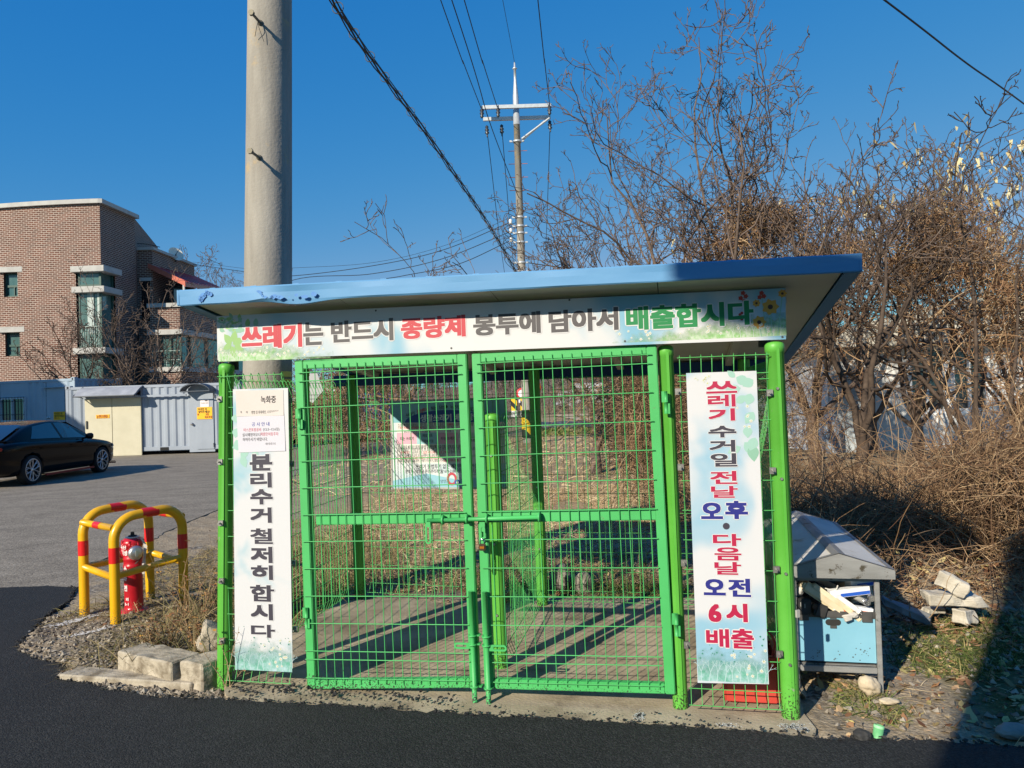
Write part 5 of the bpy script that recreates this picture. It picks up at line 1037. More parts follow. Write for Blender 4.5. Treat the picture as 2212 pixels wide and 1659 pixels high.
# ------------------------------------------------------------------ black sedan
def build_car():
    w0, w1 = GZ(60, 1048), GZ(218, 1020); d = (w1 - w0); d[2] = 0; d /= np.linalg.norm(d); rt_ = np.array([d[1], -d[0], 0])
    mid = (w0 + w1) / 2 - rt_ * .80; Mc = np.array([rt_, d, EZ]).T
    car = thing('parked_car', 'black four door sedan with dark alloy wheels parked before the containers', 'car', mid)
    PAINT = mat('black car paint', (.0035, .004, .005), rough=.14, coat=.1, spec=.14); GLS = mat('car glass', (.012, .018, .03), rough=.03, spec=1.0, coat=.6); TYRE = flat('tyre rubber', (22, 22, 22), .85); RIM = mat('alloy rim', (.55, .55, .56), rough=.3, metal=.9); DK = flat('black trim', (14, 14, 15), .45); RED = flat('red sill line', (150, 20, 26), .4)
    C_ = lambda P: np.array(P) @ Mc.T + mid
    Ys = np.array([-2.33, -2.25, -2.05, -1.75, -1.36, -1.0, -.5, 0, .5, .95, 1.36, 1.75, 2.02, 2.20, 2.31])
    hw = np.interp(Ys, [-2.33, -2.2, -1.8, -1.2, 0, 1.2, 1.8, 2.15, 2.31], [.62, .80, .885, .905, .91, .905, .88, .78, .56])
    zb = np.interp(Ys, [-2.33, -2.1, -1.7, 1.7, 2.1, 2.31], [.34, .24, .19, .17, .20, .26])
    zs = np.interp(Ys, [-2.33, -2.2, -1.6, -.8, 0, .9, 1.5, 2.0, 2.2, 2.31], [.86, .93, .97, .95, .92, .88, .84, .76, .68, .58])
    zt = np.interp(Ys, [-2.33, -2.2, -1.7, -.8, 0, .9, 1.5, 2.0, 2.2, 2.31], [.90, 1.0, 1.06, 1.04, 1.03, .98, .91, .80, .72, .60])
    rows = []
    for y, h, b, s, t in zip(Ys, hw, zb, zs, zt):
        half = [(0, b), (h * .80, b), (h * .95, b + .06), (h * .985, b + .2), (h * .97, (b + s) / 2 + .02), (h * 1.0, s - .16), (h * .985, s - .05), (h * .93, s), (h * .75, s + (t - s) * .55), (h * .45, s + (t - s) * .9), (0, t)]
        prof = half + [(-x, z) for x, z in half[::-1][1:-1]]; rows.append([(x, y, z) for x, z in prof])
    V = np.array(rows); K = V.shape[1]; i = np.arange(len(Ys) - 1)[:, None] * K; j = np.arange(K)[None, :]
    Fq = np.stack(np.broadcast_arrays(i + j, i + (j + 1) % K, i + K + (j + 1) % K, i + K + j), -1).reshape(-1, 4)
    m = MB(); m.add(C_(V.reshape(-1, 3)), Fq, 0, True); m.add(C_(V[0]), np.array([list(range(K))])); m.add(C_(V[-1]), np.array([list(range(K))[::-1]]))
    body = m.build('body', PAINT, car, fixn=True)
    sub = body.modifiers.new('s', 'SUBSURF'); sub.levels = sub.render_levels = 2
    cutters = []
    for y in (-1.36, 1.36):
        cm = MB(); cm.cyl(C_([-1.2, y, .33]), C_([1.2, y, .33]), .375, None, 40, caps=True); c = cm.build('cut', DK, None, mid); b = body.modifiers.new('b', 'BOOLEAN'); b.operation = 'DIFFERENCE'; b.object = c; b.solver = 'EXACT'; cutters.append(c)
    dg = bpy.context.evaluated_depsgraph_get(); dg.update(); me = bpy.data.meshes.new_from_object(body.evaluated_get(dg)); body.modifiers.clear(); body.data = me
    for c in cutters: bpy.data.objects.remove(c)
    # greenhouse
    G_ = [(-1.98, 1.02, .70, 1.0), (-1.65, 1.03, .78, 1.16), (-1.15, .99, .82, 1.335), (-.5, .97, .83, 1.415), (.0, .95, .83, 1.415), (.35, .94, .82, 1.365), (.75, .93, .80, 1.17), (1.12, .93, .74, .99)]
    rows = []
    for y, zbel, wb, ztop in G_:
        k = np.clip((ztop - zbel) / .44, 0, 1); wr = wb - .24 * k
        half = [(wb + .03, zbel - .06), (wb, zbel), (wb - .12 * k, zbel + (ztop - zbel) * .5), (wr, ztop - .045 * k), (wr - .07, ztop - .012), (wr * .5, ztop + .004), (0, ztop + .006)]
        rows.append([(x, y, z) for x, z in half + [(-x, z) for x, z in half[::-1][1:]]])
    V = np.array(rows); K = V.shape[1]; i = np.arange(len(G_) - 1)[:, None] * K; j = np.arange(K - 1)[None, :]
    Fq = np.stack(np.broadcast_arrays(i + j, i + j + 1, i + K + j + 1, i + K + j), -1).reshape(-1, 4)
    m = MB(); m.add(C_(V.reshape(-1, 3)), Fq, 0, True); cab = m.build('cabin', PAINT, car, fixn=True); sub = cab.modifiers.new('s', 'SUBSURF'); sub.levels = sub.render_levels = 2
    dg = bpy.context.evaluated_depsgraph_get(); dg.update(); me = bpy.data.meshes.new_from_object(cab.evaluated_get(dg)); cab.modifiers.clear(); cab.data = me
    gy = [g[0] for g in G_]
    def side(y, t, s, off=.006):
        zbel = np.interp(y, gy, [g[1] for g in G_]); wb = np.interp(y, gy, [g[2] for g in G_]); zt_ = np.interp(y, gy, [g[3] for g in G_]); k = np.clip((zt_ - zbel) / .44, 0, 1)
        z = zbel + (zt_ - zbel - .05) * t + .01; x = wb - .235 * k * t; return (s * (x + off), y, z)
    def sidewin(ya0, ya1, yb0, yb1, s, name):     # bottom from ya0..ya1, top yb0..yb1
        m = MB(); n_ = 8; P = []
        for t in np.linspace(.04, .93, 5):
            for q in np.linspace(0, 1, n_): P.append(side((ya0 + (yb0 - ya0) * t) * (1 - q) + (ya1 + (yb1 - ya1) * t) * q, t, s))
        P = C_(np.array(P)); ii = (np.arange(4)[:, None] * n_ + np.arange(n_ - 1)[None, :]); m.add(P, np.stack([ii, ii + 1, ii + n_ + 1, ii + n_], -1).reshape(-1, 4)[:, ::(1 if s > 0 else -1)], 0, True); return m.build(name, GLS, car)
    for s in (1, -1):
        sidewin(-.18, .82, -.22, .30, s, 'window'); sidewin(-1.32, -.26, -1.0, -.30, s, 'window'); 
    m = MB(); P = []
    for y, z, wd in ((-1.96, 1.03, .60), (-1.65, 1.175, .60), (-1.2, 1.335, .52)): P += [(x, y - .01, z + .012 - abs(x) * .02) for x in np.linspace(-wd, wd, 7)]
    ii = (np.arange(2)[:, None] * 7 + np.arange(6)[None, :]); m.add(C_(np.array(P)), np.stack([ii, ii + 1, ii + 8, ii + 7], -1).reshape(-1, 4), 0, True); m.build('rear_window', GLS, car)
    m = MB(); P = []
    for y, z, wd in ((1.10, 1.0, .68), (.75, 1.175, .62), (.40, 1.355, .54)): P += [(x, y + .012, z + .012 - abs(x) * .03) for x in np.linspace(-wd, wd, 7)]
    m.add(C_(np.array(P)), np.stack([ii, ii + 7, ii + 8, ii + 1], -1).reshape(-1, 4), 0, True); m.build('windscreen', GLS, car)
    for s in (1, -1):
        for y in (-1.36, 1.36):
            c = C_([s * .80, y, .33]); ax = Mc @ np.array([s, 0, 0]); A = axis_to(ax); m = MB(); m.lathe(c, [(.235, .085), (.30, .098), (.325, .08), (.33, .0), (.325, -.09), (.24, -.10)], 36, A); wh = m.build('wheel', TYRE, car)
            m = MB(); m.lathe(c, [(.0005, .035), (.10, .035), (.20, .02), (.238, .01), (.238, .088), (.246, .092), (.252, .088)], 36, A, 0); m.build('rim_barrel', DK, wh)
            m = MB(); m.lathe(c, [(.232, .086), (.25, .094), (.256, .086)], 36, A)
            for k in range(5):
                for da in (-.14, .14):
                    a0 = k * 1.2566 + da * .5; a1 = k * 1.2566 + da * 2.2; p0 = c + A @ np.array([.05 * math.cos(a0), .05 * math.sin(a0), .07]); p1 = c + A @ np.array([.238 * math.cos(a1), .238 * math.sin(a1), .088]); m.tubes(np.array([[p0, p1]]), np.array([[.015, .011]]), 5)
                    pm = p0 + (p1 - p0) * .55; a2 = k * 1.2566 + da * 4.2; p2 = c + A @ np.array([.238 * math.cos(a2), .238 * math.sin(a2), .088]); m.tubes(np.array([[pm, p2]]), np.array([[.010, .009]]), 5)
            m.lathe(c, [(.0005, .088), (.03, .086), (.05, .07)], 16, A); m.build('rim', RIM, wh)
        m = MB(); c = C_([s * .98, .66, .98]); m.lathe(c, [(.0005, -.10), (.05, -.085), (.075, -.03), (.075, .04), (.05, .075), (.0005, .085)], 14, axis_to(Mc @ np.array([s, .25, 0]))); m.cyl(C_([s * .80, .70, .93]), C_([s * .93, .67, .95]), .022, .018, 8); m.build('wing_mirror', PAINT, car)
        for y in (-1.0, .1): m = MB(); m.box(C_([s * .915, y, .80]), (.03, .19, .028), Mc); m.build('door_handle', PAINT, car, bevel=.008)
        m = MB(); m.box(C_([s * .90, 0, .185]), (.03, 1.9, .05), Mc); m.build('sill_skirt', RED, car, bevel=.01)
        m = MB(); m.hexa([C_(q) for q in ((s * .55, 2.20, .60), (s * .83, 1.92, .64), (s * .83, 1.90, .70), (s * .55, 2.16, .66), (s * .55, 2.24, .62), (s * .875, 1.93, .66), (s * .86, 1.88, .735), (s * .55, 2.20, .69))]); m.build('headlight', flat('headlight lens', (170, 175, 180), .1), car)
        m = MB(); m.box(C_([s * .60, -2.28, .84]), (.45, .10, .07), Mc); m.build('tail_light', flat('tail lens', (150, 20, 24), .2), car, bevel=.01)
        for y0 in (-.22, ): m = MB(); m.quad([C_(p) for p in (side(-.24, .04, s, .008), side(-.20, .04, s, .008), side(-.22, .95, s, .008), side(-.29, .95, s, .008))]); m.build('door_pillar', DK, car)
    m = MB(); m.box(C_([0, 2.28, .42]), (1.2, .08, .22), Mc); m.build('grille', DK, car, bevel=.02)
    m = MB(); m.hexa([C_(q) for q in ((-.85, 2.02, .19), (.85, 2.02, .19), (.62, 2.36, .21), (-.62, 2.36, .21), (-.87, 2.02, .215), (.87, 2.02, .215), (.64, 2.38, .235), (-.64, 2.38, .235))]); m.build('front_lip', RED, car)
build_car()

# ------------------------------------------------------------------ containers
def corrugated(mb, fr, u0, u1, v0, v1, pitch=.28, depth=.036, m=0):
    n_ = max(1, int(round((u1 - u0) / pitch))); p = (u1 - u0) / n_; pts = []
    for k in range(n_):
        b = u0 + k * p; pts += [(b, 0), (b + p * .30, 0), (b + p * .5, -depth), (b + p * .8, -depth)]
    pts.append((u1, 0)); P = [fr.pt(a, v0, c) for a, c in pts] + [fr.pt(a, v1, c) for a, c in pts]; N = len(pts); k = np.arange(N - 1); mb.add(np.array(P), np.stack([k, k + 1, N + k + 1, N + k], -1), m)
M_CW = mat('container pale grey blue', (.25, .29, .35), (.32, .36, .42), 1.2, .5, bump=.05, bscale=15, spots=((.28, .22, .15), 2.5, .68, .08), stretch=(1, 1, .5)); M_CB = mat('container blue grey', (.28, .36, .44), (.34, .42, .50), 1.2, .5, spots=((.18, .15, .12), 3, .70, .06)); M_CREAM = mat('cream sheet door', (.50, .465, .34), (.56, .52, .39), 2, .55); M_GAP = flat('dark opening', (18, 19, 20), .8)
YC = 26.0
k1c = 1 / 2.212 / 1.8517; cz = lambda X, Y: (X * k1c, 1400 / 1.8517 + Y * k1c)
cl0 = GY(*cz(590, 965), YC); 
FCn = Frame([cl0[0], YC, 0], (1, 0, 0), (0, 0, 1), (0, -1, 0)); uc_ = lambda X, Y: FCn.uv(*cz(X, Y))
zct = uc_(1200, 312)[1]; cw = 6.06; zb0 = .14
def container(name_label, fr, W, H, D, mtl, roofm, skip=()):
    o = thing('shipping_container', name_label, 'container', fr.pt(W / 2, 0, -D / 2), 'storage containers by the parking lot')
    m = MB(); u = .10
    for a, b in skip: corrugated(m, fr, u, a, zb0 + .12, H - .1); u = b
    corrugated(m, fr, u, W - .1, zb0 + .12, H - .1)
    P = lambda a, c: fr.pt(a, 0, c)
    fl_ = Frame(fr.pt(0, 0, -D), fr.w, fr.v, -fr.u); corrugated(m, fl_, .1, D - .1, zb0 + .12, H - .1); fr_ = Frame(fr.pt(W, 0, 0), -fr.w, fr.v, fr.u); corrugated(m, fr_, .1, D - .1, zb0 + .12, H - .1)
    fb_ = Frame(fr.pt(W, 0, -D), -fr.u, fr.v, -fr.w); corrugated(m, fb_, .1, W - .1, zb0 + .12, H - .1); m.build('wall', mtl, o)
    m = MB(); Mx = fr.M()
    for a in (.06, W - .06):
        for c in (-.06, -D + .06): m.box(fr.pt(a, (zb0 + H) / 2, c), (.12, .12, H - zb0), Mx)
    for c in (-.05, -D + .05): m.box(fr.pt(W / 2, H - .05, c + .004), (W - .24, .10, .10), Mx); m.box(fr.pt(W / 2, zb0 + .07, c + .004), (W - .24, .10, .14), Mx)
    for a in (.05, W - .05): m.box(fr.pt(a, H - .05, -D / 2), (.10, D - .24, .10), Mx); m.box(fr.pt(a, zb0 + .07, -D / 2), (.10, D - .24, .14), Mx)
    m.build('frame', mtl, o, bevel=.01)
    m = MB(); N = 44
    for c0, c1 in ((-.1, -D + .1),):
        pts = [(a, H - .03 + (.012 if k % 2 else -.012)) for k, a in enumerate(np.linspace(.1, W - .1, N))]; Pq = [fr.pt(a, z, c0) for a, z in pts] + [fr.pt(a, z, c1) for a, z in pts]; k = np.arange(N - 1); m.add(np.array(Pq), np.stack([k, k + 1, N + k + 1, N + k], -1))
    m.build('roof', roofm, o)
    m = MB()
    for a in (.09, W - .09):
        for c in (-.08, -D + .08):
            for z in (H - .02, zb0 + .06): m.box(fr.pt(a, z, c), (.19, .18, .13), Mx)
    cc = m.build('corner_casting', mtl, o, bevel=.01)
    m = MB()
    for a in (.09, W - .09):
        for z in (H - .02, zb0 + .06): m.box(fr.pt(a, z, .012), (.06, .006, .07), Mx)
    m.build('casting_hole', M_GAP, cc); return o
d0, d1 = uc_(1680, 900)[0], uc_(1905, 900)[0]; s0, s1 = uc_(762, 700)[0], uc_(1262, 700)[0]
c1 = container('pale grey corrugated container with cream sliding door and arched door canopy', FCn, cw, zct, 2.44, M_CW, M_CW, ((s0 + .05, s1 - .05), (d0, d1)))
Mx = FCn.M()
zlo = uc_(1000, 938)[1]; zhi = uc_(1000, 425)[1]
m = MB(); um = uc_(1005, 700)[0]; m.box(FCn.pt((s0 + um) / 2, (zlo + zhi) / 2, .05), (um - s0 - .01, .05, zhi - zlo), Mx); m.box(FCn.pt((s1 + um) / 2, (zlo + zhi) / 2, .05), (s1 - um - .01, .05, zhi - zlo), Mx); sd = m.build('sliding_door', M_CREAM, c1, bevel=.01)
m = MB(); p = uc_(781, 664); m.box(FCn.pt(*p, .085), (.08, .03, .28), Mx); m.build('door_handle', flat('handle dark', (60, 62, 60), .5), sd, bevel=.03)
m = MB(); p0, p1 = uc_(740, 432), uc_(1660, 385); m.box(FCn.pt((p0[0] + p1[0]) / 2, zhi + .03, .12), (p1[0] - p0[0], .06, .07), Mx); m.build('door_rail', M_CW, c1)
m = MB(); p0, p1 = uc_(740, 335), uc_(1200, 320); q0, q1 = uc_(640, 432), uc_(1225, 400)
tp = lambda a: FCn.pt(a, zct - .03, .01); bt = lambda a: FCn.pt(a, zhi + .07, .62)
a0, a1 = p0[0] - .02, p1[0] + .25; n_ = 10
for k in range(6):
    t0, t1 = k / 6, (k + 1) / 6; f = lambda a, t: FCn.pt(a, zct - .03 - (zct - zhi - .1) * (t ** 1.5), .01 + .61 * t); m.quad([f(a0, t0), f(a0, t1), f(a1, t1), f(a1, t0)]); 
m.build('awning', mat('grey translucent sheet', (.30, .31, .33), (.40, .41, .43), 3, .4), c1)
m = MB()
for a in (a0, a1): m.tubes(np.array([[tp(a), bt(a)]]), np.full((1, 2), .025), 6); m.tubes(np.array([[FCn.pt(a, zhi + .05, .02), bt(a)]]), np.full((1, 2), .018), 6)
m.tubes(np.array([[bt(a0), bt(a1)]]), np.full((1, 2), .025), 6); m.build('awning_frame', flat('awning steel', (90, 94, 100), .5), c1)
m = MB(); zd0 = uc_(1800, 900)[1]; zd1 = uc_(1800, 362)[1]; m.box(FCn.pt((d0 + d1) / 2, (zd0 + zd1) / 2, -.02), (d1 - d0, .06, zd1 - zd0), Mx); m.box(FCn.pt((d0 + d1) / 2, (zd1 + zct - .1) / 2, -.03), (d1 - d0, .04, zct - .1 - zd1), Mx); m.build('door_surround', M_CW, c1)
m = MB(); da, db = uc_(1745, 640)[0], uc_(1895, 640)[0]; m.box(FCn.pt((da + db) / 2, (zd0 + zd1) / 2 + .03, .022), (db - da, .03, zd1 - zd0 - .12), Mx); dr = m.build('door', M_CW, c1, bevel=.008)
m = MB(); p = uc_(1703, 655); m.lathe(FCn.pt(*p, .012), [(.05, 0), (.05, .012), (.018, .015), (.018, .05), (.04, .055), (.04, .09), (.0005, .10)], 14, axis_to((0, -1, 0))); m.build('door_knob', M_ALU, dr)
m = MB()
for Yq in (405, 840): p = uc_(1897, Yq); m.cyl(FCn.pt(p[0], p[1] - .07, .04), FCn.pt(p[0], p[1] + .07, .04), .018, None, 8)
m.build('door_hinge', M_DARK, dr)
m = MB(); ca, cb_ = uc_(1650, 360)[0], uc_(1905, 360)[0]; zc0 = uc_(1780, 366)[1]; hh = uc_(1780, 302)[1] - zc0; T = np.linspace(0, math.pi, 15); A_ = [FCn.pt((ca + cb_) / 2 - (cb_ - ca) / 2 * math.cos(t), zc0 + hh * math.sin(t), .02) for t in T]; B_ = [FCn.pt((ca + cb_) / 2 - (cb_ - ca) / 2 * math.cos(t), zc0 + hh * math.sin(t), .50) for t in T]; k = np.arange(14)
m.add(np.array(A_ + B_), np.stack([k, k + 1, 15 + k + 1, 15 + k], -1)[:, ::-1], 0, True); m.add(np.array([p + EZ * .03 for p in A_ + B_]), np.stack([k, k + 1, 15 + k + 1, 15 + k], -1)); 
m.tubes(np.array(B_)[None], np.full((1, 15), .022), 6); m.tubes(np.array([[A_[0], B_[0]], [A_[-1], B_[-1]], [B_[0], B_[-1]]]), np.full((3, 2), .022), 6); m.build('door_canopy', flat('canopy grey', (66, 74, 84), .5), c1)
m = MB(); p = uc_(1458, 938); m.box(FCn.pt(p[0], zb0 + .06, .002), (.30, .02, .11), Mx); m.build('fork_pocket', M_GAP, c1)
_cv = bpy.data.curves.new('glyph', 'FONT'); _to = bpy.data.objects.new('glyph', _cv); COL.objects.link(_to); _cv.resolution_u = 3
K_YS = flat('yellow sign', (246, 182, 24), .5); K_INK = flat('sign ink', (44, 36, 24), .6); K_INKR = flat('sign brown ink', (150, 60, 20), .6)
def ysign(label, fr, uvf, quad, c, texts, mtl=K_YS, cat='sign', name='warning_sign'):
    Qs = [uvf(*p) for p in quad]; o = board(name, label, cat, fr, Qs, c, .012, mtl); m = MB()
    for body, x0, y0, x1, y1, mi in texts: a, b = uvf(x0, y0), uvf(x1, y1); letters(m, fr, body, (a[0], b[0], b[1], a[1]), c + .006, .018, mi)
    m.build('lettering', [K_INK, K_INKR], o); return o
ysign('small yellow sign on the cream sliding door', FCn, uc_, [(862, 574), (980, 569), (980, 601), (862, 605)], .090, [('농기계 보관장소', 868, 574, 972, 600, 1)])
ysign('yellow recycling sign on the white container door', FCn, uc_, [(1747, 508), (1881, 503), (1884, 609), (1749, 613)], .052, [('이것만 꼭', 1758, 514, 1836, 532, 0), ('넣어주세요!', 1760, 536, 1862, 556, 0), ('병', 1752, 562, 1766, 580, 1), ('고철', 1822, 558, 1852, 578, 1), ('비료포대', 1818, 582, 1880, 602, 1)])
ysign('white paper notice above the yellow sign on the container door', FCn, uc_, [(1777, 434), (1851, 431), (1853, 502), (1778, 505)], .050, [('녹화중', 1816, 440, 1842, 454, 0), ('목적 방범 및 화재예방', 1784, 466, 1846, 472, 0)], flat('notice white', (232, 222, 220), .6), 'notice', 'notice_sheet')
# second container, behind and to the left, seen in the shade
RX = GY(*cz(660, 250), YC + 2.75); dL = np.array([-.97, .243, 0]); dL /= np.linalg.norm(dL); W2_ = 6.06
FC2 = Frame(RX * [1, 1, 0] + dL * W2_, -dL, EZ, np.cross(-dL, EZ)); uc2 = lambda X, Y: FC2.uv(*cz(X, Y)); H2 = RX[2]
wl, wr = uc2(10, 520)[0], uc2(222, 520)[0]; dl_, dr_ = uc2(415, 500)[0], uc2(575, 500)[0]; Mx2 = FC2.M()
c2 = container('blue grey container with barred window in shade behind the black car', FC2, W2_, H2, 2.44, M_CB, M_CB, ((wl - .05, wr + .05), (dl_ - .03, dr_ + .03)))
wz0, wz1 = uc2(120, 628)[1], uc2(120, 428)[1]
m = MB(); wm_ = (wl + wr) / 2
for a in (wl, wm_, wr): m.box(FC2.pt(a, (wz0 + wz1) / 2, .0), (.08, .10, wz1 - wz0 + .08), Mx2)
for z in (wz0, wz1): 
    for a_ in ((wl + wm_) / 2, (wm_ + wr) / 2): m.box(FC2.pt(a_, z, .0), (wm_ - wl - .09, .09, .07), Mx2)
wf = m.build('window_frame', flat('white pvc', (215, 220, 222), .4), c2)
m = MB(); m.quad([FC2.pt(wl, wz0, -.02), FC2.pt(wr, wz0, -.02), FC2.pt(wr, wz1, -.02), FC2.pt(wl, wz1, -.02)]); m.build('pane', mat('dark pane', (.015, .018, .022), rough=.08, spec=.8), wf)
m = MB()
for a in np.linspace(wl - .05, wr + .08, 10): m.cyl(FC2.pt(a, wz0 - .06, .12), FC2.pt(a, wz1 + .05, .12), .010, None, 6)
for z in (wz0 - .04, wz0 + .25, wz1 - .12, wz1 + .03): m.cyl(FC2.pt(wl - .08, z, .12), FC2.pt(wr + .10, z, .12), .011, None, 6)
m.build('window_bars', flat('bar black', (40, 44, 50), .5), wf)
m = MB()
for a, b, z0, z1 in ((.1, wl - .05, zb0 + .1, H2 - .1), ): pass
m.box(FC2.pt((wl + wr) / 2, (wz1 + .04 + H2 - .1) / 2, -.03), (wr - wl + .1, .03, H2 - .1 - wz1 - .04), Mx2); m.box(FC2.pt((wl + wr) / 2, (wz0 - .04 + zb0 + .1) / 2, -.03), (wr - wl + .1, .03, wz0 - zb0 - .14), Mx2); m.build('window_surround', M_CB, c2)
zdt = uc2(500, 338)[1]
m = MB(); m.box(FC2.pt((dl_ + dr_) / 2, (zb0 + .15 + zdt) / 2, -.01), (dr_ - dl_, .05, zdt - zb0 - .15), Mx2); m.box(FC2.pt((dl_ + dr_) / 2, (zdt + H2 - .1) / 2, -.03), (dr_ - dl_ + .06, .03, H2 - .1 - zdt), Mx2); m.box(FC2.pt((dl_ + dr_) / 2 - .05, zdt + .04, .05), (dr_ - dl_ + .2, .14, .03), Mx2); d2_ = m.build('door', M_CB, c2)
m = MB(); p = uc2(437, 598); m.lathe(FC2.pt(*p, .015), [(.05, 0), (.05, .012), (.018, .015), (.018, .05), (.04, .055), (.04, .09), (.0005, .10)], 14, axis_to(FC2.w)); m.build('door_knob', M_ALU, d2_)
ysign('yellow recycling sign on the shaded blue container door', FC2, uc2, [(480, 547), (579, 543), (581, 617), (481, 620)], .034, [('이것만 꼭', 487, 552, 558, 570, 0), ('넣어주세요!', 488, 574, 576, 592, 0), ('벽스-', 490, 596, 542, 610, 1)])
bpy.data.objects.remove(_to)

# ------------------------------------------------------------------ brick building
def brick(name, c1_, c2_, mort):
    m = bpy.data.materials.new(name); m.use_nodes = True; n = m.node_tree.nodes; l = m.node_tree.links; b = n['Principled BSDF']; b.inputs['Roughness'].default_value = .85
    uvn = n.new('ShaderNodeUVMap'); bt = n.new('ShaderNodeTexBrick'); bt.inputs['Scale'].default_value = 1; bt.inputs['Brick Width'].default_value = .25; bt.inputs['Row Height'].default_value = .092; bt.inputs['Mortar Size'].default_value = .011; bt.inputs['Mortar Smooth'].default_value = .1; bt.inputs['Bias'].default_value = -.1
    bt.inputs['Color1'].default_value = (*c1_, 1); bt.inputs['Color2'].default_value = (*c2_, 1); bt.inputs['Mortar'].default_value = (*mort, 1); l.new(uvn.outputs[0], bt.inputs['Vector'])
    nz = n.new('ShaderNodeTexNoise'); nz.inputs['Scale'].default_value = 2.0; nz.inputs['Detail'].default_value = 8; tc = n.new('ShaderNodeTexCoord'); l.new(tc.outputs['Object'], nz.inputs['Vector'])
    mr = n.new('ShaderNodeMapRange'); mr.inputs['To Min'].default_value = .75; mr.inputs['To Max'].default_value = 1.25; l.new(nz.outputs['Fac'], mr.inputs['Value'])
    mx = n.new('ShaderNodeMix'); mx.data_type = 'RGBA'; mx.blend_type = 'MULTIPLY'; mx.inputs['Factor'].default_value = 1; l.new(bt.outputs['Color'], mx.inputs['A']); l.new(mr.outputs[0], mx.inputs['B']); l.new(mx.outputs['Result'], b.inputs['Base Color'])
    bp = n.new('ShaderNodeBump'); bp.inputs['Strength'].default_value = .5; bp.inputs['Distance'].default_value = .01; bp.invert = True; l.new(bt.outputs['Fac'], bp.inputs['Height']); l.new(bp.outputs[0], b.inputs['Normal']); return m
M_BRICK = brick('brown brick', (.15, .058, .036), (.09, .042, .03), (.47, .395, .335))
M_STN = mat('pale stone coping', (.40, .39, .365), (.48, .47, .44), 3, .8); M_GLZ = mat('green tinted glass', (.055, .12, .115), (.12, .20, .19), 1.0, .06, spec=.9, stretch=(1, 1, .3)); M_GFR = flat('green window frame', (42, 78, 70), .4); M_CURT = mat('pale curtain', (.30, .38, .36), (.44, .50, .47), 1.5, .6, stretch=(4, 4, .3))
bz = lambda X, Y: (X / 2.212 / 1.8517, (700 + Y / 2.212) / 1.8517); bz2 = cz
YB = 35.0; cor = GY(*bz(880, 215), YB); TOPB = GY(*bz(880, 215), YB)[2]
bld = thing('brick_building', 'three storey brown brick building with green corner windows behind the containers', 'building', [cor[0] - 6, YB + 4, 0])
def wall_uv(mb, P0, P1, z0, z1, u0=0.0, m=0):     # vertical wall facing right-hand side of P0->P1
    Ln = math.hypot(P1[0] - P0[0], P1[1] - P0[1]); a, b = np.array([P0[0], P0[1], 0]), np.array([P1[0], P1[1], 0])
    mb.quad([a + EZ * z0, b + EZ * z0, b + EZ * z1, a + EZ * z1], m, uv=[(u0, z0), (u0 + Ln, z0), (u0 + Ln, z1), (u0, z1)]); return u0 + Ln
# curved front: slight convex arc from the corner to the left
th0 = np.linspace(0, 1, 15); front = [np.array([cor[0] - 13.0 * t, YB + 2.6 * t ** 2 - .0 * t]) for t in th0]
def on_front(px_, py_):      # point of the curved front seen at a pixel
    d = ray(px_, py_)
    for i in range(14):
        a, b = front[i], front[i + 1]; A = np.array([[d[0], -(b - a)[0]], [1.0, -(b - a)[1]]]); s = np.linalg.solve(A, a)
        if -.001 <= s[1] <= 1.001: q = C_O + d * s[0]; return q
    return C_O + d * YB
rz = .16
def front_wall(mb, holes):     # strips between x breaks with window openings
    xsb = sorted(set([front[-1][0], front[0][0]] + [p[0] for p in front] + [h[0] for h in holes] + [h[1] for h in holes]))
    fx = [p[0] for p in front][::-1]; fy = [p[1] for p in front][::-1]; Yf = lambda x: float(np.interp(x, fx, fy)); u = 0
    for xa, xb in zip(xsb[:-1], xsb[1:]):
        Pa, Pb = (xa, Yf(xa)), (xb, Yf(xb)); zc_ = [0.0]; hs_ = sorted([h for h in holes if h[0] <= xa + 1e-6 and h[1] >= xb - 1e-6], key=lambda h: h[2]); z = 0.0
        for h in hs_: wall_uv(mb, Pa, Pb, z, h[2], u); z = h[3]
        u = wall_uv(mb, Pa, Pb, z, TOPB - .18, u)
    return Yf
WIN = []
for X0, X1, Y0, Y1, src in ((30, 158, 868, 1075, bz), (45, 178, 1398, 1600, bz)):
    p, q = on_front(*src(X0, Y0)), on_front(*src(X1, Y1)); WIN.append((p[0], q[0], q[2], p[2]))
CWX = on_front(*bz(672, 1000))[0]; side_d = 1.15
CW = []
for (Ya, Yb) in ((835, 982), (1018, 1525)): CW.append((GY(*bz(880, Yb), YB)[2], GY(*bz(880, Ya), YB)[2]))
CW.append((GY(*bz2(880, 275), YB)[2] - 2.0, GY(*bz(880, 1565), YB)[2]))
holes = WIN + [(CWX, cor[0], a, b) for a, b in CW]
m = MB(); Yf = front_wall(m, holes)
xc, yb2 = cor[0], YB + 3.0; u = 0
zz = 0.0; zs_ = sorted(CW)
for a, b in zs_: wall_uv(m, (xc, YB), (xc + .03, YB + side_d), zz, a, 50); zz = b
wall_uv(m, (xc, YB), (xc + .03, YB + side_d), zz, TOPB - .18, 50); wall_uv(m, (xc + .03, YB + side_d), (xc + .12, yb2), 0, TOPB - .18, 50 + side_d)
wall_uv(m, (xc + .12, yb2), (xc - 2, yb2 + 7), 0, TOPB - .18); wall_uv(m, (xc - 2, yb2 + 7), (front[-1][0], front[-1][1] + 7), 0, TOPB - .18); wall_uv(m, (front[-1][0], front[-1][1] + 7), front[-1], 0, TOPB - .18)
m.poly([np.array([*p, TOPB - .3]) for p in front[::-1]] + [np.array([xc + .12, yb2, TOPB - .3]), np.array([xc - 2, yb2 + 7, TOPB - .3]), np.array([front[-1][0], front[-1][1] + 7, TOPB - .3])]); 
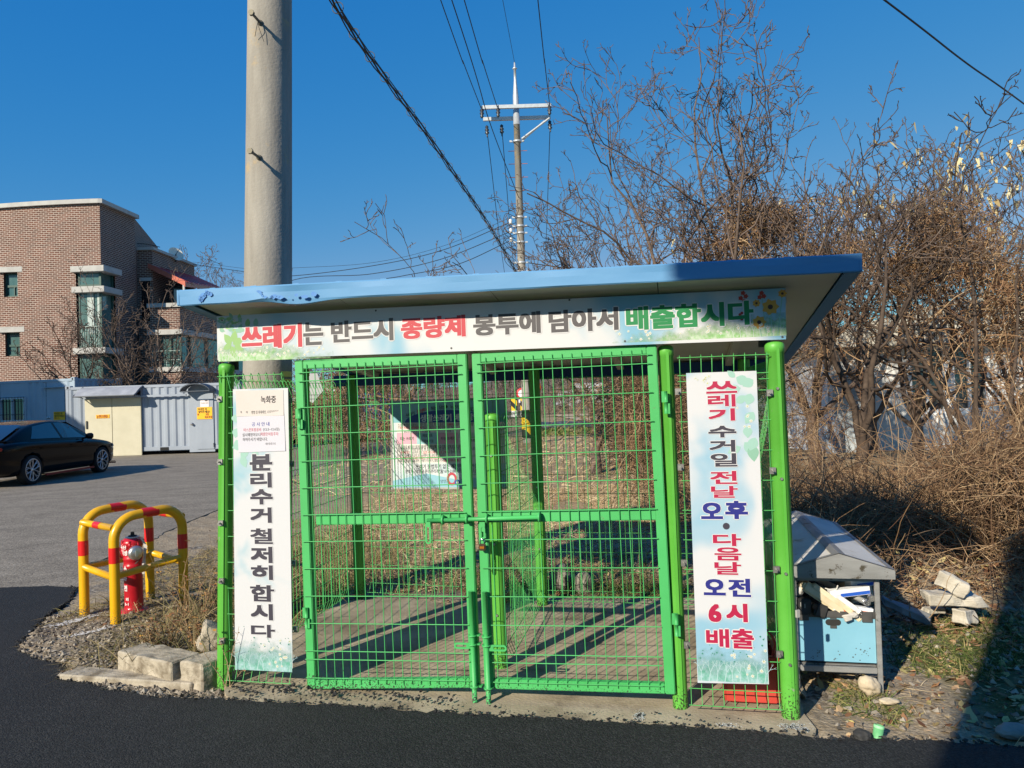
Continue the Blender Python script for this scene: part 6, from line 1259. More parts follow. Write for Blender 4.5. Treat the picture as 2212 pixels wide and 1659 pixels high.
m.build('tower_wall', M_BRICK, bld)
m = MB(); ring = [np.array([p[0], p[1] - .16, 0]) for p in front[::-1]] + [np.array([xc + .18, YB - .12, 0]), np.array([xc + .32, yb2 + .1, 0])]; inn = [np.array([p[0], p[1] + .22, 0]) for p in front[::-1]] + [np.array([xc - .20, YB + .24, 0]), np.array([xc - .06, yb2 + .1, 0])]
for i in range(len(ring) - 1): m.hexa([p + EZ * (TOPB - .2) for p in (ring[i], ring[i + 1], inn[i + 1], inn[i])] + [p + EZ * TOPB for p in (ring[i], ring[i + 1], inn[i + 1], inn[i])])
m.build('coping', M_STN, bld)
for x0, x1, z0, z1 in WIN:
    y_ = (Yf(x0) + Yf(x1)) / 2; dep = .22; wf = MB()
    for a in (x0 + .04, x1 - .04): wf.box((a, y_ + dep, (z0 + z1) / 2), (.08, .08, z1 - z0))
    zm_ = z0 + (z1 - z0) * .46
    for z, h in ((z0 + .04, .08), (z1 - .04, .08), (zm_, .10)): wf.box(((x0 + x1) / 2, y_ + dep + .002, z), (x1 - x0 - .16, .07, h))
    wf.box(((x0 + x1) / 2 + .05, y_ + dep - .01, (z0 + zm_) / 2), (.05, .05, zm_ - z0 - .1)); o = wf.build('window', M_GFR, bld)
    g = MB(); g.quad([(x0 + .05, y_ + dep + .02, z0 + .05), (x1 - .05, y_ + dep + .02, z0 + .05), (x1 - .05, y_ + dep + .02, z1 - .05), (x0 + .05, y_ + dep + .02, z1 - .05)]); g.build('pane', M_GLZ, o)
    rv = MB(); 
    rv.quad([(x0, Yf(x0), z0), (x0, y_ + dep + .05, z0), (x0, y_ + dep + .05, z1), (x0, Yf(x0), z1)]); rv.quad([(x1, Yf(x1), z0), (x1, Yf(x1), z1), (x1, y_ + dep + .05, z1), (x1, y_ + dep + .05, z0)]); rv.quad([(x0, Yf(x0), z0), (x1, Yf(x1), z0), (x1, y_ + dep + .05, z0), (x0, y_ + dep + .05, z0)]); rv.quad([(x0, Yf(x0), z1), (x0, y_ + dep + .05, z1), (x1, y_ + dep + .05, z1), (x1, Yf(x1), z1)]); rv.build('reveal', flat('reveal brick', (96, 66, 56), .9), o)
    lt = MB(); lt.box(((x0 + x1) / 2, y_ + .01, z1 + .14), (x1 - x0 + .5, .20, .26)); lt.build('lintel', M_STN, o, bevel=.01)
for k, (z0, z1) in enumerate(CW):
    cx_ = xc - .10; cy_ = YB + .12; wf = MB(); ex_, ey_ = CWX + .10, YB + side_d - .06
    for (a, b) in ((CWX + .08, Yf(CWX) + .14), (cx_, cy_), (cx_ + .02, ey_)): wf.box((a, b, (z0 + z1) / 2), (.10, .10, z1 - z0))
    for z in (z0 + .05, z1 - .05): wf.box(((CWX + .13 + cx_ - .05) / 2, cy_, z), (cx_ - .05 - CWX - .13, .08, .10)); wf.box((cx_, (cy_ + .05 + ey_ - .05) / 2, z), (.08, ey_ - cy_ - .1, .10))
    o = wf.build('corner_window', M_GFR, bld); g = MB(); g.quad([(CWX + .05, cy_ + .02, z0), (cx_ - .02, cy_ + .02, z0), (cx_ - .02, cy_ + .02, z1), (CWX + .05, cy_ + .02, z1)]); g.quad([(cx_ - .02, cy_ + .02, z0), (cx_ - .02, ey_ + .1, z0), (cx_ - .02, ey_ + .1, z1), (cx_ - .02, cy_ + .02, z1)]); g.build('pane', M_GLZ, o)
    if k == 1:
        g = MB(); g.box((CWX + .62, cy_ - .01, (z0 + z1) / 2 + .3), (.30, .012, (z1 - z0) * .72)); g.box((CWX + 1.05, cy_ - .01, (z0 + z1) / 2 + .3), (.22, .012, (z1 - z0) * .72)); g.build('blind', M_CURT, o)
        g = MB(); g.box(((CWX + cx_) / 2, cy_ - .06, z0 + 1.0), (cx_ - CWX - .2, .03, .03))
        for a in np.linspace(CWX + .2, cx_ - .1, 9): g.box((a, cy_ - .06, z0 + .5), (.02, .02, 1.0))
        g.build('railing', flat('pale rail', (160, 176, 168), .5), o)
LED = [((645, 800), (1010, 835)), ((655, 982), (1018, 1012)), ((668, 1522), (1040, 1548))]
for (Xa, Ya), (Xb, Yb) in LED:
    z = GY(*bz(890, Ya + 5), YB)[2]; m = MB(); a0 = on_front(*bz(Xa, Ya))[0]; m.hexa([np.array(p) for p in ((a0, YB - .20, z - .28), (xc + .26, YB - .26, z - .28), (xc + .34, YB + side_d + .1, z - .28), (a0, YB + side_d, z - .28), (a0, YB - .20, z), (xc + .26, YB - .26, z), (xc + .34, YB + side_d + .1, z), (a0, YB + side_d, z))]); m.build('ledge', M_STN, bld, bevel=.01)
# middle volume
Y2 = 38.5; p0, p1 = GY(*bz(1130, 650), Y2), GY(*bz(1345, 640), Y2); z2 = p1[2]; x2 = p1[0]; Y2b = Y2 * (CAM_H - z2) / 1 * 0 + 43.5
pe = GY(*bz(1705, 775), 43.0); m = MB(); wall_uv(m, (xc - 1, Y2), (x2, Y2), 0, z2 - .12); wall_uv(m, (x2, Y2), (x2 + .1, 43.4), 0, z2 - .12, 3); wall_uv(m, (x2 + .1, 43.4), (xc - 4, 44.5), 0, z2 - .12, 3); m.poly([(xc - 1, Y2, z2 - .15), (x2, Y2, z2 - .15), (x2 + .1, 43.4, z2 - .15), (xc - 4, 44.5, z2 - .15)]); m.build('middle_wall', M_BRICK, bld)
m = MB(); m.hexa([np.array(p) for p in ((xc - .2, Y2 - .1, z2 - .14), (x2 + .12, Y2 - .1, z2 - .14), (x2 - .2, Y2 + .2, z2 - .14), (xc - .2, Y2 + .2, z2 - .14), (xc - .2, Y2 - .1, z2), (x2 + .12, Y2 - .1, z2), (x2 - .2, Y2 + .2, z2), (xc - .2, Y2 + .2, z2))]); m.hexa([np.array(p) for p in ((x2 - .2, Y2 + .2, z2 - .138), (x2 + .12, Y2 - .1, z2 - .138), (x2 + .22, 43.5, z2 - .138), (x2 - .1, 43.5, z2 - .138), (x2 - .2, Y2 + .2, z2 + .002), (x2 + .12, Y2 - .1, z2 + .002), (x2 + .22, 43.5, z2 + .002), (x2 - .1, 43.5, z2 + .002))]); m.build('coping', M_STN, bld)
m = MB(); z = GY(*bz(1165, 930), Y2)[2]; m.box((xc + .42, Y2 - .06, z), (.62, .12, .16)); o = m.build('ledge', M_STN, bld)
m = MB(); m.box((xc + .38, Y2 - .01, z - 1.1), (.42, .06, 2.0)); m.build('window', mat('dark recess glass', (.012, .014, .016), rough=.15, spec=.6), bld)
# projecting lower bay with balcony and ribbon windows
Y3 = 37.2; q0, q1 = GY(*bz(1325, 1140), Y3), GY(*bz(1590, 1170), Y3); z3 = q0[2]; x3a, x3 = q0[0], q1[0]; Y3e = 47.0; x3e = x3 + 1.0
zr1 = GY(*bz(1590, 1395), Y3)[2]; zr0 = GY(*bz2(1590, 165), Y3)[2]
m = MB(); wall_uv(m, (x3a, Y3), (x3, Y3), zr1, z3 - .12); wall_uv(m, (x3, Y3), (x3e, Y3e), zr1, z3 - .12, 3.1); wall_uv(m, (x3a, Y3), (x3, Y3), 0, zr0); wall_uv(m, (x3, Y3), (x3e, Y3e), 0, zr0, 3.1); wall_uv(m, (x3e, Y3e), (x3a, Y3e), 0, z3 - .12); wall_uv(m, (x3a, Y3 + 2), (x3a, Y3), 0, z3 - .12)
m.poly([(x3a, Y3, z3 - .5), (x3, Y3, z3 - .5), (x3e, Y3e, z3 - .5), (x3a, Y3e, z3 - .5)]); m.build('bay_wall', M_BRICK, bld)
for z, h, nm in ((z3, .20, 'parapet_coping'), (zr1 + .16, .24, 'ledge'), (zr0 + .10, .24, 'ledge')):
    m = MB(); o_ = .12; m.hexa([np.array(p) for p in ((x3a - .1, Y3 - o_, z - h), (x3 + o_, Y3 - o_, z - h), (x3 - .25, Y3 + .25, z - h), (x3a - .1, Y3 + .25, z - h), (x3a - .1, Y3 - o_, z), (x3 + o_, Y3 - o_, z), (x3 - .25, Y3 + .25, z), (x3a - .1, Y3 + .25, z))]); m.hexa([np.array(p) for p in ((x3 - .25, Y3 + .25, z - h + .002), (x3 + o_, Y3 - o_, z - h + .002), (x3e + o_, Y3e, z - h + .002), (x3e - .3, Y3e, z - h + .002), (x3 - .25, Y3 + .25, z + .002), (x3 + o_, Y3 - o_, z + .002), (x3e + o_, Y3e, z + .002), (x3e - .3, Y3e, z + .002))]); m.build(nm, M_STN, bld)
m = MB(); hz_ = (zr0 + zr1) / 2
for t in (0, .28, .62, 1.0): m.box((x3a + (x3 - x3a) * t + (.06 if t == 0 else -.06 if t == 1 else 0), Y3 + .16, hz_), (.10, .10, zr1 - zr0))
for t in np.linspace(.12, 1, 6): m.box((x3 + (x3e - x3) * t - .16, Y3 + (Y3e - Y3) * t, hz_), (.10, .10, zr1 - zr0))
o = m.build('ribbon_window', M_GFR, bld); m = MB(); m.quad([(x3a, Y3 + .2, zr0), (x3 - .2, Y3 + .2, zr0), (x3 - .2, Y3 + .2, zr1), (x3a, Y3 + .2, zr1)]); m.quad([(x3 - .2, Y3 + .2, zr0), (x3e - .2, Y3e, zr0), (x3e - .2, Y3e, zr1), (x3 - .2, Y3 + .2, zr1)]); m.build('pane', M_GLZ, o)
m = MB(); m.tubes(np.array([[(x3a + .1, Y3 - .05, zr0 + .9), (x3, Y3 - .05, zr0 + .9)], [(x3a + .1, Y3 - .05, zr0 + .45), (x3, Y3 - .05, zr0 + .45)]]), np.full((2, 2), .018), 5)
for t in np.linspace(0, 1, 5): m.cyl((x3a + .1 + (x3 - x3a - .1) * t, Y3 - .05, zr0 + .1), (x3a + .1 + (x3 - x3a - .1) * t, Y3 - .05, zr0 + .9), .016, None, 5)
m.build('railing', flat('pale rail', (160, 176, 168), .5), o)
# red lean-to over the balcony
M_REDR = mat('red metal roof', (.42, .025, .035), (.50, .035, .045), 2, .45)
up0, lo0, lo1, up1 = GY(*bz(1308, 800), Y2 - .1), GY(*bz(1640, 958), Y3 + .2), GY(*bz(1945, 1004), 45.5), GY(*bz(1695, 893), 43.3); e1_ = lo0
m = MB(); n_ = 16
for k in range(n_):
    t0, t1 = k / n_, (k + 1) / n_ - .01; a, b, c, d_ = up0 + (up1 - up0) * t0, lo0 + (lo1 - lo0) * t0, lo0 + (lo1 - lo0) * t1, up0 + (up1 - up0) * t1; m.hexa([a, b, c, d_] + [p + EZ * (.10 if k % 2 else .07) for p in (a, b, c, d_)])
lean = m.build('lean_to_roof', M_REDR, bld)
m = MB(); m.hexa([lo0 + [0, 0, -.16], lo1 + [0, 0, -.16], lo1 + [-.08, 0, -.16], lo0 + [-.08, 0, -.16], lo0 + [.02, 0, .0], lo1 + [.02, 0, 0], lo1 + [-.08, 0, 0], lo0 + [-.08, 0, 0]]); m.hexa([up0 + [0, -.02, -.14], lo0 + [0, -.02, -.14], lo0 + [0, .1, -.14], up0 + [0, .1, -.14], up0 + [0, -.02, .12], lo0 + [0, -.02, .12], lo0 + [0, .1, .12], up0 + [0, .1, .12]]); m.build('eave_board', mat('salmon trim', (.46, .12, .08), (.52, .15, .10), 4, .5), lean)
m = MB(); m.box(((x2 + e1_[0]) / 2 - .2, Y2 + 2.3, (z3 + e1_[2]) / 2), (.05, 3.8, e1_[2] - z3 + .6)); m.build('balcony_shade_sheet', mat('balcony recess shade', (.012, .014, .017), rough=.15, spec=.6), bld)  # dark sheet stands for the shade in the balcony recess
m = MB(); m.box((e1_[0] - .12, Y3 + .3, (z3 + e1_[2]) / 2), (.09, .09, e1_[2] - z3)); m.box((e1_[0] + .2, 42.5, (z3 + e1_[2]) / 2), (.09, .09, e1_[2] - z3)); m.build('balcony_post', flat('pale post', (170, 172, 170), .5), bld)
# dish and cable coil on the roof
dc = GY(*bz(1556, 700), 41.0); o = thing('satellite_dish', 'white satellite dish on the brick building roof', 'satellite dish', dc - EZ * .3); m = MB(); m.lathe(dc, [(.0005, -.10), (.18, -.075), (.34, -.02), (.42, .03)], 24, axis_to((.75, -.55, .45))); m.build('reflector', flat('dish white', (236, 226, 205), .5), o); m = MB(); m.cyl(dc - EZ * .45, dc, .03, None, 8); m.tubes(np.array([[dc, dc + np.array([.34, -.25, .25])]]), np.full((1, 2), .015), 5); m.build('mount', M_DARK, o)
cc_ = np.array([x2 - .9, Y2 + .05, z2 + .0]); m = MB()
for k in range(4): T = np.linspace(0, 2 * math.pi, 22); m.tubes(np.array([cc_ + np.array([-.55 + .26 * math.cos(t) + .08 * k, .05 * k, .36 + .30 * math.sin(t) + .02 * k]) for t in T])[None], np.full((1, 22), .018), 5)
m.tubes(smoothpath([cc_ + [-.4, 0, .1], cc_ + [.1, 0, .22], cc_ + [.7, -.02, .16], cc_ + [1.2, .2, .05]], 14)[None], np.full((1, 14), .018), 5)
tag(m.build('cable_coil', M_CABLE, None, cc_), 'coil of black cable left on the brick parapet', 'cable')

# ------------------------------------------------------------------ far pole with crossarm
fb = GZ(1140, 957); ft = GY(1112, 150, fb[1] - .0); dp_ = (ft - fb) / (ft[2] - fb[2])
far = thing('utility_pole', 'distant slim utility pole with steel crossarm and black and yellow striped base', 'utility pole', fb)
ax_ = lambda z: fb + dp_ * z
zof = lambda y: GY(1120, y, fb[1])[2]
zcap = zof(245); m = MB(); P = np.array([ax_(z) for z in (-.2, zcap * .5, zcap)]); m.tubes(P[None], np.array([[.165, .138, .108]]), 20, caps=True); m.build('shaft', M_POLE, far)
m = MB(); zt_ = zof(150); P = np.array([ax_(z) for z in (zcap - .4, zcap + .6, zt_ - .4, zt_)]); m.tubes(P[None], np.array([[.118, .10, .05, .042]]), 16, caps=True); m.lathe(ax_(zt_), [(.042, 0), (.09, .03), (.035, .08), (.025, .25), (.0005, .28)], 12); m.build('top_extension', M_GALV, far)
def striped(name):
    m = bpy.data.materials.new(name); m.use_nodes = True; n = m.node_tree.nodes; l = m.node_tree.links; b = n['Principled BSDF']; b.inputs['Roughness'].default_value = .5
    tc = n.new('ShaderNodeTexCoord'); wv = n.new('ShaderNodeTexWave'); wv.wave_type = 'BANDS'; wv.bands_direction = 'DIAGONAL'; wv.inputs['Scale'].default_value = .75; l.new(tc.outputs['Object'], wv.inputs['Vector']); gt = n.new('ShaderNodeMath'); gt.operation = 'GREATER_THAN'; gt.inputs[1].default_value = .5; l.new(wv.outputs['Fac'], gt.inputs[0])
    mx = n.new('ShaderNodeMix'); mx.data_type = 'RGBA'; mx.inputs['A'].default_value = (.02, .02, .02, 1); mx.inputs['B'].default_value = (.75, .50, .02, 1); l.new(gt.outputs[0], mx.inputs['Factor']); l.new(mx.outputs['Result'], b.inputs['Base Color']); return m
M_STRP = striped('hazard stripes'); zs0, zs1 = zof(927) - .0, zof(888); zs0, zs1 = .2, 1.15
m = MB(); m.cyl(ax_(zs0), ax_(zs1), .20, .19, 20, caps=False); m.build('hazard_wrap', M_STRP, far)
zx = zof(245); xl, xr = GY(1043, 245, fb[1])[0], GY(1190, 245, fb[1])[0]; arm_y = fb[1] - .15
m = MB()
for dz, dy in ((.10, -.22), (-.14, .24)): 
    c = ax_(zx); m.box(((xl + xr) / 2, c[1] + dy, zx + dz + .06), (xr - xl, .09, .12), np.array(Matrix.Rotation(R(-.0), 3, 'Y')))
m.build('crossarm', M_GALV, far)
m = MB(); pA, pB = GY(1187, 255, fb[1] - .2), GY(1127, 300, fb[1] - .2); m.tubes(np.array([[pA, pB]]), np.full((1, 2), .04), 4); pA2, pB2 = GY(1176, 262, fb[1] + .2), GY(1128, 303, fb[1] + .2); m.tubes(np.array([[pA2, pB2]]), np.full((1, 2), .04), 4); m.build('brace', M_GALV, far)
INS = [(1041, 243, 1052, 283), (1076, 241, 1084, 281), (1187, 236, 1188, 272)]
for k, (xa, ya, xb, yb) in enumerate(INS):
    for (x, y, s, dy) in ((xa, ya, 1, -.5), (xb, yb, -1, .4)):
        c = GY(x, y, fb[1] + dy); m = MB(); ax2 = axis_to((0.02, .25 * s, 1.0 * s)); m.lathe(c, [(.025, -.22), (.065, -.16), (.04, -.10), (.08, -.04), (.04, .02), (.08, .08), (.03, .14), (.025, .24)], 12, ax2); m.build('insulator', flat('insulator dark', (50, 54, 60), .35), far)
m = MB()
for y in (306, 470, 489, 504, 524, 568, 586): m.lathe(ax_(zof(y)), [(.13, -.035), (.152, -.035), (.152, .035), (.13, .035)], 16); c = ax_(zof(y)); m.box(c + np.array([-.22, -.05, 0]), (.10, .06, .06)); m.box(c + np.array([.20, -.05, 0]), (.08, .06, .05))
m.build('pole_band', M_GALV, far)
m = MB()
for k, y in enumerate((326, 354, 383, 411, 440)): c = ax_(zof(y)); s = 1; m.cyl(c + np.array([-.33, 0, 0]), c + np.array([.33, 0, 0]), .012, None, 5)
m.build('step_bolt', flat('rust bolt', (150, 90, 70), .6), far)
m = MB()
for y in (480, 500, 519): c = ax_(zof(y)) + np.array([-.33, -.05, .02]); m.lathe(c, [(.02, -.08), (.07, -.07), (.04, -.02), (.07, .02), (.04, .08)], 10)
m.build('spool_insulator', flat('porcelain', (228, 226, 222), .3), far)

# ------------------------------------------------------------------ overhead cables
def cable(label, pts, r_, n_=40, name='overhead_cable', extra=None):
    P = smoothpath(pts, n_); m = MB(); m.tubes(P[None], np.full((1, n_), r_), 5)
    if extra: extra(m, P)
    o = m.build(name, M_CABLE, None, P[0]); return tag(o, label, 'cable'), P
def hang(a, b, sag, n_=9): a, b = np.array(a), np.array(b); return [a + (b - a) * t - EZ * sag * 4 * t * (1 - t) for t in np.linspace(0, 1, n_)]
# lashed telecom bundle between the two poles
tb = ax_(zof(583)) + np.array([-.2, 0, 0]); te = GY(725, 0, 9.2); tm = GY(930, 295, 14.2); nb = np.array([pbase[0] + .12, YP + .3, 6.35])
P0 = smoothpath([tb, GY(1055, 480, 20.0), tm, te, nb], 90)
bo = thing('cable_bundle', 'thick bundle of black communication cables with hanging rings running to the near pole', 'cable bundle', P0[0])
m = MB(); m.tubes(P0[None], np.full((1, 90), .008), 6); m.build('messenger_wire', M_CABLE, bo)
for off, r_ in (((.0, -.075), .014), ((.04, -.09), .011), ((-.035, -.065), .010)):
    m = MB(); sag = .03 * np.sin(np.arange(90) * 1.3 + off[0] * 50); Q_ = P0 + np.column_stack([np.full(90, off[0]), np.zeros(90), off[1] + sag * .6]); m.tubes(Q_[None], np.full((1, 90), r_), 6); m.build('cable', M_CABLE, bo)
m = MB(); S = np.cumsum(np.r_[0, np.linalg.norm(np.diff(P0, axis=0), axis=1)])
for s in np.arange(.4, S[-1], .72):
    c = np.array([np.interp(s, S, P0[:, k]) for k in range(3)]) - EZ * .055; T = np.linspace(0, 2 * math.pi, 13); m.tubes(np.array([c + np.array([.07 * math.cos(t), .02 * math.sin(t), .085 * math.sin(t)]) for t in T])[None], np.full((1, 13), .007), 4)
m.build('hanger_ring', M_DARK, bo)
for k, (xa, ya, xt, hgt) in enumerate(((1039, 233, 952, 0), (1074, 231, 1003, 0), (1187, 224, 1162, 0))):
    a = GY(xa, ya, fb[1] - .6); Yt = 18.2; b = GY(xt, 0, Yt); e = b + (b - a) * 4.2; e[2] = a[2] + .3; m2 = a + (b - a) * .5; m2[2] -= .05
    cable(('power line leaving the left end of the crossarm toward the viewer', 'power line leaving the crossarm beside its left end insulator', 'power line leaving the right end of the crossarm toward the viewer')[k], [a, m2, b, e], .014)
a = ax_(zt_ + .25); b = GY(1086, 0, 21.0); cable('thin earth wire rising from the tip of the distant pole', [a, (a + b) / 2, b, b + (b - a) * 5], .008)
a = ax_(zof(430)); b = GY(976, 0, 15.5); cable('service line passing behind the crossarm to the middle of the distant pole', [a, GY(1060, 270, 21.5), b, b + (b - a) * 1.8], .013)
for k, (xa, ya, xb, yb) in enumerate(((1053, 290, 1090, 590), (1085, 288, 1112, 600), (1188, 278, 1176, 590))):
    a = GY(xa, ya, fb[1] + .5); b = GY(xb, yb, 46); e = b + (b - a) * .9; e[2] = b[2] - .4
    cable(('power line running away from the left crossarm insulator', 'power line running away from the second crossarm insulator', 'power line running away from the right crossarm insulator')[k], [a, (a + b) / 2 - EZ * .35, b, e], .014)
for k, (y0, xm, ym, xe, ye) in enumerate(((470, 800, 568, 630, 579), (480, 800, 575, 630, 596), (500, 800, 592, 630, 606), (519, 870, 596, 760, 618))):
    a = ax_(zof(y0)) + np.array([-.35, 0, 0]); mY, eY = 29.0, 31.0; pm = GY(xm, ym, mY); pe_ = GY(xe, ye, eY); end = (GY(417, 566, 43.0), GY(417, 571, 42.8), GY(330, 700, 38), GY(330, 730, 38))[k]
    mid = GY(560 if k < 2 else 500, 583 + 8 * k if k < 2 else 640 + 20 * k, 33)
    cable(('thin service wire, highest of the four sweeping left to the brick building', 'service cable, second from the top of the four sweeping left', 'service cable, third from the top of the four sweeping left', 'service cable, lowest of the four sweeping left behind the blue roof')[k], [a, GY((1105 + xm) / 2, (y0 + ym) / 2 + 14, 27.5), pm, pe_, mid, end], .007 if k == 0 else .014, 50)
a = ax_(zof(568)) + np.array([.2, 0, 0]); cable('cable leaving the distant pole to the right behind the bare tree', [a, GY(1200, 576, 25), GY(1290, 586, 24), GY(1420, 590, 23), GY(1700, 560, 22)], .016)
a, b = GY(1905, -4, 8.5), GY(2214, 226, 11.9); cable('single dark cable crossing the upper right corner of the sky', [a + (a - b) * 1.5, a, (a + b) / 2 - EZ * .03, b, b + (b - a) * 2], .012)
m = MB()
for k in range(7):
    c = ax_(zof(470 + 12 * k)) + np.array([-.15, -.1, 0]); m.tubes(smoothpath([c, c + [-.35 - .05 * (k % 3), 0, .12 - .3 * (k % 2)], c + [-.42, 0, -.35], c + [-.05, 0, -.75]], 14)[None], np.full((1, 14), .012), 4)
m.build('jumper_wire', M_CABLE, far)

# ------------------------------------------------------------------ small far things on the road behind
sb = GZ(1127, 892); sb = np.array([GY(1127, 880, 62)[0], 62.0, 0]); o = thing('road_sign', 'round red rimmed road sign on a white post far behind the mesh', 'road sign', sb)
ctr = GY(1127, 850, 62); m = MB(); m.cyl(sb, [sb[0], sb[1], ctr[2] + .3], .06, None, 10); m.build('sign_post', flat('white post', (222, 222, 222), .5), o)
m = MB(); m.lathe(ctr + np.array([0, -.1, 0]), [(.32, 0), (.46, 0), (.46, .03), (.32, .03)], 24, axis_to((0, -1, 0))); m.build('rim', flat('sign red', (205, 40, 50), .5), o); m = MB(); m.lathe(ctr + np.array([0, -.1, 0]), [(.33, .01), (.0005, .012)], 24, axis_to((0, -1, 0))); m.box(ctr + np.array([0, -.08, -.62]), (.55, .03, .26)); m.build('face', flat('sign white', (235, 232, 232), .5), o)
for k, x in enumerate((1111, 1131)):
    c = np.array([GY(x, 880, 60)[0], 60.0, .0]); o = thing('hazard_marker', ('left', 'right')[k] + ' one of the two black and yellow striped markers under the far road sign', 'hazard marker', c); m = MB(); m.box(c + EZ * .95, (.5, .08, 1.0)); m.build('board', M_STRP, o); m = MB(); m.box(c + EZ * .25, (.5, .4, .5)); m.build('foot', flat('white foot', (215, 215, 215), .6), o)
c = np.array([GY(1152, 880, 48)[0], 48.0, 0]); o = thing('convex_mirror', 'orange framed traffic mirror on an orange post near the distant pole', 'traffic mirror', c); m = MB(); m.cyl(c, c + EZ * 2.4, .05, None, 8); m.build('mirror_post', flat('orange paint', (226, 110, 40), .5), o); m = MB(); m.lathe(c + EZ * 2.2 + np.array([.1, -.1, 0]), [(.36, 0), (.44, 0), (.46, .05), (.36, .06)], 20, axis_to((.2, -1, 0))); m.build('mirror_rim', flat('orange paint', (226, 110, 40), .5), o); m = MB(); m.lathe(c + EZ * 2.2 + np.array([.1, -.1, 0]), [(.36, .01), (.0005, .06)], 20, axis_to((.2, -1, 0))); m.build('mirror_face', mat('mirror face', (.5, .5, .5), rough=.05, metal=1), o)
def truck(label, x, Y, w_, cabc, boxc, ang):
    c = np.array([GY(x, 880, Y)[0], Y, 0]); Mt = rotz(ang); o = thing('box_truck', label, 'truck', c); q = lambda a: c + Mt @ np.array(a)
    m = MB(); m.box(q((.9, 0, 1.75)), (4.0, 1.9, 2.1), Mt); m.build('cargo_box', boxc, o, bevel=.04); m = MB(); m.hexa([q(p) for p in ((-2.6, -.9, .5), (-1.2, -.9, .5), (-1.2, .9, .5), (-2.6, .9, .5), (-2.3, -.85, 2.0), (-1.2, -.85, 2.05), (-1.2, .85, 2.05), (-2.3, .85, 2.0))]); m.build('cab', cabc, o, bevel=.06); m = MB(); m.quad([q((-2.1, -.91, 1.25)), q((-1.45, -.91, 1.25)), q((-1.45, -.88, 1.85)), q((-2.0, -.88, 1.85))]); m.build('cab_window', flat('cab glass', (30, 36, 42), .1), o)
    for a in (-1.9, 1.6): m = MB(); m.cyl(q((a, -.95, .4)), q((a, .95, .4)), .38, None, 16); m.build('wheel', flat('tyre', (20, 20, 20), .9), o)
    m = MB(); m.box(q((.6, -.92, .55)), (3.2, .06, .12), Mt); m.build('side_rail', flat('rail grey', (120, 120, 118), .5), o)
truck('white box truck parked far off behind the bare bushes', 1256, 80, 1, flat('truck white', (190, 194, 198), .5), flat('truck white', (190, 194, 198), .5), .1)
truck('small blue truck with pale box left of the notice board in the distance', 752, 40, 1, flat('truck blue', (40, 90, 170), .4), flat('grey box', (168, 172, 170), .5), 2.6)
cbl = np.array([GY(690, 880, 30)[0] , 30.5, 0]); o = thing('parked_van', 'pale grey van half hidden behind the left mesh panel', 'van', cbl)
m = MB(); V = [(-2.2, .35), (2.1, .35), (2.2, .8), (2.0, 1.05), (1.2, 1.75), (.8, 1.9), (-2.1, 1.9), (-2.25, 1.2)]; m.prism([cbl + np.array([a, -.85, z]) for a, z in V], (0, 1.7, 0)); m.build('body', mat('van grey', (.42, .43, .44), rough=.35), o, bevel=.06); m = MB(); m.poly([cbl + np.array([a, -.86, z]) for a, z in ((-1.9, 1.15), (1.55, 1.15), (1.05, 1.70), (-1.9, 1.72))]); m.build('window', mat('van glass', (.03, .04, .05), rough=.08), o)
for a in (-1.4, 1.4): m = MB(); m.cyl(cbl + np.array([a, -.88, .33]), cbl + np.array([a, .88, .33]), .33, None, 16); m.build('wheel', flat('tyre', (20, 20, 20), .9), o)
# triangular road sign seen through the left leaf, its back grey
sg = GY(668, 845, 14.0); o = thing('road_sign', 'grey back of a triangular road sign behind the left gate hinge', 'road sign', [sg[0], 14.0, 0]); m = MB(); m.prism([sg + np.array(p) for p in ((-.20, 0, .33), (.16, 0, .33), (.26, 0, .0), (.06, 0, -.22), (-.20, 0, -.10))], (0, .02, 0)); m.build('sign_plate', flat('sign back grey', (172, 172, 170), .5), o); m = MB(); m.cyl([sg[0] - .05, 14.05, 0], [sg[0] - .05, 14.05, sg[2] + .3], .03, None, 8); m.build('sign_post', M_GALV, o)

# ------------------------------------------------------------------ white house on the right
hz6 = lambda X, Y: ((3000 + X * .5124) / 1.8517, (1100 + Y * .5124) / 1.8517)
YH = 16.5; M_WHT = mat('white render', (.70, .70, .68), (.78, .77, .75), 2, .8, bump=.1); M_CRM = mat('cream render', (.60, .54, .40), (.68, .62, .48), 2, .8, bump=.1); M_HGL = mat('house glass', (.03, .035, .035), (.09, .10, .10), 1.5, .06, spec=.9)
FH = Frame([GY(1786, 800, YH)[0], YH, 0], (.995, -.10, 0), (0, 0, 1), (-.10, -.995, 0)); uh = lambda X, Y: FH.uv(*hz6(X, Y))
ho = thing('white_house', 'low white rendered house with large white framed windows behind the brambles', 'house', FH.pt(4, 0, -4)); Mh = FH.M()
top_ = uh(1400, 385)[1]; base = -.1; ua = 0.0; ubx = 10.0
w0, w1, w2_, w3 = uh(1220, 700)[0], uh(1535, 700)[0], uh(1575, 700)[0], uh(1880, 700)[0]; wz0_, wz1_ = uh(1400, 1085)[1], uh(1400, 545)[1]
m = MB()
def hb_(a0, a1, z0, z1, d=.2, c=0): m.box(FH.pt((a0 + a1) / 2, (z0 + z1) / 2, c - d / 2), (a1 - a0, d, z1 - z0), Mh)
hb_(ua, w0, base, top_ - .45); hb_(w0, w3, base, wz0_); hb_(w0, w3, wz1_, top_ - .45); hb_(w3, ubx, base, top_ - .45); m.box(FH.pt(.1, (base + top_ - .45) / 2, -4.1), (.2, 7.8, top_ - .45 - base), Mh); m.build('wall', M_WHT, ho)
m = MB(); hb_(-.35, ubx, top_ - .45, top_, 7.5, .45); m.build('roof_slab', mat('grey cream fascia', (.50, .47, .40), (.58, .55, .47), 3, .8), ho)
